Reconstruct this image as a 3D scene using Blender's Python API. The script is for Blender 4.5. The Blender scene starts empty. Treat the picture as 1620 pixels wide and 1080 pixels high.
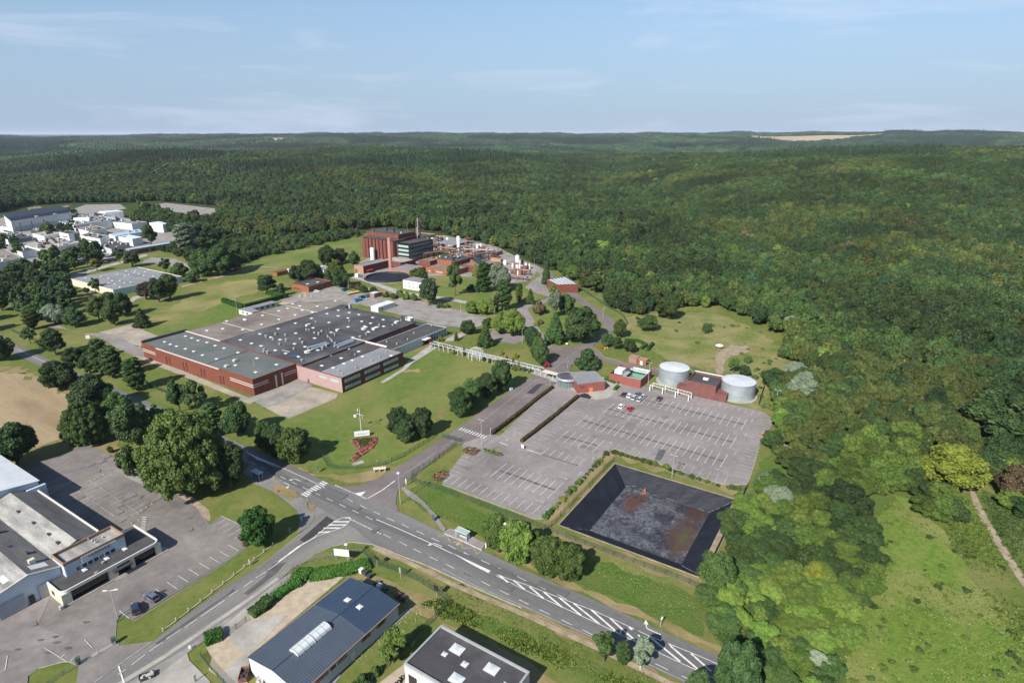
import bpy, math, random
import numpy as np
from mathutils import Vector, Matrix
from mathutils.geometry import tessellate_polygon
random.seed(7)
R = math.radians
scene = bpy.context.scene
COL = scene.collection
# ------------------------------------------------------------------ camera
FPX = 955.0; CXP = 810.0; CYP = 540.0; HCAM = 100.0
TH = math.atan((540-212)/FPX)
cd = bpy.data.cameras.new("camera"); cam = bpy.data.objects.new("camera", cd); COL.objects.link(cam)
cd.sensor_width = 36.0; cd.lens = FPX/1620*36.0; cd.clip_end = 80000; cd.clip_start = 1
cam.location = (0, 0, HCAM); cam.rotation_euler = (math.pi/2-TH, 0, 0)
scene.camera = cam
# ------------------------------------------------------------------ light
SUN_AZ = R(238); SUN_EL = R(38)
sl = bpy.data.lights.new("sun", 'SUN'); so = bpy.data.objects.new("sun", sl); COL.objects.link(so)
sl.energy = 4.6; sl.angle = R(0.55); sl.color = (1.0, 0.95, 0.86)
sd = Vector((math.cos(SUN_AZ)*math.cos(SUN_EL), math.sin(SUN_AZ)*math.cos(SUN_EL), math.sin(SUN_EL)))
so.rotation_euler = sd.to_track_quat('Z', 'Y').to_euler(); so.location = (0, 0, 300)
w = bpy.data.worlds.new("World"); scene.world = w; w.use_nodes = True
nt = w.node_tree; nt.nodes.clear()
wo = nt.nodes.new('ShaderNodeOutputWorld'); bg = nt.nodes.new('ShaderNodeBackground')
sky = nt.nodes.new('ShaderNodeTexSky'); sky.sky_type = 'NISHITA'; sky.sun_disc = False
sky.sun_elevation = SUN_EL; sky.sun_rotation = math.atan2(sd.x, sd.y) % (2*math.pi)
sky.altitude = 0; sky.air_density = 1.0; sky.dust_density = 0.3; sky.ozone_density = 3.0
tc = nt.nodes.new('ShaderNodeTexCoord'); mp = nt.nodes.new('ShaderNodeMapping')
mp.inputs['Scale'].default_value = (1.3, 1.3, 9.0); mp.inputs['Rotation'].default_value = (0, R(5), 0)
nz = nt.nodes.new('ShaderNodeTexNoise'); nz.inputs['Scale'].default_value = 2.1; nz.inputs['Detail'].default_value = 9; nz.inputs['Roughness'].default_value = 0.62
nz.inputs['Distortion'].default_value = 0.5
rp = nt.nodes.new('ShaderNodeValToRGB'); rp.color_ramp.elements[0].position = 0.52; rp.color_ramp.elements[1].position = 0.76
rp.color_ramp.elements[0].color = (0, 0, 0, 1); rp.color_ramp.elements[1].color = (0.5, 0.5, 0.5, 1)
mx = nt.nodes.new('ShaderNodeMix'); mx.data_type = 'RGBA'
L = nt.links.new
L(tc.outputs['Generated'], mp.inputs['Vector']); L(mp.outputs['Vector'], nz.inputs['Vector']); L(nz.outputs['Fac'], rp.inputs['Fac'])
sp = nt.nodes.new('ShaderNodeSeparateXYZ'); L(tc.outputs['Generated'], sp.inputs[0])
hr = nt.nodes.new('ShaderNodeMapRange'); hr.interpolation_type = 'SMOOTHSTEP'; hr.inputs[1].default_value = -0.02; hr.inputs[2].default_value = 0.34; hr.inputs[3].default_value = 0.9; hr.inputs[4].default_value = 0.0
L(sp.outputs['Z'], hr.inputs[0]); mh = nt.nodes.new('ShaderNodeMix'); mh.data_type = 'RGBA'; L(hr.outputs[0], mh.inputs[0]); L(sky.outputs['Color'], mh.inputs[6]); mh.inputs[7].default_value = (2.45, 3.4, 4.85, 1)
L(rp.outputs['Color'], mx.inputs[0]); L(mh.outputs[2], mx.inputs[6]); mx.inputs[7].default_value = (5.6, 6.1, 7.0, 1)
L(mx.outputs[2], bg.inputs['Color']); bg.inputs['Strength'].default_value = 0.078
L(bg.outputs['Background'], wo.inputs['Surface'])
scene.view_settings.view_transform = 'Standard'; scene.view_settings.look = 'None'
scene.view_settings.exposure = 0.85; scene.view_settings.gamma = 1.0
# ------------------------------------------------------------------ mapping helpers
ST, CT = math.sin(TH), math.cos(TH)
def G(x, y, z=0.0):
    u = (x-CXP)/FPX; v = (CYP-y)/FPX; s = (HCAM-z)/(ST-v*CT)
    return Vector((u*s, (CT+v*ST)*s, z))
def PX(p):
    x, y, z = p[0], p[1], p[2]-HCAM
    D = y*CT-z*ST
    return (CXP+FPX*x/D, CYP-FPX*(z*CT+y*ST)/D)
def HT(bx, by, ty):
    p = G(bx, by); lo, hi = 0.0, 90.0
    for _ in range(40):
        m = (lo+hi)/2
        if PX((p.x, p.y, m))[1] > ty: lo = m
        else: hi = m
    return lo
A_AX = Vector((math.cos(R(57.5)), math.sin(R(57.5)), 0)); B_AX = Vector((math.cos(R(-32.5)), math.sin(R(-32.5)), 0))
def SITE(p): return (p.x*A_AX.x+p.y*A_AX.y, p.x*B_AX.x+p.y*B_AX.y)
def WS(a, b, z=0.0):
    v = A_AX*a+B_AX*b; return Vector((v.x, v.y, z))
def RECT(pts, z):
    q = [SITE(G(x, y, z)) for x, y in pts]
    return min(a for a, b in q), max(a for a, b in q), min(b for a, b in q), max(b for a, b in q)
# ------------------------------------------------------------------ materials
MATS = {}
def mat(name, col, rough=0.85, var=0.0, scale=1.0, col2=None, metal=0.0, spec=0.3, bump=0.0, bscale=8.0, detail=4, thr=(0.35, 0.65), coords='pos', var2=None, stretch=None, rot=0.0):
    if name in MATS: return MATS[name]
    m = bpy.data.materials.new(name); m.use_nodes = True; MATS[name] = m
    n = m.node_tree.nodes; lk = m.node_tree.links.new
    b = n['Principled BSDF']; b.inputs['Roughness'].default_value = rough; b.inputs['Metallic'].default_value = metal
    b.inputs['Specular IOR Level'].default_value = spec
    c = tuple(col)+(1,)
    b.inputs['Base Color'].default_value = c
    geo = n.new('ShaderNodeNewGeometry'); src = geo.outputs['Position']
    if stretch:
        mpn = n.new('ShaderNodeMapping'); mpn.vector_type = 'POINT'
        mpn.inputs['Rotation'].default_value = (0, 0, -rot); mpn.inputs['Scale'].default_value = (1, 1, 1)
        m2 = n.new('ShaderNodeMapping'); m2.inputs['Scale'].default_value = stretch
        lk(src, mpn.inputs['Vector']); lk(mpn.outputs['Vector'], m2.inputs['Vector']); src2 = m2.outputs['Vector']
    else: src2 = src
    if col2 is None and var > 0: col2 = tuple(min(1, x*(1+var)) for x in col); col = tuple(x*(1-var) for x in col)
    if col2 is not None:
        t = n.new('ShaderNodeTexNoise'); t.inputs['Scale'].default_value = scale; t.inputs['Detail'].default_value = detail; t.inputs['Roughness'].default_value = 0.6
        lk(src2, t.inputs['Vector'])
        r = n.new('ShaderNodeValToRGB'); r.color_ramp.elements[0].position = thr[0]; r.color_ramp.elements[1].position = thr[1]
        r.color_ramp.elements[0].color = tuple(col)+(1,); r.color_ramp.elements[1].color = tuple(col2)+(1,)
        lk(t.outputs['Fac'], r.inputs['Fac']); out = r.outputs['Color']
        if var2:   # second, finer layer: (scale, strength)
            t2 = n.new('ShaderNodeTexNoise'); t2.inputs['Scale'].default_value = var2[0]; t2.inputs['Detail'].default_value = 6; t2.inputs['Roughness'].default_value = 0.7
            lk(src, t2.inputs['Vector'])
            mr = n.new('ShaderNodeMapRange'); mr.inputs[1].default_value = 0.25; mr.inputs[2].default_value = 0.75
            mr.inputs[3].default_value = 1-var2[1]; mr.inputs[4].default_value = 1+var2[1]
            lk(t2.outputs['Fac'], mr.inputs[0])
            mm = n.new('ShaderNodeVectorMath'); mm.operation = 'MULTIPLY'; lk(out, mm.inputs[0])
            cb = n.new('ShaderNodeCombineXYZ')
            for i in range(3): lk(mr.outputs[0], cb.inputs[i])
            lk(cb.outputs[0], mm.inputs[1]); out = mm.outputs[0]
        lk(out, b.inputs['Base Color'])
    if bump > 0:
        t3 = n.new('ShaderNodeTexNoise'); t3.inputs['Scale'].default_value = bscale; t3.inputs['Detail'].default_value = 5
        lk(src, t3.inputs['Vector']); bp = n.new('ShaderNodeBump'); bp.inputs['Strength'].default_value = 1.0; bp.inputs['Distance'].default_value = bump
        lk(t3.outputs['Fac'], bp.inputs['Height']); lk(bp.outputs['Normal'], b.inputs['Normal'])
    return m
def grassmat(name, c1, c2, c3, s1=0.05, s2=0.6, bump=0.25, mid=0.5, fine=0.25):
    """three tones of turf mixed by two noises"""
    m = bpy.data.materials.new(name); m.use_nodes = True; MATS[name] = m
    n = m.node_tree.nodes; lk = m.node_tree.links.new; b = n['Principled BSDF']
    b.inputs['Roughness'].default_value = 0.95; b.inputs['Specular IOR Level'].default_value = 0.1
    geo = n.new('ShaderNodeNewGeometry'); P = geo.outputs['Position']
    def nzz(s, d=5, dist=0.0, r=0.6):
        t = n.new('ShaderNodeTexNoise'); t.inputs['Scale'].default_value = s; t.inputs['Detail'].default_value = d; t.inputs['Roughness'].default_value = r
        t.inputs['Distortion'].default_value = dist; lk(P, t.inputs['Vector']); return t.outputs['Fac']
    def ramp(f, a, b_, p0, p1):
        r = n.new('ShaderNodeValToRGB'); r.color_ramp.elements[0].position = p0; r.color_ramp.elements[1].position = p1
        r.color_ramp.elements[0].color = a; r.color_ramp.elements[1].color = b_; lk(f, r.inputs['Fac']); return r.outputs['Color']
    big = ramp(nzz(s1, 6, 0.3), (0, 0, 0, 1), (1, 1, 1, 1), mid-0.13, mid+0.13)
    base = n.new('ShaderNodeMix'); base.data_type = 'RGBA'; lk(big, base.inputs[0])
    c12 = ramp(nzz(s2, 6, 0, 0.7), tuple(c1)+(1,), tuple(c2)+(1,), 0.38, 0.62)
    lk(c12, base.inputs[6]); c3n = ramp(nzz(s2*2.3, 5), tuple(c3)+(1,), tuple((x*0.75+y*0.25) for x, y in zip(c3, c1))+(1,), 0.4, 0.65); lk(c3n, base.inputs[7])
    mr = n.new('ShaderNodeMapRange'); mr.inputs[1].default_value = 0.25; mr.inputs[2].default_value = 0.75; mr.inputs[3].default_value = 1-fine; mr.inputs[4].default_value = 1+fine
    lk(nzz(3.0, 8, 0, 0.8), mr.inputs[0]); sc = n.new('ShaderNodeVectorMath'); sc.operation = 'SCALE'
    lk(base.outputs[2], sc.inputs[0]); lk(mr.outputs[0], sc.inputs['Scale']); lk(sc.outputs[0], b.inputs['Base Color'])
    if bump:
        bp = n.new('ShaderNodeBump'); bp.inputs['Distance'].default_value = bump; bp.inputs['Strength'].default_value = 1.0
        lk(nzz(1.6, 8, 0, 0.75), bp.inputs['Height']); lk(bp.outputs['Normal'], b.inputs['Normal'])
    return m
M = lambda k: MATS[k]
grassmat('turf', (0.078, 0.11, 0.022), (0.12, 0.142, 0.038), (0.2, 0.175, 0.07), 0.035, 0.5, 0.12, 0.58, 0.22)
grassmat('lawn', (0.074, 0.118, 0.022), (0.112, 0.15, 0.036), (0.18, 0.17, 0.062), 0.028, 0.3, 0.08, 0.54, 0.2)
grassmat('dry_turf', (0.13, 0.12, 0.045), (0.18, 0.15, 0.065), (0.26, 0.2, 0.11), 0.08, 0.8, 0.15, 0.5, 0.25)
grassmat('meadow', (0.085, 0.15, 0.022), (0.145, 0.2, 0.036), (0.23, 0.215, 0.08), 0.05, 0.6, 0.3, 0.6, 0.35)
grassmat('rough', (0.085, 0.135, 0.028), (0.17, 0.185, 0.055), (0.27, 0.225, 0.11), 0.07, 0.8, 0.5, 0.52, 0.5)
grassmat('field', (0.09, 0.12, 0.028), (0.14, 0.155, 0.042), (0.25, 0.21, 0.1), 0.03, 0.6, 0.2, 0.5, 0.3)
grassmat('weeds', (0.06, 0.115, 0.02), (0.105, 0.165, 0.03), (0.14, 0.16, 0.05), 0.06, 1.2, 0.6, 0.55, 0.4)
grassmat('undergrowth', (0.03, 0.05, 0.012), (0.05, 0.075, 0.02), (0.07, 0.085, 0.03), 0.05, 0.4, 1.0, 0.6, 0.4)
mat('asphalt_road', (0.11, 0.108, 0.107), 0.9, col2=(0.155, 0.152, 0.149), scale=0.15, var2=(0.8, 0.16), stretch=(0.08, 1.2, 1), rot=R(-33.5), bump=0.01)
mat('asphalt_side', (0.125, 0.12, 0.117), 0.9, col2=(0.2, 0.185, 0.17), scale=0.1, var2=(1.2, 0.16), stretch=(0.12, 1.0, 1), rot=R(52))
mat('asphalt_lot', (0.14, 0.126, 0.122), 0.92, col2=(0.245, 0.218, 0.21), scale=0.05, var2=(0.5, 0.2), bump=0.01, detail=10, thr=(.3, .68))
mat('asphalt_worn', (0.088, 0.087, 0.088), 0.9, col2=(0.115, 0.113, 0.112), scale=0.3, stretch=(0.06, 1.5, 1), rot=R(-33.5), var2=(2, .12))
mat('asphalt_purple', (0.118, 0.098, 0.095), 0.92, col2=(0.165, 0.14, 0.136), scale=0.09, var2=(1.2, 0.12), bump=0.01)
mat('asphalt_yard', (0.1, 0.092, 0.088), 0.92, col2=(0.21, 0.19, 0.175), scale=0.05, var2=(0.45, 0.22), bump=0.01, detail=10, thr=(.32, .66))
mat('asphalt_new', (0.042, 0.04, 0.043), 0.9, var=0.15, scale=0.5)
mat('asphalt_patch', (0.085, 0.083, 0.083), 0.9, var=0.2, scale=0.4)
mat('asphalt_tone', (0.125, 0.113, 0.109), 0.9, col2=(0.19, 0.17, 0.163), scale=.3, var2=(1.5, .15)); mat('asphalt_old', (0.17, 0.16, 0.15), 0.92, col2=(0.27, 0.25, 0.23), scale=0.15, var2=(1.5, 0.2))
mat('concrete', (0.24, 0.225, 0.2), 0.9, col2=(0.35, 0.33, 0.295), scale=0.2, var2=(2, 0.1))
mat('concrete_slab', (0.22, 0.19, 0.155), 0.9, col2=(0.34, 0.295, 0.24), scale=0.12, var2=(1.2, 0.12))
mat('sand', (0.3, 0.245, 0.18), 0.95, col2=(0.39, 0.325, 0.245), scale=0.6, var2=(2, 0.1))
mat('dirt', (0.2, 0.155, 0.105), 0.95, col2=(0.31, 0.25, 0.18), scale=0.35, var2=(1.5, 0.2))
mat('bare_field', (0.2, 0.145, 0.08), 0.95, col2=(0.34, 0.26, 0.16), scale=0.045, var2=(1.3, 0.2), detail=8, stretch=(0.35, 1.6, 1), rot=R(-33), bump=0.15)
mat('wheat', (0.33, 0.26, 0.17), 0.95, var=0.1, scale=0.01)
mat('kerb', (0.3, 0.28, 0.25), 0.9, var=0.2, scale=0.7)
mat('paint_white', (0.42, 0.42, 0.41), 0.8, col2=(0.62, 0.62, 0.6), scale=1.1, detail=8)
mat('paint_worn', (0.26, 0.25, 0.24), 0.8, col2=(0.5, 0.48, 0.47), scale=.9, detail=8)
mat('paint_faint', (0.24, 0.225, 0.22), 0.85, col2=(0.38, 0.36, 0.35), scale=1.3)
mat('paint_yellow', (0.55, 0.38, 0.12), 0.8, col2=(0.3, 0.24, 0.15), scale=1.2)
mat('tar', (0.055, 0.05, 0.048), 0.9, col2=(0.13, 0.12, 0.115), scale=0.8)
# ------------------------------------------------------------------ mesh helpers
def tag(o, label=None, cat=None, group=None, kind=None):
    if label: o['label'] = label
    if cat: o['category'] = cat
    if group: o['group'] = group
    if kind: o['kind'] = kind
    return o
def link(o, parent=None):
    COL.objects.link(o)
    if parent is not None: o.parent = parent
    return o
def empty(name, loc, label, cat, group=None, rz=0.0):
    o = bpy.data.objects.new(name, None); o.location = loc; o.rotation_euler = (0, 0, rz); o.empty_display_size = 1
    COL.objects.link(o); return tag(o, label, cat, group)
def origin_of(parent):
    v = Vector((0, 0, 0)); p = parent
    while p is not None: v = v+Vector(p.location); p = p.parent
    return v
class MB:
    def __init__(s): s.v = []; s.f = []; s.m = []; s.cur = 0
    def poly(s, pts):
        i = len(s.v); s.v += [tuple(p) for p in pts]; s.f.append(tuple(range(i, i+len(pts)))); s.m.append(s.cur); return s
    def prism(s, base, z0, z1, cap=True, bottom=False):
        n = len(base); i = len(s.v)
        s.v += [(p[0], p[1], z0) for p in base]+[(p[0], p[1], z1) for p in base]
        for k in range(n):
            j = (k+1) % n; s.f.append((i+k, i+j, i+n+j, i+n+k)); s.m.append(s.cur)
        if cap:
            for t in tessellate_polygon([[Vector((p[0], p[1], 0)) for p in base]]):
                s.f.append(tuple(i+n+q for q in t)); s.m.append(s.cur)
                if bottom: s.f.append(tuple(i+q for q in reversed(t))); s.m.append(s.cur)
        return s
    def sb(s, a0, a1, b0, b1, z0, z1, bottom=True):      # box in the site's own axes
        q = [WS(a0, b0), WS(a0, b1), WS(a1, b1), WS(a1, b0)]
        i = len(s.v); s.v += [(p.x, p.y, z0) for p in q]+[(p.x, p.y, z1) for p in q]
        fs = [(0, 1, 5, 4), (1, 2, 6, 5), (2, 3, 7, 6), (3, 0, 4, 7), (4, 5, 6, 7)]+([(3, 2, 1, 0)] if bottom else [])
        for f in fs: s.f.append(tuple(i+k for k in f)); s.m.append(s.cur)
        return s
    def box(s, c, size, rz=0.0, rx=0.0):
        mt = Matrix.Rotation(rz, 3, 'Z') @ Matrix.Rotation(rx, 3, 'X'); i = len(s.v)
        for dz in (-.5, .5):
            for dx, dy in ((-.5, -.5), (.5, -.5), (.5, .5), (-.5, .5)):
                p = mt @ Vector((dx*size[0], dy*size[1], dz*size[2])); s.v.append((c[0]+p.x, c[1]+p.y, c[2]+p.z))
        for f in ((0, 1, 5, 4), (1, 2, 6, 5), (2, 3, 7, 6), (3, 0, 4, 7), (4, 5, 6, 7), (3, 2, 1, 0)): s.f.append(tuple(i+k for k in f)); s.m.append(s.cur)
        return s
    def tube(s, p0, p1, r0, r1=None, n=8, cap=True):
        p0 = Vector(p0); p1 = Vector(p1); r1 = r0 if r1 is None else r1
        d = (p1-p0).normalized(); u = d.orthogonal().normalized(); w_ = d.cross(u); i = len(s.v)
        for p, r in ((p0, r0), (p1, r1)):
            for k in range(n):
                t = 2*math.pi*k/n; q = p+u*(r*math.cos(t))+w_*(r*math.sin(t)); s.v.append(tuple(q))
        for k in range(n): j = (k+1) % n; s.f.append((i+k, i+j, i+n+j, i+n+k)); s.m.append(s.cur)
        if cap: s.f.append(tuple(i+n+k for k in range(n))); s.m.append(s.cur); s.f.append(tuple(i+k for k in reversed(range(n)))); s.m.append(s.cur)
        return s
    def lathe(s, c, prof, n=24, a0=0.0, a1=2*math.pi):
        i = len(s.v); full = abs(a1-a0-2*math.pi) < 1e-6; nn = n if full else n+1
        for r, z in prof:
            for k in range(nn): t = a0+(a1-a0)*k/n; s.v.append((c[0]+r*math.cos(t), c[1]+r*math.sin(t), c[2]+z))
        for q in range(len(prof)-1):
            for k in range(n):
                j = (k+1) % nn if full else k+1
                s.f.append((i+q*nn+k, i+q*nn+j, i+(q+1)*nn+j, i+(q+1)*nn+k)); s.m.append(s.cur)
        return s
    def strip(s, pts, w_, z):
        pts = [Vector((p[0], p[1], 0)) for p in pts]
        for a, b in zip(pts[:-1], pts[1:]):
            d = (b-a)
            if d.length < 1e-4: continue
            d.normalize(); nrm = Vector((-d.y, d.x, 0))*(w_/2)
            q = [a-nrm, b-nrm, b+nrm, a+nrm]; s.poly([(p.x, p.y, z) for p in q])
        return s
    def build(s, name, mats, parent=None, smooth=False):
        if not isinstance(mats, (list, tuple)): mats = [mats]
        me = bpy.data.meshes.new(name); o3 = origin_of(parent)
        me.from_pydata([(x-o3.x, y-o3.y, z-o3.z) for x, y, z in s.v], [], s.f)
        for m_ in mats: me.materials.append(MATS[m_] if isinstance(m_, str) else m_)
        if len(mats) > 1: me.polygons.foreach_set('material_index', s.m)
        if smooth: me.polygons.foreach_set('use_smooth', [True]*len(me.polygons))
        me.update(); o = bpy.data.objects.new(name, me); return link(o, parent)
SHC = {}
def sheet(name, pts, z, m, kind='structure', zz=0.0, smoothit=0, world=False):
    kz = min((.02, .11, .15, .21, .26), key=lambda q: abs(q-z)); SHC[kz] = SHC.get(kz, 0)+1; z += .0016*SHC[kz]
    P = [Vector(p) for p in pts] if world else [G(x, y) for x, y in pts]
    if not smoothit and m in ('turf', 'lawn', 'meadow', 'field', 'weeds', 'dry_turf', 'rough'): smoothit = 0
    for _ in range(smoothit):
        Q = []
        for a, b in zip(P, P[1:]+P[:1]): Q += [a*0.75+b*0.25, a*0.25+b*0.75]
        P = Q
    if m in ('turf', 'lawn', 'meadow', 'field', 'weeds', 'dry_turf', 'rough', 'bare_field') and not world:
        Q = []
        for a, b in zip(P, P[1:]+P[:1]):
            n = max(1, min(40, int((b-a).length/2.5)))
            for i in range(n):
                q = a.lerp(b, i/n); am = min(1.4, .006*q.length); Q.append(q+Vector((am*math.sin(q.x*.9+q.y*1.7)+am*.6*math.sin(q.y*2.9), am*math.sin(q.y*1.1-q.x*1.3+1)+am*.6*math.sin(q.x*2.3), 0)))
        P = Q
    me = bpy.data.meshes.new(name); tri = tessellate_polygon([[Vector((p.x, p.y, 0)) for p in P]])
    fs = []
    for t in tri:
        a, b, c = (P[k] for k in t)
        if (b.x-a.x)*(c.y-a.y)-(b.y-a.y)*(c.x-a.x) < 0: t = (t[0], t[2], t[1])
        fs.append(tuple(t))
    me.from_pydata([(p.x, p.y, z) for p in P], [], fs); me.materials.append(MATS[m]); me.update()
    o = bpy.data.objects.new(name, me); link(o); o['kind'] = kind; return o
# ------------------------------------------------------------------ terrain
def ss(a, b, x): t = np.clip((x-a)/(b-a), 0, 1); return t*t*(3-2*t)
def terrain(x, y):
    x = np.asarray(x, float); y = np.asarray(y, float)
    r = np.hypot(x, y); az = np.arctan2(x, np.maximum(y, 1e-3))
    r0 = 560 + 620*ss(-0.12, -0.5, az) - 60*ss(0.15, 0.4, az)
    fl = ss(0, 1, (r-r0)/350.0)
    xa = FPX*np.tan(np.clip(az, -1.3, 1.3))/CT*1.0+CXP
    Hc = np.interp(xa, [-400, 0, 120, 260, 540, 720, 860, 960, 1050, 1180, 1300, 1420, 1700, 2400], [4, 4, 16, 32, 40, 38, 22, 2, 22, 48, 60, 64, 58, 42])
    rc = np.interp(xa, [0, 500, 950, 1100, 1400, 1700], [2300, 2100, 1900, 1500, 1500, 1700])
    z = Hc*ss(0, 1, (r-r0)/(rc-r0))*(1-.8*ss(0, 1, (r-rc)/900))
    PL = np.interp(xa, [-300, 60, 400, 700, 1100, 1700], [38, 42, 57, 66, 68, 73])
    z += PL*ss(3100, 5000, r)+10*ss(6000, 12000, r)
    z += np.interp(xa, [0, 300, 700, 1000, 1700], [14, 22, 20, 16, 24])*np.exp(-((r-3000-250*np.sin(az*9))/420)**2)
    und = 11*np.sin(x/310+0.7*np.sin(y/420))*np.sin(y/330+1.1)+7*np.sin(x/150+y/210+.8*np.sin(y/260))+4.5*np.sin(y/88-x/230+np.sin(x/170))
    z += und*fl*(.8+0.4*ss(3000, 6000, r))
    return z*fl
def graded(lo, hi, fine_lo, fine_hi, step, g):
    a = [fine_lo]; s_ = step
    while a[0] > lo: s_ *= g; a.insert(0, a[0]-s_)
    b = list(np.arange(fine_lo, fine_hi+0.1, step))[1:]; s_ = step; c = [b[-1]]
    while c[-1] < hi: s_ *= g; c.append(c[-1]+s_)
    return np.array(a+b+c[1:])
NX0, NX1, NY0, NY1 = -900.0, 240.0, 0.0, 460.0
xs = graded(-40000, 40000, -1840, 1840, 40.0, 1.07); ys = graded(-3000, 50000, NY0, NY1+1400, 20.0, 1.06)
xs = np.unique(np.concatenate([xs, [NX0, NX1]])); ys = np.unique(np.concatenate([ys, [NY0, NY1]]))
XX, YY = np.meshgrid(xs, ys); ZZ = terrain(XX, YY)
vs = np.stack([XX.ravel(), YY.ravel(), ZZ.ravel()], 1); nx = len(xs); fs = []
for j in range(len(ys)-1):
    for i in range(nx-1):
        if xs[i] >= NX0-.1 and xs[i+1] <= NX1+.1 and ys[j] >= NY0-.1 and ys[j+1] <= NY1+.1: continue
        k = j*nx+i; fs.append((k, k+1, k+nx+1, k+nx))
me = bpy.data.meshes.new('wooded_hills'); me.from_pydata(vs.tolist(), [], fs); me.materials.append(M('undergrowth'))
me.polygons.foreach_set('use_smooth', [True]*len(fs)); me.update()
tag(link(bpy.data.objects.new('wooded_hills', me)), kind='structure')
# near ground: the flat plot with the opening of the lined basin left out
PIT = RECT([(889, 832), (973, 733), (1165, 791), (1105, 910)], 0)
pc = [WS(PIT[0], PIT[2]), WS(PIT[0], PIT[3]), WS(PIT[1], PIT[3]), WS(PIT[1], PIT[2])]
oc = [Vector((NX0, NY0, 0)), Vector((NX1, NY0, 0)), Vector((NX1, NY1, 0)), Vector((NX0, NY1, 0))]
g = MB(); _l = oc+pc; _b = len(g.v); g.v += [tuple(p) for p in _l]
for t in tessellate_polygon([oc, pc]): g.f.append(tuple(t)); g.m.append(0)
go = g.build('ground', 'turf'); go['kind'] = 'structure'
import bmesh
bm = bmesh.new(); bm.from_mesh(go.data); bmesh.ops.remove_doubles(bm, verts=bm.verts, dist=1e-3); bmesh.ops.recalc_face_normals(bm, faces=bm.faces)
if sum(f.normal.z for f in bm.faces) < 0: bmesh.ops.reverse_faces(bm, faces=bm.faces)
bm.to_mesh(go.data); bm.free()
# ================================================================== SURFACES
Z1, Z2, Z3, Z4, Z5, Z6 = .020, .110, .150, .210, .260, .300
# --- grass areas (lowest)
sheet('turf', [(-60, 560), (-60, 380), (100, 395), (200, 380), (300, 395), (345, 440), (430, 400), (500, 385), (575, 370), (640, 358), (760, 383), (850, 420), (900, 440), (900, 470), (560, 470), (350, 470)], Z1-.006, 'turf')
sheet('meadow', [(985, 500), (1040, 496), (1130, 493), (1200, 522), (1245, 560), (1255, 590), (1235, 640), (1200, 652), (1180, 645), (1140, 610), (1060, 570), (1015, 548), (985, 545)], Z1, 'rough', smoothit=1)
sheet('weeds', [(1215, 640), (1240, 668), (1210, 715), (1196, 762), (1190, 780), (1125, 905), (1105, 942), (1120, 990), (1145, 1030), (1175, 1060), (1240, 1200), (1500, 1200), (1400, 900), (1440, 780), (1540, 760), (1640, 800), (1640, 600), (1400, 560), (1260, 590)], Z1-.004, 'weeds')
sheet('meadow', [(195, 510), (232, 530), (262, 525), (330, 500), (440, 480), (350, 478), (430, 455), (415, 440), (340, 448), (290, 475), (262, 490)], Z1, 'field', smoothit=1)
sheet('meadow', [(345, 440), (410, 432), (480, 420), (560, 410), (575, 372), (500, 386), (420, 412)], Z1-.004, 'lawn')
sheet('lawn', [(470, 650), (330, 625), (405, 650), (540, 600), (640, 560), (680, 552), (860, 592), (845, 598), (725, 672), (690, 697), (640, 728), (575, 745), (515, 742), (450, 728), (380, 695), (330, 672), (300, 655)], Z1, 'lawn')
sheet('lawn', [(200, 510), (240, 530), (300, 525), (440, 478), (352, 480), (285, 505)], Z1+.004, 'lawn')
sheet('lawn', [(560, 465), (640, 470), (730, 500), (800, 520), (850, 545), (880, 560), (930, 550), (970, 530), (955, 500), (900, 470), (840, 450), (760, 430), (700, 430), (620, 440)], Z1, 'lawn')
sheet('verge_grass', [(690, 740), (740, 800), (860, 850), (1105, 945), (1120, 1010), (1000, 960), (800, 868), (640, 790)], Z1, 'weeds')
sheet('dry_grass', [(860, 905), (1140, 1018), (1150, 1040), (1100, 1015), (900, 928), (820, 893), (770, 868), (800, 862)], Z1+.004, 'dry_turf', smoothit=1)
sheet('dry_grass', [(872, 833), (889, 838), (1105, 916), (1112, 935), (985, 888), (880, 850)], Z1+.006, 'dry_turf')
sheet('dry_grass', [(855, 828), (968, 718), (975, 722), (878, 832)], Z1+.006, 'dry_turf')
sheet('dry_grass', [(970, 722), (1170, 783), (1185, 762), (1150, 768), (1060, 742), (975, 714)], Z1+.006, 'dry_turf')
sheet('dry_grass', [(1163, 787), (1180, 787), (1118, 905), (1103, 908)], Z1+.006, 'dirt')
sheet('meadow', [(1440, 785), (1478, 825), (1530, 900), (1605, 990), (1700, 1090), (1650, 1200), (1350, 1200), (1345, 1010), (1368, 950), (1352, 900), (1384, 850), (1388, 815), (1415, 790)], Z1, 'meadow', smoothit=2)
sheet('weeds', [(1545, 770), (1575, 785), (1660, 830), (1720, 1000), (1625, 935), (1580, 860)], Z1, 'weeds')
sheet('dry_grass', [(480, 905), (560, 905), (640, 930), (690, 940), (700, 975), (670, 985), (610, 930), (560, 912), (470, 918), (420, 950), (455, 925)], Z1+.004, 'dry_turf', smoothit=1)
sheet('weeds', [(655, 955), (700, 945), (800, 985), (900, 1030), (1000, 1075), (1100, 1120), (1050, 1180), (940, 1080), (850, 1030), (740, 985)], Z1, 'weeds')
sheet('dry_grass', [(700, 984), (745, 1000), (850, 1052), (900, 1095), (860, 1100), (830, 1068), (760, 1020), (700, 992)], Z1+.008, 'dry_turf')
sheet('dry_grass', [(590, 868), (680, 905), (830, 975), (930, 1018), (1060, 1080), (1120, 1130), (1150, 1120), (1075, 1078), (925, 1006), (825, 962), (755, 936), (675, 897), (610, 868)], Z1+.004, 'dry_turf')
sheet('bare_field', [(-40, 590), (25, 588), (40, 593), (100, 622), (124, 640), (108, 690), (60, 702), (40, 712), (0, 740), (-60, 760)], Z1, 'bare_field', smoothit=1)
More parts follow.
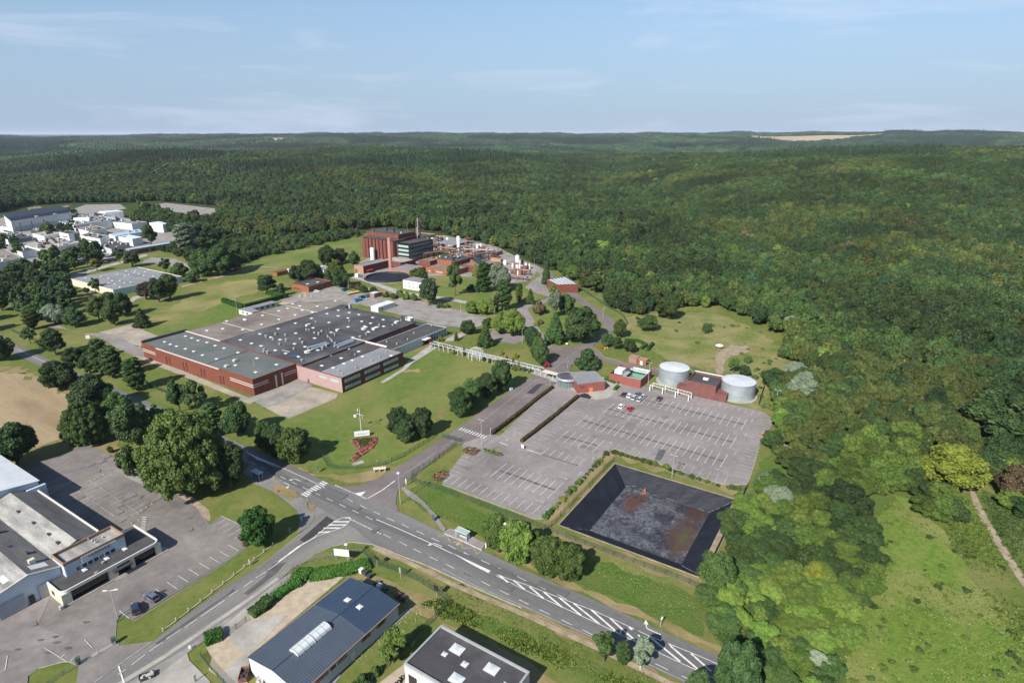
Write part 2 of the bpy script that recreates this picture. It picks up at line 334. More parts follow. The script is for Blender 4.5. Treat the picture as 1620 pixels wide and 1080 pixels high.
sheet('dry_grass', [(-60, 580), (30, 580), (130, 625), (135, 650), (124, 642), (100, 622), (38, 590), (-40, 590)], Z1-.004, 'dry_turf')
sheet('dry_grass', [(240, 750), (330, 800), (335, 828), (318, 815), (300, 800), (255, 768)], Z1+.004, 'dirt', smoothit=1)
sheet('dry_grass', [(140, 700), (170, 693), (200, 700), (245, 745), (225, 748), (160, 712)], Z1+.004, 'dry_turf', smoothit=1)
sheet('dry_grass', [(345, 600), (262, 625), (300, 640), (420, 700), (470, 735), (560, 768), (540, 750), (450, 728), (380, 695), (330, 665)], Z1+.002, 'turf')
sheet('dry_grass', [(455, 738), (520, 760), (560, 767), (600, 757), (640, 733), (625, 740), (560, 752), (500, 748)], Z1+.004, 'dry_turf', smoothit=1)
for k, (cx, cy, rx, ry) in enumerate([(655, 586, 14, 3), (1145, 558, 20, 6), (700, 655, 9, 6)]):
    sheet('bare_patch', [(cx+rx*math.cos(t)*(1+.25*math.sin(3*t+k)), cy+ry*math.sin(t)*(1+.2*math.cos(2*t+k))) for t in np.linspace(0, 2*math.pi, 17)[:-1]], Z1+.006, 'dry_turf')
sheet('dirt_track', [(1132, 592), (1146, 592), (1144, 574), (1156, 563), (1176, 560), (1190, 553), (1182, 546), (1166, 548), (1158, 543), (1150, 551), (1138, 556), (1130, 570)], Z1+.01, 'dirt', smoothit=1)
sheet('dirt_track', [(1112, 572), (1126, 568), (1136, 574), (1130, 583), (1116, 580)], Z1+.01, 'dry_turf', smoothit=1)
sheet('dirt_track', [(1190, 556), (1208, 553), (1216, 562), (1200, 566)], Z1+.01, 'dry_turf', smoothit=1)
sheet('footpath', [(1533, 775), (1541, 775), (1552, 800), (1575, 840), (1600, 880), (1632, 930), (1625, 938), (1590, 885), (1562, 842), (1543, 808)], Z1+.01, 'dirt', smoothit=1)
sheet('dirt_bank', [(560, 470), (640, 478), (720, 500), (800, 528), (815, 520), (735, 490), (640, 465), (585, 455)], Z1+.005, 'dry_turf')
# --- far left car parks, courts
sheet('car_park', [(240, 325), (262, 321), (340, 330), (342, 346), (300, 345), (262, 336)], Z2, 'asphalt_old')
sheet('car_park', [(118, 330), (135, 324), (190, 323), (200, 330), (160, 338), (125, 338)], Z2, 'asphalt_old')
sheet('factory_yard', [(-40, 352), (60, 335), (200, 345), (265, 362), (300, 372), (290, 385), (200, 405), (160, 412), (60, 420), (-60, 420)], Z2, 'asphalt_old')
sheet('sports_court', [(228, 412), (240, 407), (275, 409), (308, 422), (296, 427), (262, 419), (225, 417)], Z2, 'asphalt_old')
sheet('path', [(150, 424), (205, 410), (228, 402), (235, 404), (205, 414), (165, 424), (100, 445), (95, 438)], Z2, 'concrete')
sheet('path', [(200, 480), (210, 470), (240, 461), (246, 463), (215, 474), (205, 483)], Z2, 'concrete')
sheet('path', [(285, 453), (345, 437), (346, 438.5), (288, 455)], Z2, 'dirt')
sheet('path', [(340, 440), (350, 436), (405, 421), (440, 423), (441, 424.2), (406, 422.4), (352, 438), (342, 441.5)], Z2, 'dirt')
# --- roads
sheet('road', [(-60, 508), (0, 528), (25, 545), (85, 572), (125, 590), (200, 622), (250, 642), (330, 678), (380, 702), (450, 732), (522, 765), (632, 810), (695, 840), (762, 870), (825, 900), (900, 932), (975, 965), (1050, 1000), (1105, 1024), (1160, 1048), (1240, 1084), (1330, 1125),
      (1280, 1200), (1150, 1112), (1075, 1077), (1012, 1047), (925, 1005), (825, 960), (755, 930), (675, 894), (600, 863), (575, 858), (557, 857), (540, 858), (515, 830), (490, 797), (470, 783), (395, 735), (330, 705), (240, 661), (180, 635), (112, 600), (72, 582), (20, 560), (-60, 530)], Z3, 'asphalt_road')
sheet('side_road', [(490, 795), (498, 808), (499, 818), (490, 832), (462, 855), (432, 880), (405, 900), (345, 937), (287, 980), (245, 1013), (185, 1055), (110, 1110), (150, 1140), (205, 1080), (300, 1022), (350, 985), (390, 960), (440, 920), (462, 900), (500, 875), (525, 864), (557, 857), (590, 861), (560, 835)], Z3+.004, 'asphalt_side')
sheet('side_road_pavement', [(130, 1120), (205, 1080), (300, 1022), (350, 985), (440, 920), (462, 905), (466, 912), (395, 965), (335, 1005), (260, 1060), (200, 1120)], Z3, 'asphalt_old')
sheet('access_road', [(530, 767), (548, 770), (567, 769), (600, 757), (625, 742), (695, 697), (727, 675), (825, 607), (850, 592), (868, 578), (880, 560), (868, 552), (872, 548), (905, 549), (935, 541), (950, 530), (957, 520), (950, 505), (930, 490), (880, 455), (862, 440), (858, 432), (868, 430), (880, 440), (935, 482), (970, 505), (976, 520), (958, 535), (940, 545), (938, 551), (960, 568), (1045, 585), (1043, 592), (985, 580), (935, 566), (905, 577), (900, 590), (890, 600), (879, 608), (778, 690), (776, 700), (735, 703), (720, 702), (650, 757), (629, 777), (626, 795), (632, 811), (620, 806), (560, 782)], Z3+.004, 'asphalt_purple')
sheet('access_road', [(868, 552), (845, 535), (835, 520), (822, 500), (812, 492), (820, 487), (840, 482), (835, 490), (850, 515), (862, 535), (875, 546)], Z3+.002, 'asphalt_lot')
sheet('access_road', [(820, 487), (835, 478), (862, 474), (870, 470), (850, 465), (830, 455), (855, 435), (845, 425), (800, 410), (780, 402), (790, 400), (850, 420), (868, 432), (862, 440), (880, 458), (876, 475), (845, 485)], Z3, 'asphalt_lot')
sheet('lot_pavement', [(868, 552), (872, 560), (860, 575), (845, 560)], Z3, 'asphalt_purple')
sheet('car_park', [(735, 700), (778, 686), (790, 690), (879, 607), (900, 600), (955, 628), (985, 606), (1025, 612), (1092, 625), (1205, 651), (1225, 665), (1212, 690), (1200, 706), (1187, 752), (1182, 766), (1145, 766), (1105, 754), (1050, 736), (972, 710), (965, 711), (925, 755), (890, 787), (860, 822), (845, 819), (700, 765), (702, 756), (712, 745), (732, 719), (742, 716), (730, 707)], Z3, 'asphalt_lot')
sheet('paving', [(868, 602), (890, 608), (918, 626), (925, 630), (945, 633), (962, 630), (975, 620), (985, 607), (965, 600), (955, 597), (900, 595)], Z4, 'concrete')
sheet('car_park', [(620, 478), (633, 472), (660, 476), (720, 490), (770, 503), (765, 514), (748, 520), (700, 516), (640, 500), (590, 488)], Z3, 'asphalt_old')
sheet('car_park', [(770, 530), (780, 523), (830, 533), (826, 540), (815, 545), (775, 537)], Z3, 'asphalt_lot')
sheet('factory_yard', [(470, 466), (500, 450), (545, 455), (560, 462), (600, 470), (630, 478), (610, 492), (570, 482), (520, 478), (450, 478), (440, 474)], Z3, 'asphalt_old')
sheet('path', [(640, 470), (575, 445), (555, 440), (560, 437), (590, 446), (640, 462), (700, 470), (745, 478), (742, 482), (700, 474), (670, 470)], Z4, 'concrete')
sheet('path', [(682, 545), (694, 549), (652, 575), (641, 586), (606, 607), (601, 605), (637, 583), (645, 571)], Z3, 'concrete')
sheet('path', [(683, 545), (690, 542), (760, 558), (862, 588), (885, 598), (880, 604), (850, 594), (750, 566)], Z4, 'concrete')
sheet('path', [(700, 540), (715, 532), (740, 522), (745, 526), (716, 540)], Z3, 'concrete')
sheet('plant_yard', [(560, 440), (570, 415), (600, 400), (700, 372), (780, 388), (855, 425), (835, 445), (800, 450), (760, 440), (700, 436), (640, 440)], Z3, 'asphalt_old')
sheet('lawn', [(672, 400), (700, 394), (725, 402), (710, 412), (680, 412)], Z4, 'lawn')
sheet('concrete_apron', [(393, 630), (455, 608), (492, 612), (535, 623), (532, 630), (458, 662), (447, 660)], Z2, 'concrete_slab')
sheet('concrete_apron', [(393, 630), (455, 608), (472, 598), (495, 610), (440, 640), (420, 645)], Z3, 'asphalt_old')
sheet('service_path', [(222, 548), (232, 563), (405, 634), (395, 640), (370, 628), (215, 565), (200, 555)], Z2, 'concrete_slab')
sheet('service_road', [(70, 518), (90, 512), (120, 528), (155, 527), (185, 530), (210, 545), (240, 560), (225, 566), (190, 555), (160, 533), (120, 527), (100, 520)], Z3, 'asphalt_lot', smoothit=1)
sheet('concrete_apron', [(155, 526), (205, 514), (252, 532), (222, 548), (200, 542), (180, 530)], Z2, 'concrete_slab')
sheet('yard_paving', [(475, 470), (450, 476), (435, 484), (470, 479), (500, 476)], Z2, 'sand')
# --- the yard at lower left
sheet('dealer_yard', [(-60, 760), (-20, 742), (32, 742), (60, 732), (137, 703), (155, 710), (215, 743), (245, 762), (275, 781), (310, 803), (330, 830), (350, 817), (384, 833), (392, 850), (390, 865), (345, 897), (300, 925), (210, 981), (190, 972), (184, 985), (182, 1010), (188, 1021), (246, 1014), (180, 1062), (120, 1100), (121, 1080), (125, 1053), (110, 1046), (100, 1046), (60, 1057), (45, 1068), (40, 1110), (-90, 1110)], Z2, 'asphalt_yard')
sheet('old_asphalt_patch', [(180, 745), (215, 735), (250, 765), (240, 775)], Z3, 'asphalt_old')
sheet('old_asphalt_patch', [(0, 905), (80, 945), (60, 990), (110, 1010), (20, 1030), (-40, 1020), (-40, 950)], Z3, 'asphalt_lot')
# island verge by bus stop
sheet('pavement', [(395, 735), (420, 745), (470, 783), (490, 795), (498, 808), (498, 820), (490, 832), (470, 845), (474, 825), (470, 808), (455, 795), (430, 777), (400, 765), (385, 748)], Z4, 'asphalt_side')
sheet('verge_grass', [(428, 770), (440, 766), (462, 775), (470, 787), (455, 788), (440, 780)], Z5, 'dry_turf', smoothit=1)
sheet('verge_grass', [(478, 790), (484, 790), (494, 804), (494, 810), (486, 806)], Z5, 'dry_turf')
# bus stop pavement right
sheet('pavement', [(700, 843), (712, 836), (742, 846), (768, 860), (762, 872), (735, 858)], Z4, 'asphalt_lot')
sheet('footpath', [(634, 772), (640, 771), (660, 785), (672, 795), (690, 815), (705, 836), (703, 842), (697, 838), (682, 815), (665, 797), (645, 785)], Z4, 'asphalt_lot')
# blue roof yard
sheet('concrete_yard', [(325, 1022), (350, 985), (392, 958), (430, 935), (480, 918), (545, 912), (395, 1038), (370, 1062), (400, 1110), (330, 1060), (335, 1040)], Z2, 'sand')
sheet('concrete_drive', [(355, 990), (388, 962), (396, 982), (455, 973), (395, 1036), (388, 1033), (362, 1012)], Z3, 'concrete')
sheet('concrete_yard', [(390, 1032), (400, 1040), (385, 1070), (420, 1120), (380, 1110), (350, 1075), (362, 1055)], Z3, 'concrete')
sheet('concrete_drive', [(190, 1110), (215, 1070), (262, 1035), (292, 1020), (300, 1045), (330, 1075), (345, 1100), (250, 1120)], Z2, 'concrete')
sheet('path', [(629, 975), (650, 960), (653, 963), (600, 1010), (530, 1066), (522, 1064)], Z2, 'concrete')
sheet('flagstone', [(490, 1090), (520, 1060), (540, 1068), (520, 1095)], Z2, 'asphalt_old')
sheet('concrete_yard', [(560, 1110), (600, 1080), (640, 1050), (660, 1060), (640, 1110)], Z2, 'sand')
# roadside stony edges and kerbs
def kerb(name, pts, w_=0.25, h=0.11, m='kerb'):
    P = [G(x, y) for x, y in pts]; b = MB()
    for p, q in zip(P[:-1], P[1:]):
        d = (q-p); L_ = d.length
        if L_ < .05: continue
        b.box(((p.x+q.x)/2, (p.y+q.y)/2, h/2+.01), (L_+.05, w_, h), math.atan2(d.y, d.x))
    o = b.build(name, m); o['kind'] = 'structure'; return o
kerb('kerb', [(530, 768), (550, 772), (567, 770), (600, 758), (625, 743), (695, 698), (727, 676), (825, 608), (850, 594)])
kerb('kerb', [(626, 792), (627, 778), (632, 772)])
kerb('kerb', [(632, 811), (695, 841), (762, 871), (825, 901), (900, 933), (975, 966), (1050, 1001), (1105, 1025), (1160, 1049)], .2, .05, 'dirt')
kerb('kerb', [(490, 796), (498, 808), (498, 819), (490, 832), (462, 855), (432, 880), (405, 900)])
kerb('kerb', [(465, 899), (500, 875), (525, 864), (557, 857), (590, 861), (640, 881), (675, 894), (755, 931), (825, 961)])
kerb('kerb', [(380, 703), (450, 733), (522, 766)], .2, .05, 'dirt')
kerb('kerb', [(700, 766), (845, 820), (857, 821), (890, 788), (925, 756), (965, 712), (972, 710), (1050, 736), (1105, 754), (1145, 766), (1182, 766), (1188, 750), (1201, 706)])
kerb('kerb', [(1225, 665), (1205, 651), (1092, 625), (1025, 612), (985, 607), (975, 620), (962, 630), (945, 633), (925, 630), (918, 626)])
kerb('kerb', [(155, 711), (215, 744), (245, 763), (275, 782), (310, 804), (330, 830)], .3, .1)
kerb('kerb', [(350, 816), (384, 832)], .3, .1)
kerb('kerb', [(390, 866), (345, 898), (300, 926), (212, 982)], .15, .08)
kerb('kerb', [(184, 985), (182, 1010), (188, 1020)], .2, .1)
kerb('kerb', [(125, 1053), (110, 1046), (100, 1046), (60, 1057), (45, 1068)], .2, .1)
kerb('kerb', [(935, 545), (957, 565), (1000, 577), (1043, 584)], .15, .1)
# light concrete gutter of the side road
for ln in ([(395, 722), (450, 756), (555, 808), (650, 849), (760, 893), (900, 956), (1010, 1008), (1120, 1060)],):
    g = MB(); g.strip([G(x, y) for x, y in ln], 2.6, Z4+.02); g.build('worn_lane', 'asphalt_worn')['kind'] = 'structure'
g = MB(); g.strip([G(x, y) for x, y in [(180, 1088), (262, 1038), (330, 992), (392, 950), (440, 915)]], 1.1, Z4); o = g.build('gutter', 'concrete'); o['kind'] = 'structure'
g = MB(); g.strip([G(x, y) for x, y in [(591, 866), (640, 887), (720, 926), (830, 972), (930, 1018), (1030, 1066), (1130, 1116)]], 1.3, Z2); o = g.build('gravel_shoulder', 'dirt'); o['kind'] = 'structure'
# ================================================================== MARKINGS
def lines(name, segs, w_, m='paint_white', z=Z5, world=False):
    b = MB()
    for sgm in segs: b.strip([Vector(p) if world else G(*p) for p in sgm], w_, z)
    o = b.build(name, m); o['kind'] = 'structure'; return o
def c4(ox, oy, L_): return [tuple((ox+x/4, oy+y/4) for x, y in s_) for s_ in L_]
upper = c4(350, 660, [((375, 378), (410, 395)), ((445, 410), (480, 428)), ((515, 445), (550, 463)), ((590, 480), (628, 497)), ((668, 515), (707, 533)), ((748, 552), (788, 572)), ((830, 590), (870, 610)), ((915, 630), (957, 652)),
      ((800, 520), (835, 540)), ((880, 560), (920, 580)), ((965, 600), (1005, 618)), ((1050, 640), (1095, 660)), ((1145, 680), (1188, 702)), ((1235, 722), (1285, 745)), ((1330, 765), (1380, 790)), ((1435, 810), (1485, 837)), ((1535, 860), (1590, 885)), ((1027, 743), (1073, 767)), ((1128, 790), (1175, 815)), ((1217, 835), (1265, 860)), ((1320, 885), (1370, 910)), ((1422, 932), (1475, 960)), ((1535, 988), (1588, 1015))])
upper += c4(700, 810, [((137, 258), (190, 285)), ((245, 308), (300, 333)), ((355, 357), (412, 383)), ((473, 410), (532, 440)), ((597, 465), (655, 494)), ((725, 523), (787, 555)), ((135, 388), (187, 415)), ((245, 440), (302, 470)), ((363, 498), (422, 527)), ((485, 557), (545, 587)), ((612, 618), (677, 650)), ((752, 684), (818, 717)), ((885, 747), (952, 782)), ((1040, 822), (1110, 855)), ((1190, 890), (1265, 925)), ((1347, 962), (1428, 1002)), ((1512, 1038), (1590, 1075))])
upper += [((397, 732), (405, 736)), ((413, 739), (421, 743))]
lines('lane_dashes', upper, .15)
lines('centre_line', [((405, 725), (430, 737), (450, 742), (500, 765), (537, 785)), ((28, 553), (75, 575), (120, 597), (190, 628), (250, 655), (330, 690))], .18)
lines('centre_line', [((595, 822), (635, 839), (675, 857), (715, 876))], .22)
sheet('painted_taper', [(715, 875), (745, 889), (775, 903), (785, 909), (780, 911), (745, 893)], Z5+.004, 'paint_white')
sheet('painted_taper', [(387, 714), (402, 721), (440, 737), (447, 740), (435, 737), (407, 728), (393, 718)], Z5+.004, 'paint_white')
lines('median_border', c4(700, 810, [((300, 380), (400, 418), (550, 470), (730, 540), (940, 620), (1100, 690), (1300, 783), (1620, 912), (1800, 990))]) + c4(700, 810, [((300, 385), (520, 495), (760, 605), (1000, 715), (1230, 828), (1600, 1000), (1800, 1095))]), .16)
lines('median_hatching', c4(700, 810, [((360, 403), (415, 448)), ((450, 435), (520, 492)), ((550, 475), (640, 550)), ((640, 508), (757, 605)), ((740, 545), (878, 658)), ((830, 580), (995, 713)), ((942, 622), (1115, 773)), ((1060, 675), (1232, 828)), ((1180, 732), (1370, 890)), ((1305, 787), (1505, 950)), ((1430, 840), (1612, 995)), ((1572, 898), (1700, 1010))]), .42, z=Z5+.004)
lines('road_edge_line', [((700, 900), (755, 929), (825, 958), (925, 1003), (1012, 1045), (1100, 1086))], .1, 'paint_worn')
# pedestrian crossings: bars laid along the traffic
def crossing(name, p, q, n, bl, bw, along, m='paint_white'):
    p = G(*p); q = G(*q); d = Vector((math.cos(along), math.sin(along), 0)); b = MB()
    for i in range(n):
        c = p.lerp(q, i/(n-1)); b.strip([c-d*bl/2, c+d*bl/2], bw, Z5)
    o = b.build(name, m); o['kind'] = 'structure'
crossing('pedestrian_crossing', (482, 784), (514, 764), 10, 2.6, .5, R(-33.5))
crossing('pedestrian_crossing', (729, 679), (767, 692), 10, 2.2, .5, R(57.5))
crossing('pedestrian_crossing', (229, 819), (226, 839), 7, 1.3, .4, R(0), 'paint_worn')
crossing('pedestrian_crossing', (252, 868), (262, 872), 6, 1.6, .35, R(62), 'paint_worn')
def dots(name, p, q, n, w_=.45):
    p = G(*p); q = G(*q); b = MB()
    for i in range(n):
        a = p.lerp(q, (i+.12)/n); c = p.lerp(q, (i+.62)/n); b.strip([a, c], w_, Z5)
    o = b.build(name, 'paint_white'); o['kind'] = 'structure'
dots('give_way_line', (530, 768), (581, 790), 15); dots('give_way_line', (555, 822), (604, 846), 14)
sheet('painted_island', [(562, 781), (579, 778), (572, 785), (568, 785)], Z5, 'paint_white')
lines('access_centre_line', [((582, 789), (605, 776), (625, 761))], .35)
lines('access_centre_line', [((625, 761), (690, 716)), ((700, 708), (730, 690), (760, 669), (800, 638), (850, 600)), ((872, 588), (912, 555))], .12, 'paint_worn')
# hatched leaf island of the side road
isl = [(498, 850), (510, 840), (522, 831), (530, 825), (541, 820), (554, 819), (554, 824), (548, 830), (542, 835), (528, 840), (510, 846), (498, 851)]
lines('island_outline', [tuple(isl+[isl[0]])], .2)
b = MB()
for (x0, y0), (x1, y1) in [((527, 826), (552, 826)), ((520, 831), (548, 831)), ((512, 836), (538, 836)), ((504, 843), (522, 842)), ((546, 819.6), (554, 820))]: b.strip([G(x0, y0), G(x1, y1)], .5, Z5+.004)
b.build('island_hatching', 'paint_white')['kind'] = 'structure'
sheet('asphalt_patch', [(517, 817), (529, 824), (483, 859), (474, 855)], Z4, 'asphalt_new')
sheet('painted_taper', [(498, 850), (503, 849), (480, 862), (442, 890), (440, 889), (470, 866)], Z5, 'paint_white')
lines('side_centre_line', [((442, 890), (425, 902)), ((421, 905), (405, 915)), ((400, 919), (386, 929)), ((378, 934), (363, 944)), ((356, 950), (318, 976)), ((312, 980), (293, 993)), ((287, 996), (264, 1011)), ((258, 1016), (237, 1031)), ((230, 1036), (209, 1052)), ((200, 1059), (187, 1068))], .17)
lines('stop_line', [((188, 1054), (197, 1083))], .25); lines('side_edge_line', [((240, 1016), (188, 1052), (150, 1080))], .15, 'paint_worn')
sheet('asphalt_patch', [(360, 940), (369, 932), (371, 935), (352, 948), (300, 985), (250, 1020), (246, 1018), (300, 980)], Z4, 'asphalt_patch')
sheet('asphalt_patch', [(432, 892), (452, 890), (438, 906), (415, 925), (392, 942), (385, 940), (420, 912)], Z4, 'asphalt_patch')
# painted arrows
def arrow(p, rz, bend=0, s=1.0, m='paint_white'):
    c = G(*p); b = MB(); f = Vector((math.cos(rz), math.sin(rz), 0)); n_ = Vector((-f.y, f.x, 0))
    b.strip([c-f*2.2*s, c+f*.6*s], .22*s, Z5)
    tip = c+f*.6*s
    if bend: b.strip([tip, tip+(f*.6+n_*bend)*.9*s], .22*s, Z5); tip = tip+(f*.6+n_*bend)*.9*s; f = (f*.4+n_*bend).normalized(); n_ = Vector((-f.y, f.x, 0))
    b.poly([tuple((tip+n_*.5*s).xy)+(Z5+.004,), tuple((tip-n_*.5*s).xy)+(Z5+.004,), tuple((tip+f*1.2*s).xy)+(Z5+.004,)])
    o = b.build('painted_arrow', m); o['kind'] = 'structure'
arrow((469, 759), R(147), 1, .9); arrow((456, 767), R(-33), -1, .9); arrow((690, 861), R(147), 1, .9); arrow((1028, 997), R(147), -1, 1.1)
for p_, a_ in [((769, 752), 50), ((892, 757), -30), ((855, 794), -30), ((917, 750), 60), ((938, 727), 70), ((963, 701), 0), ((1140, 744), 150), ((1179, 689), 57), ((1163, 718), 57), ((1190, 666), 57), ((803, 696), 240), ((835, 627), 150), ((865, 610), 60)]: arrow(p_, R(a_), 0, .75, 'paint_worn')
lines('bus_stop_zigzag', [((692, 849), (700, 845)), ((692, 849), (708, 848), (712, 859), (724, 858), (730, 857), (732, 868), (748, 867), (751, 867), (754, 878), (762, 872))], .16, 'paint_yellow')
lines('bus_stop_zigzag', [((433, 752), (434, 762), (447, 760))], .16, 'paint_yellow')
sheet('painted_bus_word', [(721, 861), (728, 858), (729, 861), (723, 864)], Z5, 'paint_yellow')
lines('bus_stop_edge', [((703, 845), (730, 856), (762, 871))], .28)
# ---- parking bays
def bays(name, p, q, L_, sp=2.5, w_=.12, m='paint_worn', side=0, axis=None, off=0.0, z=Z5):
    p = G(*p); q = G(*q); d = q-p; n = max(1, round(d.length/sp)); ax = A_AX if axis is None else axis; b = MB()
    for i in range(n+1):
        c = p.lerp(q, i/n)
        if side == 0: b.strip([c-ax*L_/2, c+ax*L_/2], w_, z)
        else: b.strip([c, c+ax*L_*side], w_, z)
    o = b.build(name, m); o['kind'] = 'structure'
def tarline(p, q, w_=.8): lines('drain_line', [(p, q)], w_, 'tar', Z4)
for p, q in [((921, 665), (1145, 730)), ((962, 647), (1160, 700)), ((1020, 633), (1177, 672)), ((890, 690), (947, 706)), ((789, 744), (879, 776))]:
    bays('parking_bays', p, q, 9.6, w_=.14, m='paint_white'); tarline(p, q)
bays('parking_bays', (703, 763), (855, 818), 4.8, side=1, w_=.14, m='paint_white'); bays('parking_bays', (857, 719), (915, 737), 4.8, side=1, w_=.14, m='paint_white'); tarline((857, 719), (915, 737), .5)
bays('parking_bays', (973, 711), (1145, 765), 4.8, side=1); bays('parking_bays', (1094, 626), (1203, 652), 4.8, side=-1); bays('parking_bays', (1030, 615), (1088, 626), 3, side=-1)
bays('parking_bays', (1184, 758), (1222, 668), 4.8, side=-1, axis=B_AX, sp=2.4); bays('parking_bays', (706, 749), (732, 722), 4.8, side=1, axis=B_AX)
bays('parking_bays', (747, 719), (775, 724), 3.5, side=-1)
bays('parking_bays', (795, 690), (889, 617), 4.6, side=1, axis=B_AX, m='paint_worn', w_=.12); bays('parking_bays', (833, 703), (926, 632), 4.8, side=1, axis=B_AX, m='paint_worn', w_=.12)
lines('lane_dashes', [((805, 646), (812, 641)), ((816, 638), (822, 634)), ((826, 631), (831, 627)), ((792, 657), (797, 653)), ((778, 667), (785, 662)), ((767, 677), (773, 672)), ((840, 640), (846, 636)), ((820, 655), (826, 651)), ((808, 665), (813, 661))], .12, 'paint_worn')
lines('parking_line', [((790, 700), (803, 705)), ((833, 712), (857, 719))], .3, 'paint_white')
sheet('asphalt_patch', [(833, 622), (850, 608), (860, 607), (843, 624)], Z4, 'asphalt_new'); sheet('asphalt_patch', [(1036, 727), (1043, 710), (1053, 713), (1046, 730)], Z4, 'asphalt_patch')
lines('parking_zigzag', [((966, 645), (971, 639), (972, 648), (979, 643), (981, 646))], .14, 'paint_worn')
# back car park rows (dense)
for k in range(6):
    t = k/5; bays('parking_bays', (640-30*t+4, 478+9*t), (765-14*t, 505+10*t), 2.2, sp=2.5, m='paint_faint', w_=.3, axis=B_AX)
for k in range(4): bays('parking_bays', (632-9*k, 478+3*k), (762-6*k, 506+3*k), 4.2, sp=2.5, m='paint_worn', w_=.1)
bays('parking_bays', (783, 538), (812, 544), 4, side=1)
# yard bays lower left
bays('parking_bays', (146, 766), (218, 811), 7.6, sp=2.4, w_=.08, axis=A_AX); lines('parking_line', [((146, 763), (217, 811)), ((190, 823), (217, 811), (242, 797)), ((124, 777), (190, 823))], .1, 'paint_worn')
bays('parking_bays', (90, 787), (150, 835), 4, side=1, sp=2.4, w_=.08, m='paint_worn')
bays('parking_bays', (337, 833), (370, 854), 3.6, side=1, w_=.1, m='paint_white'); bays('parking_bays', (378, 872), (205, 979), 4.2, sp=2.55, w_=.12, m='paint_white', axis=-B_AX, side=1)
lines('parking_line', [((70, 1025), (106, 1047)), ((98, 1040), (103, 1035)), ((112, 1046), (118, 1040)), ((134, 1012), (146, 1025)), ((0, 1065), (9, 1059), (12, 1038))], .1, 'paint_white')
for p_ in [(88, 1008), (64, 1013), (27, 1028), (76, 1033), (90, 1017), (107, 1026), (136, 985), (300, 820-0)]:
    c = G(*p_); sheet('oil_stain', [(c.x+.7*math.cos(t)*(1+.3*math.sin(3*t)), c.y+.35*math.sin(t), 0) for t in np.linspace(0, 6.28, 10)[:-1]], Z4, 'tar', world=True)
sheet('painted_patch', [(68, 776), (108, 760), (118, 762), (78, 784)], Z3+.002, 'asphalt_old')
rp_ = random.Random(12)
def toned(name, n, cols, poly, m):
    P = [G(x, y) for x, y in poly]; xs_ = [p.x for p in P]; ys_ = [p.y for p in P]; k = 0
    while k < n:
        x, y = rp_.uniform(min(xs_), max(xs_)), rp_.uniform(min(ys_), max(ys_)); c = False
        for a, b in zip(P, P[1:]+P[:1]):
            if (a.y > y) != (b.y > y) and x < (b.x-a.x)*(y-a.y)/(b.y-a.y)+a.x: c = not c
        if not c: continue
        k += 1; o_ = Vector((x, y, 0)); la, lb = rp_.uniform(.6, 5), rp_.uniform(.5, 1.6)
        if rp_.random() < .5: la, lb = lb, la
        if rp_.random() < .55: q = [o_+A_AX*u*la+B_AX*v*lb for u, v in ((-1, -1), (-1, 1), (1, 1), (1, -1))]
        else: q = [o_+Vector((math.cos(t)*(.5+.3*math.sin(2*t+k))*1.4, math.sin(t)*.9, 0)) for t in np.linspace(0, 6.28, 10)[:-1]]
        sheet(name, q, Z4, m, world=True)
LOT_ = [(716, 748), (790, 700), (890, 640), (985, 615), (1200, 660), (1180, 755), (1060, 732), (965, 706), (850, 812)]
toned('asphalt_patch', 18, 0, LOT_, 'asphalt_tone')
YRD_ = [(20, 960), (100, 960), (280, 860), (330, 840), (230, 765), (140, 712), (60, 745), (150, 830), (260, 850), (120, 960), (30, 1040)]
toned('asphalt_patch', 16, 0, YRD_, 'asphalt_tone')
toned('asphalt_patch', 12, 0, [(450, 745), (520, 775), (900, 940), (1090, 1030), (1070, 1050), (800, 930), (480, 790)], 'asphalt_worn')
# gate track strips
lines('gate_track', [((120, 1052), (183, 1018))], .5, 'concrete', Z4)
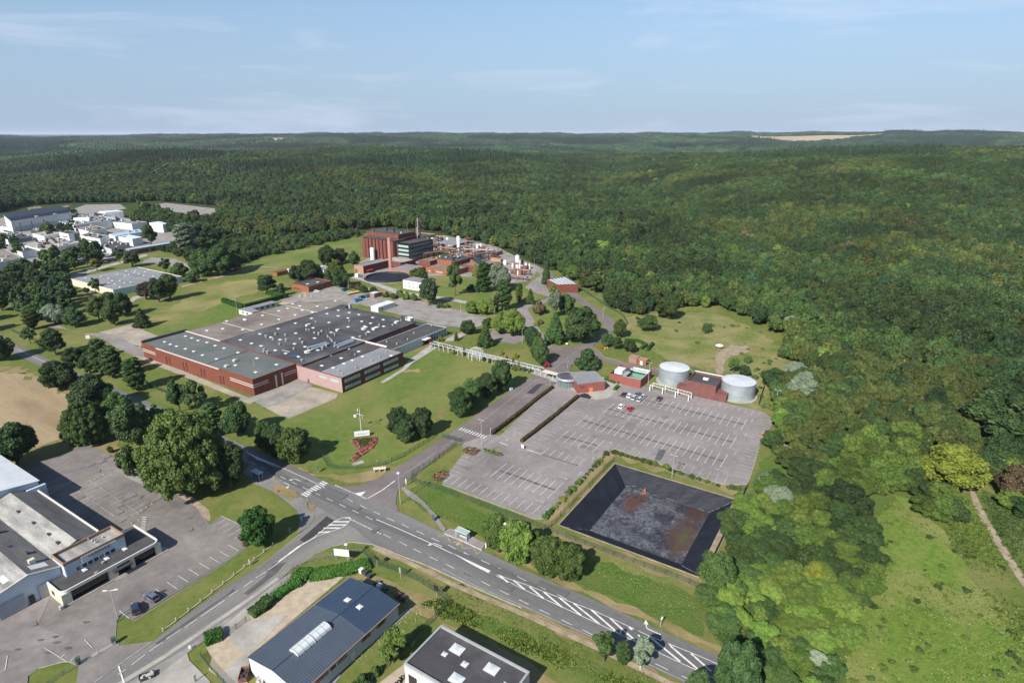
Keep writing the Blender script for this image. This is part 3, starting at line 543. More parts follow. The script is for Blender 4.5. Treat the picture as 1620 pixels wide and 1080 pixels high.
# ================================================================== FOLIAGE
def fol(name, c, var=0.35, hue=0.0):
    m = bpy.data.materials.new('leaves_'+name); m.use_nodes = True; MATS['leaves_'+name] = m
    n = m.node_tree.nodes; lk = m.node_tree.links.new; b = n['Principled BSDF']
    b.inputs['Roughness'].default_value = 0.62; b.inputs['Specular IOR Level'].default_value = 0.25
    geo = n.new('ShaderNodeNewGeometry'); t = n.new('ShaderNodeTexNoise'); t.inputs['Scale'].default_value = 0.45; t.inputs['Detail'].default_value = 5; t.inputs['Roughness'].default_value = .75
    lk(geo.outputs['Position'], t.inputs['Vector'])
    r = n.new('ShaderNodeValToRGB'); r.color_ramp.elements[0].position = .3; r.color_ramp.elements[1].position = .72
    r.color_ramp.elements[0].color = (c[0]*(1-var*1.1), c[1]*(1-var), c[2]*(1-var*.9), 1); r.color_ramp.elements[1].color = (min(1, c[0]*(1+var*1.25)), min(1, c[1]*(1+var)), c[2]*(1+var*.6), 1)
    lk(t.outputs['Fac'], r.inputs['Fac'])
    oi = n.new('ShaderNodeObjectInfo'); hs = n.new('ShaderNodeHueSaturation')
    a = n.new('ShaderNodeMapRange'); a.inputs[3].default_value = .486; a.inputs[4].default_value = .516; lk(oi.outputs['Random'], a.inputs[0]); lk(a.outputs[0], hs.inputs['Hue'])
    m2 = n.new('ShaderNodeMath'); m2.operation = 'MULTIPLY'; m2.inputs[1].default_value = 7.31; lk(oi.outputs['Random'], m2.inputs[0])
    fr = n.new('ShaderNodeMath'); fr.operation = 'FRACT'; lk(m2.outputs[0], fr.inputs[0])
    v = n.new('ShaderNodeMapRange'); v.inputs[3].default_value = .72; v.inputs[4].default_value = 1.32; lk(fr.outputs[0], v.inputs[0])
    t2 = n.new('ShaderNodeTexNoise'); t2.inputs['Scale'].default_value = .011; t2.inputs['Detail'].default_value = 3; lk(geo.outputs['Position'], t2.inputs['Vector'])
    q2 = n.new('ShaderNodeMapRange'); q2.inputs[1].default_value = .36; q2.inputs[2].default_value = .64; q2.inputs[3].default_value = .66; q2.inputs[4].default_value = 1.3; lk(t2.outputs['Fac'], q2.inputs[0])
    m3 = n.new('ShaderNodeMath'); m3.operation = 'MULTIPLY'; lk(v.outputs[0], m3.inputs[0]); lk(q2.outputs[0], m3.inputs[1]); lk(m3.outputs[0], hs.inputs['Value'])
    lk(r.outputs['Color'], hs.inputs['Color']); lk(hs.outputs['Color'], b.inputs['Base Color'])
    tl = n.new('ShaderNodeBsdfTranslucent'); lk(hs.outputs['Color'], tl.inputs['Color']); ms = n.new('ShaderNodeMixShader'); ms.inputs[0].default_value = .06; lk(b.outputs[0], ms.inputs[1]); lk(tl.outputs[0], ms.inputs[2]); lk(ms.outputs[0], n['Material Output'].inputs['Surface'])
    return m
fol('dark', (.037, .07, .021)); fol('mid', (.044, .082, .021)); fol('olive', (.054, .082, .018)); fol('bright', (.085, .135, .024))
fol('yellow', (.13, .145, .02)); fol('silver', (.14, .18, .12), .2); fol('wood_dark', (.027, .053, .016)); fol('wood_mid', (.041, .074, .019)); fol('wood_olive', (.06, .08, .02)); fol('far', (.018, .044, .02)); fol('far_light', (.035, .066, .022)); fol('far_pine', (.014, .032, .017)); fol('purple', (.045, .035, .026)); fol('pine', (.024, .045, .018)); fol('bluegreen', (.028, .066, .027))
fol('red', (.14, .02, .02)); fol('pink', (.3, .12, .12), .5); fol('brown', (.1, .075, .04)); fol('hedge', (.035, .1, .015)); fol('hedge_brown', (.05, .032, .016)); fol('willow', (.1, .15, .034))
mat('bark', (.11, .085, .06), .95, var=.3, scale=3); mat('birch_bark', (.4, .38, .34), .9, var=.2, scale=2)
def crown_data(kind, seed, nleaf, ls):
    rg = np.random.RandomState(seed); C_ = []; Rr = []
    if kind == 'ball':
        for i in range(64):
            d = rg.normal(size=3); d /= np.linalg.norm(d); k = rg.uniform(.76, 1.1); C_.append([d[0]*3.1*k, d[1]*3.1*k, 4.6+d[2]*3.6*k]); Rr.append(rg.uniform(.4, 1.05))
        C_ += [[0, 0, 4.6], [0, 0, 6], [0, 0, 3]]; Rr += [2.7, 2.3, 2.3]
    elif kind == 'round':
        for i in range(42):
            d = rg.normal(size=3); d /= np.linalg.norm(d)
            if d[2] < -.9: d[2] *= -1
            k = rg.uniform(.7, 1.08); C_.append([d[0]*2.9*k, d[1]*2.9*k, 4.7+d[2]*3.35*k]); Rr.append(rg.uniform(.65, 1.3))
        C_.append([0, 0, 4.9]); Rr.append(2.4)
    elif kind == 'open':
        for i in range(30):
            d = rg.normal(size=3); d /= np.linalg.norm(d); k = rg.uniform(.35, 1.1)
            C_.append([d[0]*2.7*k, d[1]*2.7*k, 5.6+d[2]*2.7*k]); Rr.append(rg.uniform(.5, 1.0))
    elif kind == 'poplar':
        for i in range(34):
            z = 1.2+10.3*(i+.5)/34; e = math.sin(math.pi*min(1, (z-.3)/12.2))**.6; t = i*2.4
            C_.append([math.cos(t)*1.0*e, math.sin(t)*1.0*e, z]); Rr.append(rg.uniform(.5, .8)*(.5+.5*e))
    elif kind == 'conifer':
        for i in range(60):
            z = .9+8.2*(i/59)**.9; e = (1-z/9.6); t = i*2.399+rg.uniform(-.3, .3); k = rg.uniform(.75, 1.15)
            C_.append([math.cos(t)*2.1*e*k, math.sin(t)*2.1*e*k, z]); Rr.append(.28+.75*e*rg.uniform(.7, 1.1))
    elif kind == 'pine':
        for i in range(26):
            z = 3+5.6*(i/25); e = 1-.45*abs((z-5)/4.5); t = i*2.399; k = rg.uniform(.5, 1.1)
            C_.append([math.cos(t)*2.1*e*k, math.sin(t)*2.1*e*k, z]); Rr.append(rg.uniform(.7, 1.15))
    elif kind == 'cedar':
        for lev in range(5):
            z = 1.2+lev*1.0; rr = 3.5*(1-lev*.17)
            for i in range(11-lev): t = i*6.283/(11-lev)+lev; k = rg.uniform(.5, 1.05); C_.append([math.cos(t)*rr*k, math.sin(t)*rr*k, z+rg.uniform(-.2, .2)]); Rr.append(rg.uniform(.6, .9))
    elif kind == 'shrub':
        for i in range(16):
            t = rg.uniform(0, 6.28); k = rg.uniform(0, 1.35); C_.append([math.cos(t)*k, math.sin(t)*k, .7+rg.uniform(0, .9)*(1.3-k*.6)]); Rr.append(rg.uniform(.4, .72))
    elif kind == 'weeping':
        for i in range(110):
            t = i*2.399; k = math.sqrt((i+.5)/110); rr = 4.2*k; z = 7.6-3.4*k**2.4+rg.uniform(-.7, .7); C_.append([math.cos(t)*rr, math.sin(t)*rr, z]); Rr.append(rg.uniform(.3, .75))
            if k > .7: C_.append([math.cos(t)*rr*rg.uniform(.9, 1.05), math.sin(t)*rr, z-rg.uniform(1, 1.8)]); Rr.append(rg.uniform(.4, .8)); C_.append([math.cos(t)*rr*rg.uniform(.85, 1), math.sin(t)*rr*.95, z-rg.uniform(2, 3)]); Rr.append(rg.uniform(.3, .7))
        C_.append([0, 0, 4.3]); Rr.append(2.9); C_.append([1.2, -1, 3.2]); Rr.append(2.2); C_.append([-1.2, -1, 3.2]); Rr.append(2.2)
    C_ = np.array(C_); Rr = np.array(Rr); n = nleaf*2
    p_ = Rr**2/np.sum(Rr**2); li = rg.choice(len(Rr), n, p=p_); d = rg.normal(size=(n, 3)); d /= np.linalg.norm(d, axis=1)[:, None]
    P = C_[li]+d*(Rr[li]*rg.uniform(.82, 1.14, n))[:, None]
    D = np.linalg.norm(P[:, None, :]-C_[None], axis=2)/Rr[None]; D[np.arange(n), li] = 9
    ok = (D.min(1) > .86) & (P[:, 2] > .25); P = P[ok][:nleaf]; d = d[ok][:nleaf]; n = len(P)
    jit = .65
    N = d+rg.normal(size=(n, 3))*jit; N[:, 2] += .35; N /= np.linalg.norm(N, axis=1)[:, None]
    T = np.cross(N, rg.normal(size=(n, 3))); T /= np.linalg.norm(T, axis=1)[:, None]; B = np.cross(N, T)
    s = ls*rg.uniform(.6, 1.35, n)[:, None]; el = 1.0
    if kind in ('weeping',): T = np.stack([np.zeros(n), np.zeros(n), -np.ones(n)], 1)+rg.normal(size=(n, 3))*.7; T /= np.linalg.norm(T, axis=1)[:, None]; B = np.cross(N, T); B /= np.linalg.norm(B, axis=1)[:, None]; el = 1.3
    V = np.stack([P-T*s*el*.5-B*s*.3, P+T*s*el*.1-B*s*.55, P+T*s*el*.6, P+T*s*el*.1+B*s*.55], 1).reshape(-1, 3)
    F = np.arange(4*n).reshape(n, 4)
    # inner masses behind the leaves
    cv = []; cf = []; off = 4*n; na, nb = 7, 5
    for c, r in zip(C_, Rr):
        r = r*.86; base = off+len(cv)
        for j in range(1, nb):
            ph = math.pi*j/nb
            for i in range(na): t = 2*math.pi*i/na+j*.4; q = r*rg.uniform(.85, 1.1); cv.append([c[0]+q*math.sin(ph)*math.cos(t), c[1]+q*math.sin(ph)*math.sin(t), c[2]+q*math.cos(ph)])
        cv.append([c[0], c[1], c[2]+r]); cv.append([c[0], c[1], c[2]-r]); top = off+len(cv)-2
        for j in range(nb-2):
            for i in range(na): k = (i+1) % na; cf.append((base+j*na+i, base+(j+1)*na+i, base+(j+1)*na+k, base+j*na+k))
        for i in range(na): k = (i+1) % na; cf.append((top, base+i, base+k)); cf.append((top+1, base+(nb-2)*na+k, base+(nb-2)*na+i))
    return np.vstack([V, np.array(cv)]), [tuple(x) for x in F.tolist()]+cf
NOM = {'ball': (3.9, 9.2), 'round': (3.9, 9.2), 'open': (3.6, 9.2), 'poplar': (1.7, 12.2), 'conifer': (2.7, 9.6), 'pine': (3.0, 9.6), 'cedar': (4.2, 6.0), 'shrub': (1.9, 2.3), 'weeping': (5.0, 8.4)}
CR = {}
def crown_mesh(kind, seed, nleaf, ls, mname):
    key = (kind, seed, nleaf, mname)
    if key in CR: return CR[key]
    base = (kind, seed, nleaf, '')
    if base not in CR: CR[base] = crown_data(kind, seed, nleaf, ls)
    v, f = CR[base]; me = bpy.data.meshes.new('crown'); me.from_pydata(v.tolist(), [], f); me.materials.append(M('leaves_'+mname)); me.update(); CR[key] = me
    return me
TR = {}
def trunk_mesh(kind, bark='bark'):
    if (kind, bark) in TR: return TR[(kind, bark)]
    r, h = NOM[kind]; b = MB()
    if kind == 'shrub':
        for i in range(4): t = i*1.6; b.tube((0, 0, 0), (.5*math.cos(t), .5*math.sin(t), 1.1), .06, .03, 5)
    else:
        ht = h*(.6 if kind in ('round', 'open', 'weeping', 'cedar') else .9)
        b.tube((0, 0, -.1), (.05, 0, ht*.4), .32, .22, 8, False); b.tube((.05, 0, ht*.4), (0, .1, ht), .22, .07, 8)
        if kind in ('round', 'open', 'weeping', 'pine'):
            for i in range(6):
                t = i*1.05+.3; z = h*(.28+.04*i); b.tube((.03, 0, z), (1.9*math.cos(t), 1.9*math.sin(t), z+1.8), .12, .05, 6, False)
    me_o = b.build('trunk', bark); me = me_o.data; bpy.data.objects.remove(me_o); TR[(kind, bark)] = me; return me
VAR = {'ball': [24, 25, 26], 'round': [1, 2, 3, 4], 'open': [5, 6, 7], 'poplar': [8, 9], 'conifer': [10, 11], 'pine': [12, 13], 'cedar': [14], 'shrub': [15, 16, 17], 'weeping': [18, 19]}
NLF = {'ball': 8500, 'round': 7500, 'open': 5500, 'poplar': 4000, 'conifer': 4200, 'pine': 3800, 'cedar': 4200, 'shrub': 1500, 'weeping': 24000}
LSZ = {'ball': .32, 'round': .34, 'open': .34, 'poplar': .36, 'conifer': .34, 'pine': .38, 'cedar': .4, 'shrub': .24, 'weeping': .17}
tcount = [0]
def tree(x, y, w_, topy, kind, leaf, label, name='tree', cat='tree', group=None, world=None, bark='bark', rad=None, ht=None, z0=0.0, low=False):
    """x,y foot of the trunk in the photograph, w_ crown width and topy the row of its top"""
    if world is None:
        p = G(x, y); h = HT(x, y, topy) if ht is None else ht
        D = p.y*CT+HCAM*ST - h*.5*ST; r = w_/2*D/FPX*1.1 if rad is None else rad
        if any(q in label for q in ('oval', 'trio', 'group of three', 'row beside the access', 'roadside r')): kind = 'ball'
    else: p = world; h = ht; r = rad
    tcount[0] += 1; k = tcount[0]; nr, nh = NOM[kind]; sd = VAR[kind][k % len(VAR[kind])]
    o = empty(name, (p[0], p[1], z0), label, cat, group, rz=(k*2.13) % 6.28); o.scale = (r/nr, r/nr, h/nh)
    nl = NLF[kind]; 
    if low: nl = nl//3
    c = bpy.data.objects.new('crown', crown_mesh(kind, sd, nl, LSZ[kind]*(1.6 if low else 1), leaf)); link(c, o)
    t = bpy.data.objects.new('trunk', trunk_mesh(kind, bark)); link(t, o)
    return o
exec_trees = []
def hedge(path, w_, h, leaf, label, name='hedge', cat='hedge', dens=26, ls=.22, world=False, group=None, lump=0.0):
    rg = np.random.RandomState(abs(hash(label)) % 9999 if False else len(label)*7+int(abs(path[0][0])))
    P = [Vector(p) if world else G(*p) for p in path]; V = []; F = []
    for p, q in zip(P[:-1], P[1:]):
        d = q-p; Ln = d.length; d.normalize(); nrm = Vector((-d.y, d.x, 0)); nseg = max(1, int(Ln/1.2))
        for i in range(nseg):
            hh = h*(1-lump*rg.uniform(0, 1)); ww = w_*(1-lump*rg.uniform(0, .6)); c0 = p+d*(Ln*i/nseg); c1 = p+d*(Ln*(i+1)/nseg); b0 = len(V)
            for c in (c0, c1):
                for sgn in (-1, 1):
                    for z in (0, hh*.92): q2 = c+nrm*(sgn*ww*.44*(1 if z == 0 else .85)); V.append((q2.x, q2.y, z))
            for f in ((0, 1, 5, 4), (2, 6, 7, 3), (1, 3, 7, 5), (0, 2, 3, 1), (4, 5, 7, 6)): F.append(tuple(b0+k for k in f))
            n = int(dens*(Ln/nseg)*(w_+2*h))
            for _ in range(n):
                t = rg.uniform(0, 1); u = rg.uniform(0, w_+2*h); c = c0.lerp(c1, t)
                if u < h: o3 = -ww/2; z = min(u, hh); nn = -nrm
                elif u < h+w_: o3 = (u-h-w_/2)*ww/w_; z = hh; nn = Vector((0, 0, 1))
                else: o3 = ww/2; z = min(u-h-w_, hh); nn = nrm
                c = c+nrm*(o3+rg.uniform(-.1, .1)); c = Vector((c.x, c.y, z+rg.uniform(-.12, .1)))
                N = (nn+Vector(rg.normal(size=3))*.6).normalized(); T = N.orthogonal().normalized(); B = N.cross(T); s_ = ls*rg.uniform(.6, 1.3); k = len(V)
                V += [tuple(c-T*s_-B*s_*.4), tuple(c+T*s_*.2-B*s_*.8), tuple(c+T*s_), tuple(c+T*s_*.2+B*s_*.8)]; F.append((k, k+1, k+2, k+3))
    me = bpy.data.meshes.new(name); me.from_pydata(V, [], F); me.materials.append(M('leaves_'+leaf)); me.update()
    return tag(link(bpy.data.objects.new(name, me)), label, cat, group)
# (x, y, crown width, top row, kind, leaf, label[, bark])
TREES = [
(28, 733, 58, 668, 'round', 'dark', 'dark round lone tree at the edge of the bare field above the white shed'),
(98, 613, 52, 570, 'round', 'dark', 'dark spreading tree between the bare field and the road at left'),
(148, 652, 60, 596, 'round', 'dark', 'broad dark tree at the right corner of the bare field'),
(140, 700, 64, 636, 'weeping', 'mid', 'drooping tree above the upper left corner of the dealer yard'),
(193, 680, 44, 622, 'round', 'mid', 'mid green round tree behind the darker round tree beside the drooping one'),
(212, 700, 56, 630, 'round', 'dark', 'large dark round tree left of the bright weeping tree'),
(250, 686, 34, 640, 'open', 'mid', 'loose green tree peeping over the bright weeping tree'),
(300, 778, 125, 652, 'weeping', 'willow', 'huge bright green weeping tree between the dealer yard and the road'),
(262, 765, 60, 690, 'weeping', 'willow', 'lower bright weeping tree on the left flank of the huge one'),
(208, 748, 38, 700, 'shrub', 'mid', 'big rounded bush at the left foot of the huge weeping tree'),
(366, 770, 52, 700, 'round', 'dark', 'dark round tree right of the huge weeping tree next to the bus shelter'),
(338, 690, 30, 636, 'poplar', 'dark', 'upright dark tree between the brick hall path and the weeping tree'),
(377, 690, 46, 636, 'round', 'dark', 'dark round tree below the concrete apron'),
(285, 652, 34, 600, 'open', 'dark', 'left of two tall trees below the long brick hall wall'),
(312, 655, 34, 602, 'open', 'dark', 'right of two tall trees below the long brick hall wall'),
(217, 617, 30, 564, 'poplar', 'mid', 'tall upright tree alone near the left end of the brick hall'),
(180, 598, 28, 546, 'poplar', 'dark', 'narrow tree with pale trunk right of its twin beside the left road'),
(163, 592, 28, 534, 'poplar', 'dark', 'narrow tall tree left of its twin beside the left road'),
(143, 590, 26, 558, 'round', 'dark', 'small dark tree at the foot of the two narrow trees'),
(116, 578, 24, 549, 'round', 'mid', 'rounded small tree at the left end of the roadside thicket'),
(134, 572, 26, 550, 'round', 'dark', 'low dark tree inside the roadside thicket'),
(176, 560, 14, 545, 'shrub', 'mid', 'shrub behind the two narrow trees near the service road'),
(88, 562, 34, 521, 'pine', 'dark', 'dark pine on the grass between the left road and the service road'),
(48, 543, 20, 518, 'open', 'mid', 'small thin tree on the grass left of the dark pine'),
(52, 521, 20, 489, 'poplar', 'olive', 'slim olive tree by the bend of the service road'),
(2, 570, 38, 524, 'round', 'dark', 'dark tree cut by the left edge of the picture above the road'),
(88, 513, 36, 482, 'round', 'silver', 'rounded grey green willow above the service road'),
(120, 516, 30, 485, 'round', 'dark', 'small dark tree right of the grey green willow'),
(157, 505, 26, 468, 'round', 'olive', 'olive tree at the left of the group above the concrete apron'),
(172, 492, 26, 460, 'round', 'dark', 'dark tree at the back of the group above the concrete apron'),
(182, 514, 30, 474, 'round', 'olive', 'yellowish tree at the front of the group above the concrete apron'),
(195, 500, 28, 462, 'round', 'mid', 'green tree at the right of the group above the concrete apron'),
(226, 517, 27, 487, 'conifer', 'dark', 'compact conical tree on the lawn beside the concrete apron'),
(232, 474, 26, 446, 'pine', 'purple', 'brownish pine between the white flat roof hall and the lawn'),
(252, 478, 26, 440, 'pine', 'dark', 'left pine of the pair right of the white flat roof hall'),
(270, 474, 28, 432, 'pine', 'dark', 'right pine of the pair right of the white flat roof hall'),
(152, 463, 16, 439, 'open', 'mid', 'small tree in front of the pale wall of the flat roof hall'),
(138, 466, 10, 454, 'open', 'mid', 'tiny tree left of the pale wall of the flat roof hall'),
(154, 429, 20, 409, 'open', 'yellow', 'yellow green tree between the white complex and the flat roof hall'),
(190, 416, 18, 392, 'open', 'dark', 'dark tree in front of the brown building with the light blue roof'),
(210, 422, 24, 397, 'pine', 'dark', 'dark wide pine left of the sports court'),
(240, 392, 26, 356, 'open', 'dark', 'tall dark tree rising in front of the light blue roof'),
(263, 432, 18, 408, 'open', 'mid', 'loose tree at the lower edge of the sports court'),
(284, 438, 26, 415, 'round', 'mid', 'rounded tree right of the sports court'),
(305, 446, 26, 428, 'shrub', 'mid', 'wide bush below the tree right of the sports court'),
(324, 437, 36, 396, 'round', 'mid', 'big green tree at the left end of the wood behind the meadow'),
(350, 436, 38, 388, 'round', 'mid', 'tallest green tree of the wood behind the meadow'),
(372, 428, 30, 392, 'round', 'dark', 'dark green tree at the right of the wood behind the meadow'),
(296, 400, 30, 352, 'poplar', 'silver', 'tall pale trunked poplar behind the brown building', 'birch_bark'),
(320, 388, 40, 350, 'round', 'dark', 'dark broad tree right of the pale poplar'),
(423, 464, 29, 434, 'pine', 'dark', 'dark rounded pine alone at the corner of the clipped hedge'),
(472, 446, 24, 419, 'round', 'dark', 'smaller dark tree behind the low brick workshop'),
(493, 446, 38, 410, 'round', 'dark', 'big dark tree behind the low brick workshop'),
(445, 468, 12, 447, 'round', 'dark', 'little tree at the left corner of the low brick workshop'),
(518, 421, 26, 388, 'round', 'mid', 'left tree of the pair on the meadow left of the tall brick block'),
(538, 416, 24, 392, 'round', 'dark', 'darker tree of the pair on the meadow left of the tall brick block'),
(532, 440, 26, 410, 'round', 'yellow', 'bright yellow green tree left of the orange brick workshop'),
(540, 454, 28, 422, 'round', 'mid', 'green tree below the yellow one left of the orange workshop'),
(561, 422, 18, 398, 'round', 'mid', 'green tree at the left corner of the orange workshop'),
(517, 446, 18, 430, 'shrub', 'dark', 'dark bush between the low brick workshop and the green tree'),
(663, 447, 30, 424, 'weeping', 'bright', 'light green weeping tree behind the white two storey block'),
(679, 483, 30, 441, 'pine', 'pine', 'very dark pine at the right end of the white two storey block'),
(720, 468, 26, 414, 'open', 'mid', 'tall tree in front of the orange laboratory'),
(766, 462, 24, 413, 'poplar', 'mid', 'tall green tree left of the silvery tree by the tank yard'),
(789, 461, 36, 413, 'round', 'silver', 'silvery tree in front of the tank yard'),
(752, 438, 10, 414, 'conifer', 'yellow', 'golden conifer at the right corner of the orange laboratory'),
(745, 460, 14, 449, 'shrub', 'dark', 'dark round bush left of the tall green tree'),
(755, 462, 10, 443, 'conifer', 'bluegreen', 'blue green conifer between the dark bush and tall tree'),
(798, 492, 22, 440, 'poplar', 'dark', 'dark columnar tree on the lawn above the bright green pair'),
(748, 496, 22, 475, 'round', 'bright', 'left bright green bush tree above the back car park'),
(763, 498, 20, 474, 'round', 'bright', 'right bright green bush tree above the back car park'),
(776, 497, 16, 472, 'weeping', 'willow', 'pale weeping tree left of the dark columnar tree'),
(785, 494, 9, 466, 'poplar', 'purple', 'narrow purple tree between pale weeping and dark columnar trees'),
(821, 478, 11, 450, 'poplar', 'bright', 'slim bright tree at the turn of the plant road'),
(839, 481, 15, 456, 'conifer', 'mid', 'small conifer right of the slim bright tree'),
(792, 528, 30, 492, 'round', 'bright', 'left bright green tree beside the small car park'),
(811, 532, 34, 486, 'round', 'bright', 'right bright green tree beside the small car park'),
(773, 518, 18, 503, 'round', 'mid', 'small green tree at the right end of the back car park'),
(768, 548, 25, 511, 'conifer', 'mid', 'green conifer between the pergola and the small car park'),
(740, 529, 22, 506, 'round', 'mid', 'round tree right of the flat annexe by the path'),
(722, 539, 8, 524, 'conifer', 'dark', 'small dark conifer beside the path to the pergola'),
(697, 540, 9, 530, 'shrub', 'yellow', 'yellow shrub at the factory end of the pergola'),
(842, 553, 27, 518, 'round', 'dark', 'upper dark tree of the pair left of the road fork'),
(853, 577, 27, 532, 'round', 'mid', 'lower tree of the pair left of the road fork'),
(865, 581, 12, 570, 'shrub', 'red', 'dark red bush at the road end of the pergola'),
(852, 497, 24, 476, 'shrub', 'brown', 'reddish brown shrub inside the road loop'),
(864, 450, 16, 411, 'conifer', 'dark', 'dark conifer at the left corner of the far brick store'),
(875, 470, 15, 449, 'open', 'bright', 'bright small tree in front of the far brick store'),
(878, 503, 24, 458, 'open', 'silver', 'pale green tall tree below the far brick store'),
(897, 498, 26, 464, 'round', 'mid', 'green tree right of the pale tall tree'),
(878, 542, 34, 494, 'conifer', 'dark', 'broad dark conifer inside the road loop'),
(920, 542, 52, 486, 'round', 'dark', 'large spreading dark tree inside the road loop'),
(980, 534, 19, 505, 'round', 'olive', 'yellowish round tree beside the end of the road loop'),
(960, 548, 20, 525, 'round', 'dark', 'dark small tree at the tip of the roundabout lawn'),
(976, 552, 16, 533, 'pine', 'dark', 'middle small tree beside the substation'),
(996, 557, 19, 537, 'round', 'dark', 'right small tree beside the substation'),
(930, 581, 42, 553, 'cedar', 'dark', 'wide low cedar behind the round gatehouse'),
(1024, 523, 28, 497, 'round', 'mid', 'green bush tree at the left edge of the meadow'),
(1055, 503, 40, 468, 'round', 'olive', 'broad olive tree at the upper left edge of the meadow'),
(1118, 526, 16, 510, 'shrub', 'dark', 'lone small bush in the middle of the meadow'),
(1160, 590, 20, 566, 'open', 'mid', 'small multi stem tree behind the brick pump house'),
(1178, 594, 18, 577, 'round', 'dark', 'dark bush tree above the right tank'),
(1183, 574, 13, 561, 'shrub', 'mid', 'round bush at the sandy track in the meadow'),
(728, 658, 36, 609, 'round', 'mid', 'nearest round tree of the row beside the access road'),
(747, 643, 30, 600, 'round', 'mid', 'second tree of the row beside the access road'),
(744, 628, 22, 596, 'round', 'bright', 'lighter green tree behind the row beside the access road'),
(770, 627, 32, 587, 'round', 'dark', 'third dark tree of the row beside the access road'),
(793, 618, 30, 567, 'round', 'dark', 'farthest tall tree of the row beside the access road'),
(632, 688, 38, 642, 'round', 'dark', 'back tree of the group of three on the front lawn'),
(641, 699, 30, 661, 'round', 'dark', 'front tree of the group of three on the front lawn'),
(668, 691, 32, 643, 'round', 'dark', 'right hand tree of the group of three on the front lawn'),
(421, 712, 30, 664, 'round', 'mid', 'left lighter tree of the trio at the corner of the front lawn'),
(440, 722, 40, 668, 'round', 'dark', 'middle tree of the trio at the corner of the front lawn'),
(467, 730, 48, 676, 'round', 'olive', 'right olive tree of the trio at the corner of the front lawn'),
(410, 860, 54, 801, 'round', 'hedge', 'dense oval tree on the verge between the yard bays and the junction'),
(785, 868, 44, 808, 'round', 'olive', 'leftmost tree of the roadside row beside the bus shelter'),
(818, 888, 50, 824, 'round', 'bright', 'bright green tree in the roadside row with bare low trunk'),
(845, 886, 30, 838, 'open', 'olive', 'thin tree between the bright and the olive roadside trees'),
(866, 908, 52, 846, 'round', 'olive', 'big olive tree of the roadside row by the lined basin'),
(900, 915, 46, 862, 'round', 'olive', 'rightmost olive tree of the roadside row by the lined basin'),
(955, 1046, 36, 996, 'open', 'mid', 'left of three small trees on the near verge of the main road'),
(985, 1049, 22, 1014, 'poplar', 'mid', 'middle and smallest of three trees on the near verge'),
(1013, 1058, 38, 1010, 'open', 'silver', 'right of three trees on the near verge with a white trunk', 'birch_bark'),
(1160, 1108, 62, 1014, 'round', 'dark', 'dark tree at the bottom edge overhanging the end of the main road'),
(1102, 1110, 40, 1062, 'round', 'dark', 'tree top at the bottom edge left of the dark overhanging tree'),
(622, 1047, 52, 998, 'open', 'bright', 'airy bright tree on the lawn behind the blue roofed workshop'),
(595, 1067, 16, 1052, 'shrub', 'bright', 'small shrub on the lawn below the airy bright tree'),
(573, 1085, 30, 1068, 'shrub', 'mid', 'shrub at the bottom edge behind the blue roofed workshop'),
(175, 716, 12, 705, 'shrub', 'dark', 'dark small bush at the upper corner of the dealer yard'),
(145, 702, 12, 693, 'shrub', 'mid', 'left little bush above the dealer yard'),
(156, 700, 10, 692, 'shrub', 'mid', 'second little bush above the dealer yard'),
(165, 699, 10, 691, 'shrub', 'silver', 'third little bush above the dealer yard'),
(125, 704, 22, 690, 'shrub', 'dark', 'low dark bush below the drooping tree'),
(610, 482, 0, 0, 'shrub', 'mid', '')]
TREES = TREES[:-1]
for t in TREES:
    x, y, w_, ty, kind, leaf, lab = t[:7]
    nm, ct = ('shrub', 'shrub') if kind == 'shrub' else (('conifer', 'tree') if kind in ('conifer', 'pine', 'cedar') else ('tree', 'tree'))
    tree(x, y, w_, ty, kind, leaf, lab, name=nm, cat=ct, bark=t[7] if len(t) > 7 else 'bark')
# rows of bushes on the bank above the back car park
for i, (x, y, w_, ty, lf) in enumerate([(612, 470, 12, 461, 'mid'), (622, 473, 12, 463, 'mid'), (634, 470, 14, 457, 'bright'), (644, 474, 14, 461, 'bright'), (655, 476, 13, 463, 'bright'), (698, 487, 14, 478, 'mid'), (708, 487, 10, 480, 'mid'), (575, 463, 16, 450, 'dark'), (593, 467, 16, 452, 'dark'), (566, 457, 12, 449, 'brown'), (555, 456, 12, 449, 'brown'), (715, 453, 12, 446, 'mid'), (855, 512, 12, 505, 'brown'), (848, 516, 10, 509, 'yellow')]):
    tree(x, y, w_, ty, 'shrub', lf, 'low rounded bush in the plantings around the back car park', name='shrub', cat='shrub', group='bushes on the bank above the back car park')
for i, (x, y, w_, ty) in enumerate([(689, 548, 10, 541), (699, 549, 10, 543), (706, 551, 10, 544), (716, 553, 9, 545), (742, 562, 9, 554), (766, 571, 9, 564), (776, 573, 10, 566), (786, 575, 8, 567), (830, 588, 9, 580), (838, 589, 9, 581), (815, 585, 12, 577)]):
    tree(x, y, w_, ty, 'shrub', ['mid', 'bright', 'olive'][i % 3], 'garden shrub in the bed on the lawn side of the pergola', name='shrub', cat='shrub', group='garden shrubs along the pergola')
for i, (x, y, w_, ty, lf) in enumerate([(718, 560, 6, 547, 'yellow'), (734, 562, 7, 548, 'yellow'), (821, 586, 7, 570, 'bright'), (793, 561, 7, 552, 'yellow'), (815, 566, 9, 555, 'yellow'), (802, 575, 8, 562, 'purple'), (812, 580, 8, 566, 'purple')]):
    tree(x, y, w_, ty, 'conifer', lf, 'small pointed ornamental bush beside the white pergola', name='shrub', cat='shrub', group='ornamental conifers along the pergola')
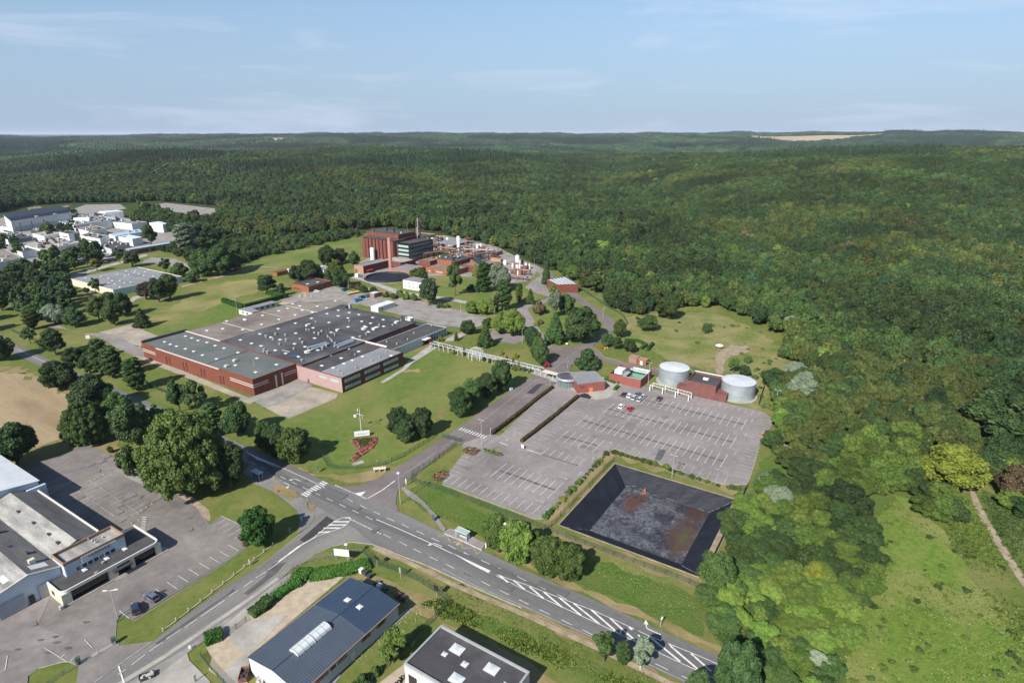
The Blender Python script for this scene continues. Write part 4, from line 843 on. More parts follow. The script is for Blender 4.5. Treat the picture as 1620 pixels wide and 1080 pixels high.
# dark belt of trees at the left and around the white complex
rb = random.Random(3); BELT = []
def belt(pts, n, wr, hr, leafs, lab, grp, kinds=('round', 'open'), mind=6, stuff=False):
    P = [G(x, y) for x, y in pts]; xs_ = [p.x for p in P]; ys_ = [p.y for p in P]; got = []; tries = 0
    def inside(x, y):
        c = False
        for a, b in zip(P, P[1:]+P[:1]):
            if (a.y > y) != (b.y > y) and x < (b.x-a.x)*(y-a.y)/(b.y-a.y)+a.x: c = not c
        return c
    while len(got) < n and tries < 6000:
        tries += 1; x = rb.uniform(min(xs_), max(xs_)); y = rb.uniform(min(ys_), max(ys_))
        if not inside(x, y) or any((x-a)**2+(y-b)**2 < mind**2 for a, b in got): continue
        got.append((x, y))
        if stuff: BELT.append((x, y, rb.uniform(*wr), rb.uniform(*hr), rb.choice([0, 1, 1, 2, 3, 9]))); continue
        tree(0, 0, 0, 0, rb.choice(kinds), rb.choice(leafs), lab, world=(x, y), rad=rb.uniform(*wr), ht=rb.uniform(*hr), group=grp, low=True)
belt([(-40, 470), (0, 440), (60, 430), (100, 430), (118, 450), (112, 500), (60, 508), (-40, 530)], 46, (4.2, 6.5), (10, 15), ['dark', 'dark', 'mid', 'bluegreen'], 'dark crowded tree of the park belt left of the white flat roof hall', 'dark trees of the left park belt', mind=7)
belt([(60, 425), (95, 408), (140, 402), (165, 410), (140, 425), (100, 440)], 17, (4, 6), (10, 15), ['dark', 'mid'], 'dark tree in the row before the white factory complex', 'trees in front of the white complex', mind=8)
belt([(70, 372), (118, 366), (112, 376), (75, 380)], 6, (5, 7), (12, 16), ['dark'], 'tall dark tree among the white factory blocks', 'trees inside the white complex', mind=9)
belt([(0, 385), (30, 385), (30, 410), (0, 412)], 5, (4, 6), (9, 12), ['dark', 'mid'], 'dark tree at the left edge beside the white complex', 'trees at the left edge of the white complex', mind=8)
belt([(205, 352), (240, 335), (262, 345), (290, 352), (345, 352), (350, 380), (280, 372), (255, 362)], 110, (4.5, 7.5), (10, 16), ['dark', 'mid', 'mid', 'bluegreen'], 'tree of the wood right of the white complex', '', mind=8, stuff=True)
belt([(215, 326), (234, 330), (240, 340), (225, 338)], 6, (4.5, 5.5), (9, 12), ['yellow', 'bright'], 'yellow green tree in the row by the far car park', 'yellow green trees by the far car park', mind=8)
belt([(255, 400), (300, 380), (380, 375), (470, 378), (560, 368), (570, 374), (480, 392), (400, 410), (340, 432), (310, 420), (280, 405)], 420, (2.2, 4.6), (4, 9), ['mid', 'olive', 'mid', 'bright', 'dark'], 'young tree of the scrub belt behind the meadow', '', mind=5.5, stuff=True)
for i in range(46):
    xx_, yy_ = rb.choice([(rb.uniform(1000, 1215), rb.uniform(500, 520)), (rb.uniform(1060, 1230), rb.uniform(520, 620)), (rb.uniform(1185, 1240), rb.uniform(560, 650))]); c = G(xx_, yy_); r_ = rb.uniform(.7, 1.9)
    if yy_ > 565 and xx_ < 1160 or yy_ > 610 and xx_ < 1200: continue
    tree(0, 0, 0, 0, 'shrub', rb.choice(['mid', 'olive', 'bright', 'olive']), 'small wild bush scattered in the rough meadow behind the tanks', name='shrub', cat='shrub', group='wild bushes of the rough meadow', world=(c.x, c.y), rad=r_, ht=r_*.9, low=True)
for i in range(60):
    c = G(rb.uniform(1350, 1620)-(0 if i % 3 else 60*rb.random()), rb.uniform(820, 1078)); r_ = rb.uniform(.35, 1.2)
    if PX(c)[0] < 1620-(PX(c)[1]-800)*.0 and PX(c)[0] > 1440+(PX(c)[1]-785)*.85+60: continue
    tree(0, 0, 0, 0, 'shrub', rb.choice(['mid', 'olive', 'bright']), 'small wild bush growing in the bright clearing at the right', name='shrub', cat='shrub', group='wild bushes of the bright clearing', world=(c.x, c.y), rad=r_, ht=r_*.8, low=True)
# clipped hedges
hedge([(353, 478), (386, 489), (455, 470)], 2.2, 2.8, 'hedge', 'clipped green hedge in an L round the small white L shaped hut')
hedge([(425, 466), (452, 472)], 2.2, 2.6, 'hedge', 'short clipped hedge between the dark pine and the workshop')
hedge([(778, 688), (802, 670), (830, 648), (850, 632), (874, 614)], 1.1, 1.1, 'hedge_brown', 'long low brown hedge nearer the access road between the parking aisles', dens=30)
hedge([(825, 700), (850, 681), (880, 657), (915, 628)], 1.1, 1.1, 'hedge_brown', 'long low brown hedge between the two narrow parking strips', dens=30)
hedge([(900, 608), (940, 600), (962, 605)], .01, .01, 'hedge', 'tiny', dens=0) if False else None
hedge([(958, 600), (975, 606), (993, 603)], 3.0, 1.2, 'hedge', 'low green hedge between the gatehouse paving and the brick basin', lump=.2)
hedge([(972, 618), (978, 612)], 1.2, 1.0, 'hedge', 'short low hedge at the corner of the gatehouse paving')
hedge([(466, 910), (490, 913), (530, 906), (560, 900), (585, 893)], 4.2, 1.3, 'hedge', 'thick overgrown hedge along the corner of the junction above the blue roof', lump=.35, dens=20)
hedge([(434, 948), (456, 932), (476, 923)], 2.4, 1.3, 'hedge', 'trimmed hedge between the sand yard and the side road', lump=.2)
hedge([(398, 975), (410, 967), (430, 951)], 3.0, 1.8, 'mid', 'rounded hedge end beside the gate of the blue roofed workshop', lump=.4)
hedge([(325, 1016), (340, 1010), (352, 1006)], 3.0, 1.5, 'hedge', 'small trimmed hedge left of the sliding gate')
hedge([(1012, 580), (1040, 560), (1048, 548)], 1.2, 1.6, 'hedge', 'green hedge row beside the substation at the meadow edge') if False else None
hedge([(988, 540), (1010, 541), (1022, 547), (1014, 553)], 1.2, 1.4, 'hedge', 'clipped hedge around the plot behind the substation')
hedge([(1024, 555), (1033, 545)], 1.2, 1.4, 'hedge', 'short hedge leading from the substation into the meadow')
# planting along the basin side of the car park
rb2 = random.Random(5); k = 0
for (p, q, n) in (((862, 820), (962, 716), 20), ((970, 716), (1060, 742), 15), ((1060, 744), (1140, 770), 12), ((1150, 772), (1180, 775), 5)):
    for i in range(n):
        t = (i+rb2.uniform(-.2, .5))/n; c = G(*p).lerp(G(*q), max(0, t)); r = rb2.uniform(.6, 1.5)
        tree(0, 0, 0, 0, 'shrub', rb2.choice(['mid', 'bright', 'olive', 'yellow', 'silver', 'mid']), 'mixed low shrub in the bed along the car park side of the lined basin', name='shrub', cat='shrub', group='shrubs along the basin side of the car park', world=(c.x, c.y), rad=r, ht=r*rb2.uniform(.8, 1.1), low=True)
# flower beds
def bed(pts, leafs, label, name='flower_bed', h=.7, dens=14, ls=.2, seed=1, world=False, pare=None):
    rg = np.random.RandomState(seed); P = [Vector(p) if world else G(*p) for p in pts]; xs_ = [p.x for p in P]; ys_ = [p.y for p in P]
    o = empty(name, (sum(xs_)/len(P), sum(ys_)/len(P), 0), label, 'flower bed')
    def ins(x, y):
        c = False
        for a, b in zip(P, P[1:]+P[:1]):
            if (a.y > y) != (b.y > y) and x < (b.x-a.x)*(y-a.y)/(b.y-a.y)+a.x: c = not c
        return c
    area = (max(xs_)-min(xs_))*(max(ys_)-min(ys_)); n = int(area*dens*3)
    VV = [[] for _ in leafs]; FF = [[] for _ in leafs]
    for _ in range(n):
        x = rg.uniform(min(xs_), max(xs_)); y = rg.uniform(min(ys_), max(ys_))
        if not ins(x, y): continue
        k = int(len(leafs)*(.5+.5*math.sin(x*2.3+rg.uniform(-1.2, 1.2))*math.cos(y*2.1))) % len(leafs); z = h*(.55+.45*math.sin(x*2.9)*math.sin(y*3.1+1))*rg.uniform(.5, 1)
        c = Vector((x, y, z)); N = (Vector((0, 0, 1))+Vector(rg.normal(size=3))*.6).normalized(); T = N.orthogonal().normalized(); B = N.cross(T); s_ = ls*rg.uniform(.6, 1.4); i = len(VV[k]); c = c-Vector(o.location)
        VV[k] += [tuple(c-T*s_), tuple(c-B*s_*.7), tuple(c+T*s_), tuple(c+B*s_*.7)]; FF[k].append((i, i+1, i+2, i+3))
    for k, lf in enumerate(leafs):
        me = bpy.data.meshes.new('foliage'); me.from_pydata(VV[k], [], FF[k]); me.materials.append(M('leaves_'+lf)); me.update(); link(bpy.data.objects.new('blossom' if lf in ('pink', 'red') else 'foliage', me), o)
    return o
bed([(554, 697), (560, 694), (565, 700), (572, 709), (582, 705), (588, 698), (590, 693), (597, 691), (596, 700), (590, 709), (578, 718), (566, 725), (558, 731), (553, 729), (560, 721), (568, 712), (562, 705)], ['pink', 'pink', 'red'], 'pink flower bed planted as a ribbon shape on the front lawn', seed=2, dens=22)
bed([(562, 695), (590, 692), (588, 698), (580, 706), (575, 707), (570, 706)], ['yellow', 'olive', 'brown'], 'yellow and green filling of the ribbon shaped flower bed', seed=3, dens=18)
bed([(732, 713), (738, 708), (752, 709), (760, 713), (750, 722), (740, 719)], ['pink', 'brown', 'olive', 'brown'], 'small pinkish flower bed at the lot corner beside the gate', seed=4)
bed([(763, 710), (772, 711), (792, 717), (796, 721), (788, 722), (768, 716)], ['olive', 'yellow', 'olive'], 'narrow yellow green bed at the head of the parking aisle', seed=5)
bed([(683, 756), (690, 746), (700, 744), (710, 748), (708, 756), (698, 762), (688, 762)], ['brown', 'olive', 'pink', 'olive'], 'brown and pink flower bed on the left edge of the car park', seed=6)
bed([(379, 855), (384, 850), (392, 854), (393, 864), (385, 866)], ['pink', 'mid', 'pink'], 'pink rose bush at the foot of the dense oval tree', name='flower_bed', h=1.4, seed=7, dens=24)
# ================================================================== FOREST
NOTW = None
def inpoly(px, py, poly):
    poly = np.array(poly, float); c = np.zeros(px.shape, bool); n = len(poly)
    for i in range(n):
        x0, y0 = poly[i]; x1, y1 = poly[(i+1) % n]
        cond = ((y0 > py) != (y1 > py)) & (px < (x1-x0)*(py-y0)/(y1-y0+1e-12)+x0); c ^= cond
    return c
FOR_EDGE = [(-400, 345), (0, 337), (45, 325), (130, 321), (205, 321), (240, 318), (345, 326), (350, 372), (420, 378), (500, 372), (560, 364), (600, 361), (660, 363), (700, 370), (760, 385), (800, 396), (850, 418), (878, 433), (925, 458), (968, 487), (1000, 502), (1040, 492), (1085, 486), (1150, 490), (1205, 516), (1252, 556), (1262, 590),
            (1215, 640), (1212, 655), (1232, 668), (1210, 715), (1196, 760), (1188, 780), (1125, 905), (1108, 938), (1130, 990), (1150, 1030), (1175, 1060), (1215, 1110), (1300, 1200), (1345, 1200), (1366, 1090), (1352, 1000), (1360, 930), (1365, 850), (1392, 800), (1440, 778), (1480, 812), (1500, 830), (1530, 800), (1540, 770), (1565, 770), (1610, 810), (1700, 850), (2400, 900)]
foredge_w = [tuple(G(x, y).xy) for x, y in FOR_EDGE]
forest_poly = foredge_w + [(9000, 4000), (9000, 30000), (-30000, 30000), (-30000, 3000)]
rgf = np.random.RandomState(11)
def pts_grid(r0, r1, sp, jit=.42, azm=.80):
    xs_ = np.arange(-r1, r1, sp); ys_ = np.arange(0, r1, sp*.9); X, Y = np.meshgrid(xs_, ys_); X = X+(np.arange(len(ys_)) % 2)[:, None]*sp/2
    X = (X+rgf.uniform(-jit, jit, X.shape)*sp).ravel(); Y = (Y+rgf.uniform(-jit, jit, Y.shape)*sp).ravel()
    r = np.hypot(X, Y); az = np.abs(np.arctan2(X, Y)); k = (r > r0) & (r < r1) & (az < azm) & (Y > 70)
    return X[k], Y[k]
def lowf(x, y, s, ph=0):
    return .5+.25*(np.sin(x/s+1.7*np.sin(y/(s*1.3)+ph)+ph)+np.sin(y/(s*.9)+1.3*np.sin(x/(s*1.1)-ph)+2*ph))
FIELDS = [(1175, 1405, 4150, 5300), (405, 472, 4250, 5050)]
def infield(X, Y):
    k = np.zeros(X.shape, bool)
    rr_, xa_ = np.hypot(X, Y), CXP+FPX*X/np.maximum(Y, 1)/CT
    for a, b, c, d in FIELDS: q_ = np.clip(1-((xa_-(a+b)/2)/((b-a)/2))**2, 0, 1)**.5; k |= (xa_ > a) & (xa_ < b) & (rr_ > d-(d-c)*q_) & (rr_ < d)
    return k
# --- crowns of the forest trees, one mesh per kind
FK = [('round', 31, 'wood_dark'), ('round', 32, 'wood_mid'), ('round', 33, 'wood_olive'), ('open', 34, 'wood_mid'), ('round', 35, 'bluegreen'), ('conifer', 36, 'pine'), ('conifer', 37, 'bluegreen'), ('round', 38, 'bright'), ('round', 39, 'silver'), ('round', 40, 'wood_dark'), ('open', 41, 'wood_olive'), ('round', 42, 'brown'), ('round', 43, 'yellow')]
FM = [crown_mesh(k, s, 1500, .72, l) for k, s, l in FK]
FMN = [crown_mesh(k, s+50, 7000, .33, l) for k, s, l in FK]
# near woodland at the right: thickets of bushes and trees (individuals are the ones that show largest)
def species(X, Y, rg):
    a = lowf(X, Y, 28, .3); b = lowf(X, Y, 170, 1.9); u = rg.uniform(0, 1, X.shape)
    idx = np.zeros(X.shape, int)
    con = (b > .7) & (np.hypot(X, Y) > 1400)
    c2 = lowf(X, Y, 90, 3.1); idx = np.where(u < .22, 0, np.where(u < .62, 1, np.where(u < .72, 2, np.where(u < .86, 3, np.where(u < .9, 4, np.where(u < .97, 9, 10))))))
    idx = np.where((c2 > .66) & (u > .3), 2, idx); idx = np.where((a < .28) & (u > .2), 9, idx)
    idx = np.where(rg.uniform(0, 1, X.shape) < .002, 11, idx); idx = np.where(rg.uniform(0, 1, X.shape) < .008, 7, idx)
    idx = np.where(con, np.where(u < .6, 5, 6), idx)
    return idx
NX_, NY_ = pts_grid(85, 330, 3.9, .48)
kk = inpoly(NX_+(1+.018*NY_)*np.sin(NY_/7+1.3*np.sin(NX_/9)), NY_+(1+.018*NY_)*np.sin(NX_/6), forest_poly) & (NX_ > 20) & ~inpoly(NX_, NY_, [tuple(G(x, y).xy) for x, y in ((870, 830), (975, 700), (1230, 640), (1240, 665), (1200, 720), (1180, 785), (1118, 905), (1100, 940), (1150, 1045), (1100, 1100), (800, 900))]); NX_, NY_ = NX_[kk], NY_[kk]
dist = np.hypot(NX_, NY_)
order = np.argsort(dist); NX_, NY_, dist = NX_[order], NY_[order], dist[order]
idn = species(NX_, NY_, rgf)
un = rgf.uniform(0, 1, NX_.shape)
nearb = dist < 230
cn = lowf(NX_, NY_, 9, .7); un2 = rgf.uniform(0, 1, NX_.shape)*.35; idn = np.where(nearb & (cn+un2 > .72), 7, np.where(nearb & (cn+un2 > .4), 1, np.where(nearb & (cn < .2), 10, np.where(nearb & (idn == 9), 1, idn)))); idn = np.where(nearb & (un > .994), 8, idn); idn = np.where(nearb & (un > .955) & (un < .96), 12, idn)
big = np.clip((dist-120)/160, 0, 1)
hn = (3.2+5.8*big)*rgf.uniform(.6, 1.4, NX_.shape); rn = (2.75+1.2*big)*rgf.uniform(.65, 1.4, NX_.shape)
# edge softening: lower at the fringe of the clearing
keep = rgf.uniform(0, 1, NX_.shape) > .3*big
NX_, NY_, idn, hn, rn, dist = [a[keep] for a in (NX_, NY_, idn, hn, rn, dist)]
LEAFWORD = {0: 'dark green', 1: 'mid green', 2: 'olive green', 3: 'loose green', 4: 'blue green', 5: 'pine', 6: 'blue green pointed', 7: 'light green', 8: 'silvery grey', 9: 'very dark green', 10: 'airy olive', 11: 'brownish', 12: 'yellow'}
# four conspicuous crowns of the photograph
SPEC = [(1228, 798, 52, 769, 8, 'silvery willow bush beside the right corner of the lined basin'), (1500, 772, 100, 708, 12, 'bright yellow green tree at the head of the pale footpath'), (1250, 525, 28, 500, 8, 'small silvery tree at the top edge of the meadow'), (1285, 570, 25, 545, 8, 'silvery tree with bare branches beside it right of the meadow'), (1258, 600, 44, 572, 8, 'upper broad silvery willow right of the meadow'), (1268, 636, 46, 588, 8, 'lower broad silvery willow right of the tanks'),
        (1590, 700, 130, 612, 9, 'largest very dark tree at the right edge of the picture'), (1330, 805, 70, 762, 9, 'dark brownish crown in the middle of the thicket'), (1130, 930, 56, 872, 1, 'dense green tree at the near corner of the lined basin'), (1285, 925, 34, 890, 12, 'yellowing bush in the middle of the thicket'), (1610, 790, 70, 735, 11, 'copper brown tree beside the footpath at the right edge'), (1190, 622, 10, 600, 1, '')]
def ftree(x, y, r, h, k, lab, grp, z=0.0, seedrot=0.0, nm='tree'):
    kind, s, l = FK[k]; nr, nh = NOM[kind]
    o = empty(nm, (x, y, z), lab, nm, grp, rz=seedrot); o.scale = (r/nr, r/nr, h/nh)
    link(bpy.data.objects.new('crown', FMN[k]), o); link(bpy.data.objects.new('trunk', trunk_mesh(kind)), o)
    return o
spw = []
for x, y, w_, ty, k, lab in SPEC[:-1]:
    p = G(x, y); h = HT(x, y, ty); D = p.y*CT+HCAM*ST-h*.5*ST; r = w_/2*D/FPX
    ftree(p.x, p.y, r, h, k, lab, None, seedrot=x); spw.append((p.x, p.y, r))
ok = np.ones(NX_.shape, bool)
for x, y, r in spw: ok &= np.hypot(NX_-x, NY_-y) > r*.85
NX_, NY_, idn, hn, rn, dist = [a[ok] for a in (NX_, NY_, idn, hn, rn, dist)]
sx = CXP+FPX*NX_/(NY_*CT+HCAM*ST); sy = np.array([PX((x, y, 0))[1] for x, y in zip(NX_, NY_)])
vis = (sx > -40) & (sx < 1660) & (sy < 1120)
size = rn*hn/dist**2*vis
top = np.argsort(-size)[:300]; isT = np.zeros(NX_.shape, bool); isT[top] = True; isT &= vis
nbt = 0
for i in np.where(isT)[0]:
    zone = 'near the foot of the picture' if sy[i] > 900 else ('between the lined basin and the clearing' if sy[i] > 740 else 'right of the tanks')
    bu = hn[i] < 4.6 or nbt >= 80; nbt += not bu
    ftree(NX_[i], NY_[i], rn[i], hn[i], int(idn[i]), f'{LEAFWORD[int(idn[i])]} {"bush" if bu else "crown"} in the thicket {zone}', ('bushes' if bu else 'trees')+' of the thicket right of the basin', seedrot=(i*1.7) % 6.28, nm='bush' if bu else 'tree')
rest = ~isT
BL = np.array(BELT)
# --- the rest of the wood as one scattered mass
def scatter(name, X, Y, Z, idx, SX, SZ, meshes, label, cat='forest'):
    n = len(X); me = bpy.data.meshes.new(name); me.vertices.add(n); me.vertices.foreach_set('co', np.stack([X, Y, Z], 1).astype('f').ravel())
    a = me.attributes.new('pick', 'INT', 'POINT'); a.data.foreach_set('value', idx.astype('i'))
    a = me.attributes.new('scl', 'FLOAT_VECTOR', 'POINT'); a.data.foreach_set('vector', np.stack([SX, SX, SZ], 1).astype('f').ravel())
    rot = np.zeros((n, 3), 'f'); rot[:, 2] = rgf.uniform(0, 6.28, n); rot[:, 0] = rgf.normal(0, .05, n); a = me.attributes.new('rot', 'FLOAT_VECTOR', 'POINT'); a.data.foreach_set('vector', rot.ravel()); me.update()
    o = link(bpy.data.objects.new(name, me)); tag(o, label, cat, kind='stuff')
    ng = bpy.data.node_groups.new(name, 'GeometryNodeTree'); ng.interface.new_socket('Geometry', in_out='INPUT', socket_type='NodeSocketGeometry'); ng.interface.new_socket('Geometry', in_out='OUTPUT', socket_type='NodeSocketGeometry')
    N = ng.nodes; K = ng.links.new; gi = N.new('NodeGroupInput'); go_ = N.new('NodeGroupOutput'); iop = N.new('GeometryNodeInstanceOnPoints'); iop.inputs['Pick Instance'].default_value = True
    jn = N.new('GeometryNodeJoinGeometry')
    for src in reversed(meshes):
        oi = N.new('GeometryNodeObjectInfo'); oi.transform_space = 'ORIGINAL'; oi.inputs['Object'].default_value = src; oi.inputs['As Instance'].default_value = True; K(oi.outputs['Geometry'], jn.inputs['Geometry'])
    def att(nm, t):
        q = N.new('GeometryNodeInputNamedAttribute'); q.data_type = t; q.inputs['Name'].default_value = nm; return q.outputs['Attribute']
    mp_ = N.new('GeometryNodeMeshToPoints'); K(gi.outputs[0], mp_.inputs['Mesh'])
    K(mp_.outputs['Points'], iop.inputs['Points']); K(jn.outputs[0], iop.inputs['Instance']); K(att('pick', 'INT'), iop.inputs['Instance Index'])
    K(att('rot', 'FLOAT_VECTOR'), iop.inputs['Rotation']); K(att('scl', 'FLOAT_VECTOR'), iop.inputs['Scale']); K(iop.outputs['Instances'], go_.inputs[0])
    md = o.modifiers.new('scatter', 'NODES'); md.node_group = ng
    return o
protos = []; px0 = -1500
# one real tree of each kind stands in the wood and lends its crown to the mass
for k, (kind, s, l) in enumerate(FK):
    x, y = [(150+26*k, 470+5*k)][0]; nr, nh = NOM[kind]; z = float(terrain(x, y))
    o = empty('tree', (x, y, z), f'{LEAFWORD[k]} crown in the wood behind the meadow', 'tree', 'trees in the wood behind the meadow'); c = link(bpy.data.objects.new('crown', FM[k]), o); protos.append(c); o.scale = (1.1, 1.1, 1.1)
    link(bpy.data.objects.new('trunk', trunk_mesh(kind)), o)
nr_ = np.array([NOM[k][0] for k, s, l in FK]); nh_ = np.array([NOM[k][1] for k, s, l in FK])
MX, MY = pts_grid(330, 2700, 8.8, .40); sx2, sy2 = pts_grid(330, 1450, 6.0, .42); _l = np.arctan2(MX, MY) < .2+.05*np.sin(MY/90); _l |= np.hypot(MX, MY) > 1440; _r = np.arctan2(sx2, sy2) >= .2+.05*np.sin(sy2/90); MX = np.concatenate([MX[_l], sx2[_r]]); MY = np.concatenate([MY[_l], sy2[_r]])
# wider spacing far away
rr = np.hypot(MX, MY); th_ = (rgf.uniform(0, 1, MX.shape) < np.where(rr > 1500, .8, 1.0))
kk = inpoly(MX, MY, forest_poly) & th_ | (inpoly(MX, MY, forest_poly) & (rr < 1500)); MX, MY = MX[kk], MY[kk]; rr = np.hypot(MX, MY)
# clear the far car parks, the factory grounds and the meadow of trees
mi = species(MX, MY, rgf); big_ = rgf.uniform(.85, 1.3, MX.shape)*(1+.12*(rr > 1500)); 
small = (np.arctan2(MX, MY) > .2+.05*np.sin(MY/90)) & (rr < 1440); big_ = np.where(small, big_*rgf.uniform(.58, .85, MX.shape), big_)
RX = big_*4.9; HZ = big_*11*rgf.uniform(.85, 1.2, MX.shape); RX = np.where(mi == 5, RX*.62, RX); RX = np.where(mi == 6, RX*.6, RX); HZ = np.where((mi == 5) | (mi == 6), HZ*1.35, HZ)
X_ = np.concatenate([MX, NX_[rest], BL[:, 0]]); Y_ = np.concatenate([MY, NY_[rest], BL[:, 1]]); I_ = np.concatenate([mi, idn[rest], BL[:, 4].astype(int)]); RX = np.concatenate([RX, rn[rest], BL[:, 2]]); HZ = np.concatenate([HZ, hn[rest], BL[:, 3]])
scatter('forest', X_, Y_, terrain(X_, Y_)-.3, I_, RX/nr_[I_], HZ/nh_[I_], protos, 'continuous broadleaf forest covering the slopes beyond the factory')
# far woods: whole clumps of small crowns
def clump(kind_i, seed, n=36, span=44):
    rg = np.random.RandomState(seed); V = []; F = []
    for i in range(n):
        cx = (i % 6-2.5)*span/6+rg.uniform(-3, 3); cy = (i//6-2.5)*span/6+rg.uniform(-3, 3); r = rg.uniform(3, 5.2); h = rg.uniform(8, 15)
        con = FK[kind_i][0] == 'conifer'
        if con: r *= .6; h *= 1.4
        b0 = len(V); na = 7
        rings = [(.9, .35), (1.0, .6), (.72, .86), (.3, 1.0)] if not con else [(1, .2), (.75, .5), (.4, .8), (.05, 1.15)]
        for rr_, zz in rings:
            for k in range(na): t = 6.283*k/na; q = rr_*r*rg.uniform(.75, 1.2); V.append((cx+q*math.cos(t), cy+q*math.sin(t), zz*h*rg.uniform(.93, 1.07)))
        V.append((cx, cy, h*rings[-1][1]*1.03))
        for j in range(len(rings)-1):
            for k in range(na): m_ = (k+1) % na; F.append((b0+j*na+k, b0+j*na+m_, b0+(j+1)*na+m_, b0+(j+1)*na+k))
        for k in range(na): F.append((b0+(len(rings)-1)*na+k, b0+(len(rings)-1)*na+(k+1) % na, len(V)-1))
    me = bpy.data.meshes.new('wood'); me.from_pydata(V, [], F); me.materials.append(M('leaves_far_pine' if con or kind_i == 9 else ('leaves_far_light' if kind_i in (2, 1) else 'leaves_far'))); me.update(); return me
cl = []
for j, k in enumerate([0, 1, 2, 4, 5, 6, 9]):
    o = bpy.data.objects.new('wood', clump(k, 60+j)); x, y = -300+120*j, 2740+10*j; o.location = (x, y, float(terrain(x, y))); link(o)
    tag(o, 'clump of distant tree crowns on the far slope', 'wood', kind='stuff'); cl.append(o)
FX, FY = pts_grid(2660, 9500, 40, .3, azm=.78)
kk = ~infield(FX, FY) & inpoly(FX, FY, forest_poly); FX, FY = FX[kk], FY[kk]
b_ = lowf(FX, FY, 190, .8); a_ = lowf(FX, FY, 420, 2.1); u = rgf.uniform(0, 1, FX.shape)
fi = np.where(b_ > .68, np.where(u < .5, 4, 5), np.where(a_ > .55, np.where(u < .5, 0, 6), np.where(u < .4, 1, np.where(u < .7, 3, 0))))
S_ = rgf.uniform(.95, 1.3, FX.shape)
scatter('distant_forest', FX, FY, terrain(FX, FY)-1, fi, S_, S_*rgf.uniform(.85, 1.25, FX.shape), cl, 'far wooded plateau reaching to the horizon')
# pale fields near the horizon
for a, b, c, d in FIELDS:
    gx = np.linspace(a+1, b-1, 14); gy = np.linspace(c+10, d-10, 12); bb = MB(); pol = lambda xa_, r_: (r_*math.sin(math.atan((xa_-CXP)*CT/FPX)), r_*math.cos(math.atan((xa_-CXP)*CT/FPX)))
    for i in range(13):
        for j in range(11):
            dd = lambda u, v: d-(d-v)*max(0, 1-((u-(a+b)/2)/((b-a)/2))**2)**.5
            q = [pol(gx[i], dd(gx[i], gy[j])), pol(gx[i+1], dd(gx[i+1], gy[j])), pol(gx[i+1], dd(gx[i+1], gy[j+1])), pol(gx[i], dd(gx[i], gy[j+1]))]; bb.poly([(x, y, float(terrain(x, y))+3.0) for x, y in q])
    bb.build('wheat_field', 'wheat')['kind'] = 'structure'
# tall weeds and grass tufts of the rough ground
def tufts(name, poly, n, hh, leaf, seed, label):
    rg = np.random.RandomState(seed); P = [tuple(G(x, y).xy) for x, y in poly]; A = np.array(P); X = rg.uniform(A[:, 0].min(), A[:, 0].max(), n*3); Y = rg.uniform(A[:, 1].min(), A[:, 1].max(), n*3)
    k = inpoly(X, Y, P); X, Y = X[k][:n], Y[k][:n]
    if name == 'weeds': X, Y = X[:n//9+1], Y[:n//9+1]; X = np.repeat(X, 9)+rg.normal(0, .45, len(X)*9); Y = np.repeat(Y, 9)+rg.normal(0, .45, len(Y)*9); hh *= .75
    m_ = lowf(X, Y, 5, 1.2)*lowf(X, Y, 13, .4) > rg.uniform(.02, .4, X.shape); X, Y = X[m_], Y[m_]; n = len(X)
    th = rg.uniform(0, 6.28, n); s = hh*rg.uniform(.4, 1.5, n); dx = np.cos(th)*s*.8; dy = np.sin(th)*s*.8; tx = rg.normal(0, .3, n)*s; ty = rg.normal(0, .3, n)*s
    V = np.stack([np.stack([X-dx, Y-dy, 0*X+.05], 1), np.stack([X+dx, Y+dy, 0*X+.05], 1), np.stack([X+dx*.6+tx, Y+dy*.6+ty, s], 1), np.stack([X-dx*.6+tx, Y-dy*.6+ty, s*.8], 1)], 1).reshape(-1, 3)
    me = bpy.data.meshes.new(name); me.from_pydata(V.tolist(), [], np.arange(4*n).reshape(n, 4).tolist()); me.materials.append(M('leaves_'+leaf)); me.update()
    tag(link(bpy.data.objects.new(name, me)), label, 'weeds', kind='stuff')
RC = [(1440, 785), (1478, 825), (1530, 900), (1605, 990), (1660, 1120), (1345, 1120), (1345, 1010), (1362, 930), (1372, 850), (1400, 800)]
tufts('tall_grass', RC, 16000, .13, 'bright', 21, 'tall unmown grass of the clearing at the right')
tufts('weeds', RC, 3500, .4, 'willow', 22, 'bright weed clumps in the clearing at the right'); tufts('weeds', RC, 500, .3, 'bright', 23, 'darker weed clumps in the clearing at the right')
tufts('weeds', [(1480, 812), (1535, 790), (1548, 815), (1590, 890), (1640, 960), (1640, 1060), (1530, 900)], 9000, .45, 'bright', 24, 'rank green weeds along the left of the pale footpath')
tufts('weeds', [(1545, 770), (1575, 785), (1660, 830), (1700, 990), (1630, 925), (1580, 850)], 8000, .45, 'mid', 25, 'rank green weeds along the right of the pale footpath')
tufts('weeds', [(665, 955), (700, 948), (800, 990), (900, 1035), (1000, 1080), (1050, 1100), (930, 1080), (850, 1040), (740, 990)], 7000, .4, 'bright', 26, 'bright weeds in the ditch below the main road')
tufts('weeds', [(650, 790), (740, 815), (860, 862), (1100, 950), (1115, 985), (940, 905), (800, 862), (745, 835), (690, 815)], 5000, .22, 'bright', 27, 'fresh green weeds on the verge above the main road')
tufts('weeds', [(600, 870), (700, 915), (830, 975), (930, 1020), (1060, 1082), (1000, 1080), (800, 985), (700, 940), (640, 905)], 3000, .22, 'olive', 28, 'dry grass tufts on the lower verge of the main road')
tufts('tall_grass', [(985, 500), (1040, 496), (1130, 493), (1200, 522), (1245, 560), (1235, 630), (1190, 640), (1140, 605), (1060, 568), (1015, 546)], 9000, .2, 'olive', 29, 'tall grass of the meadow behind the tanks')
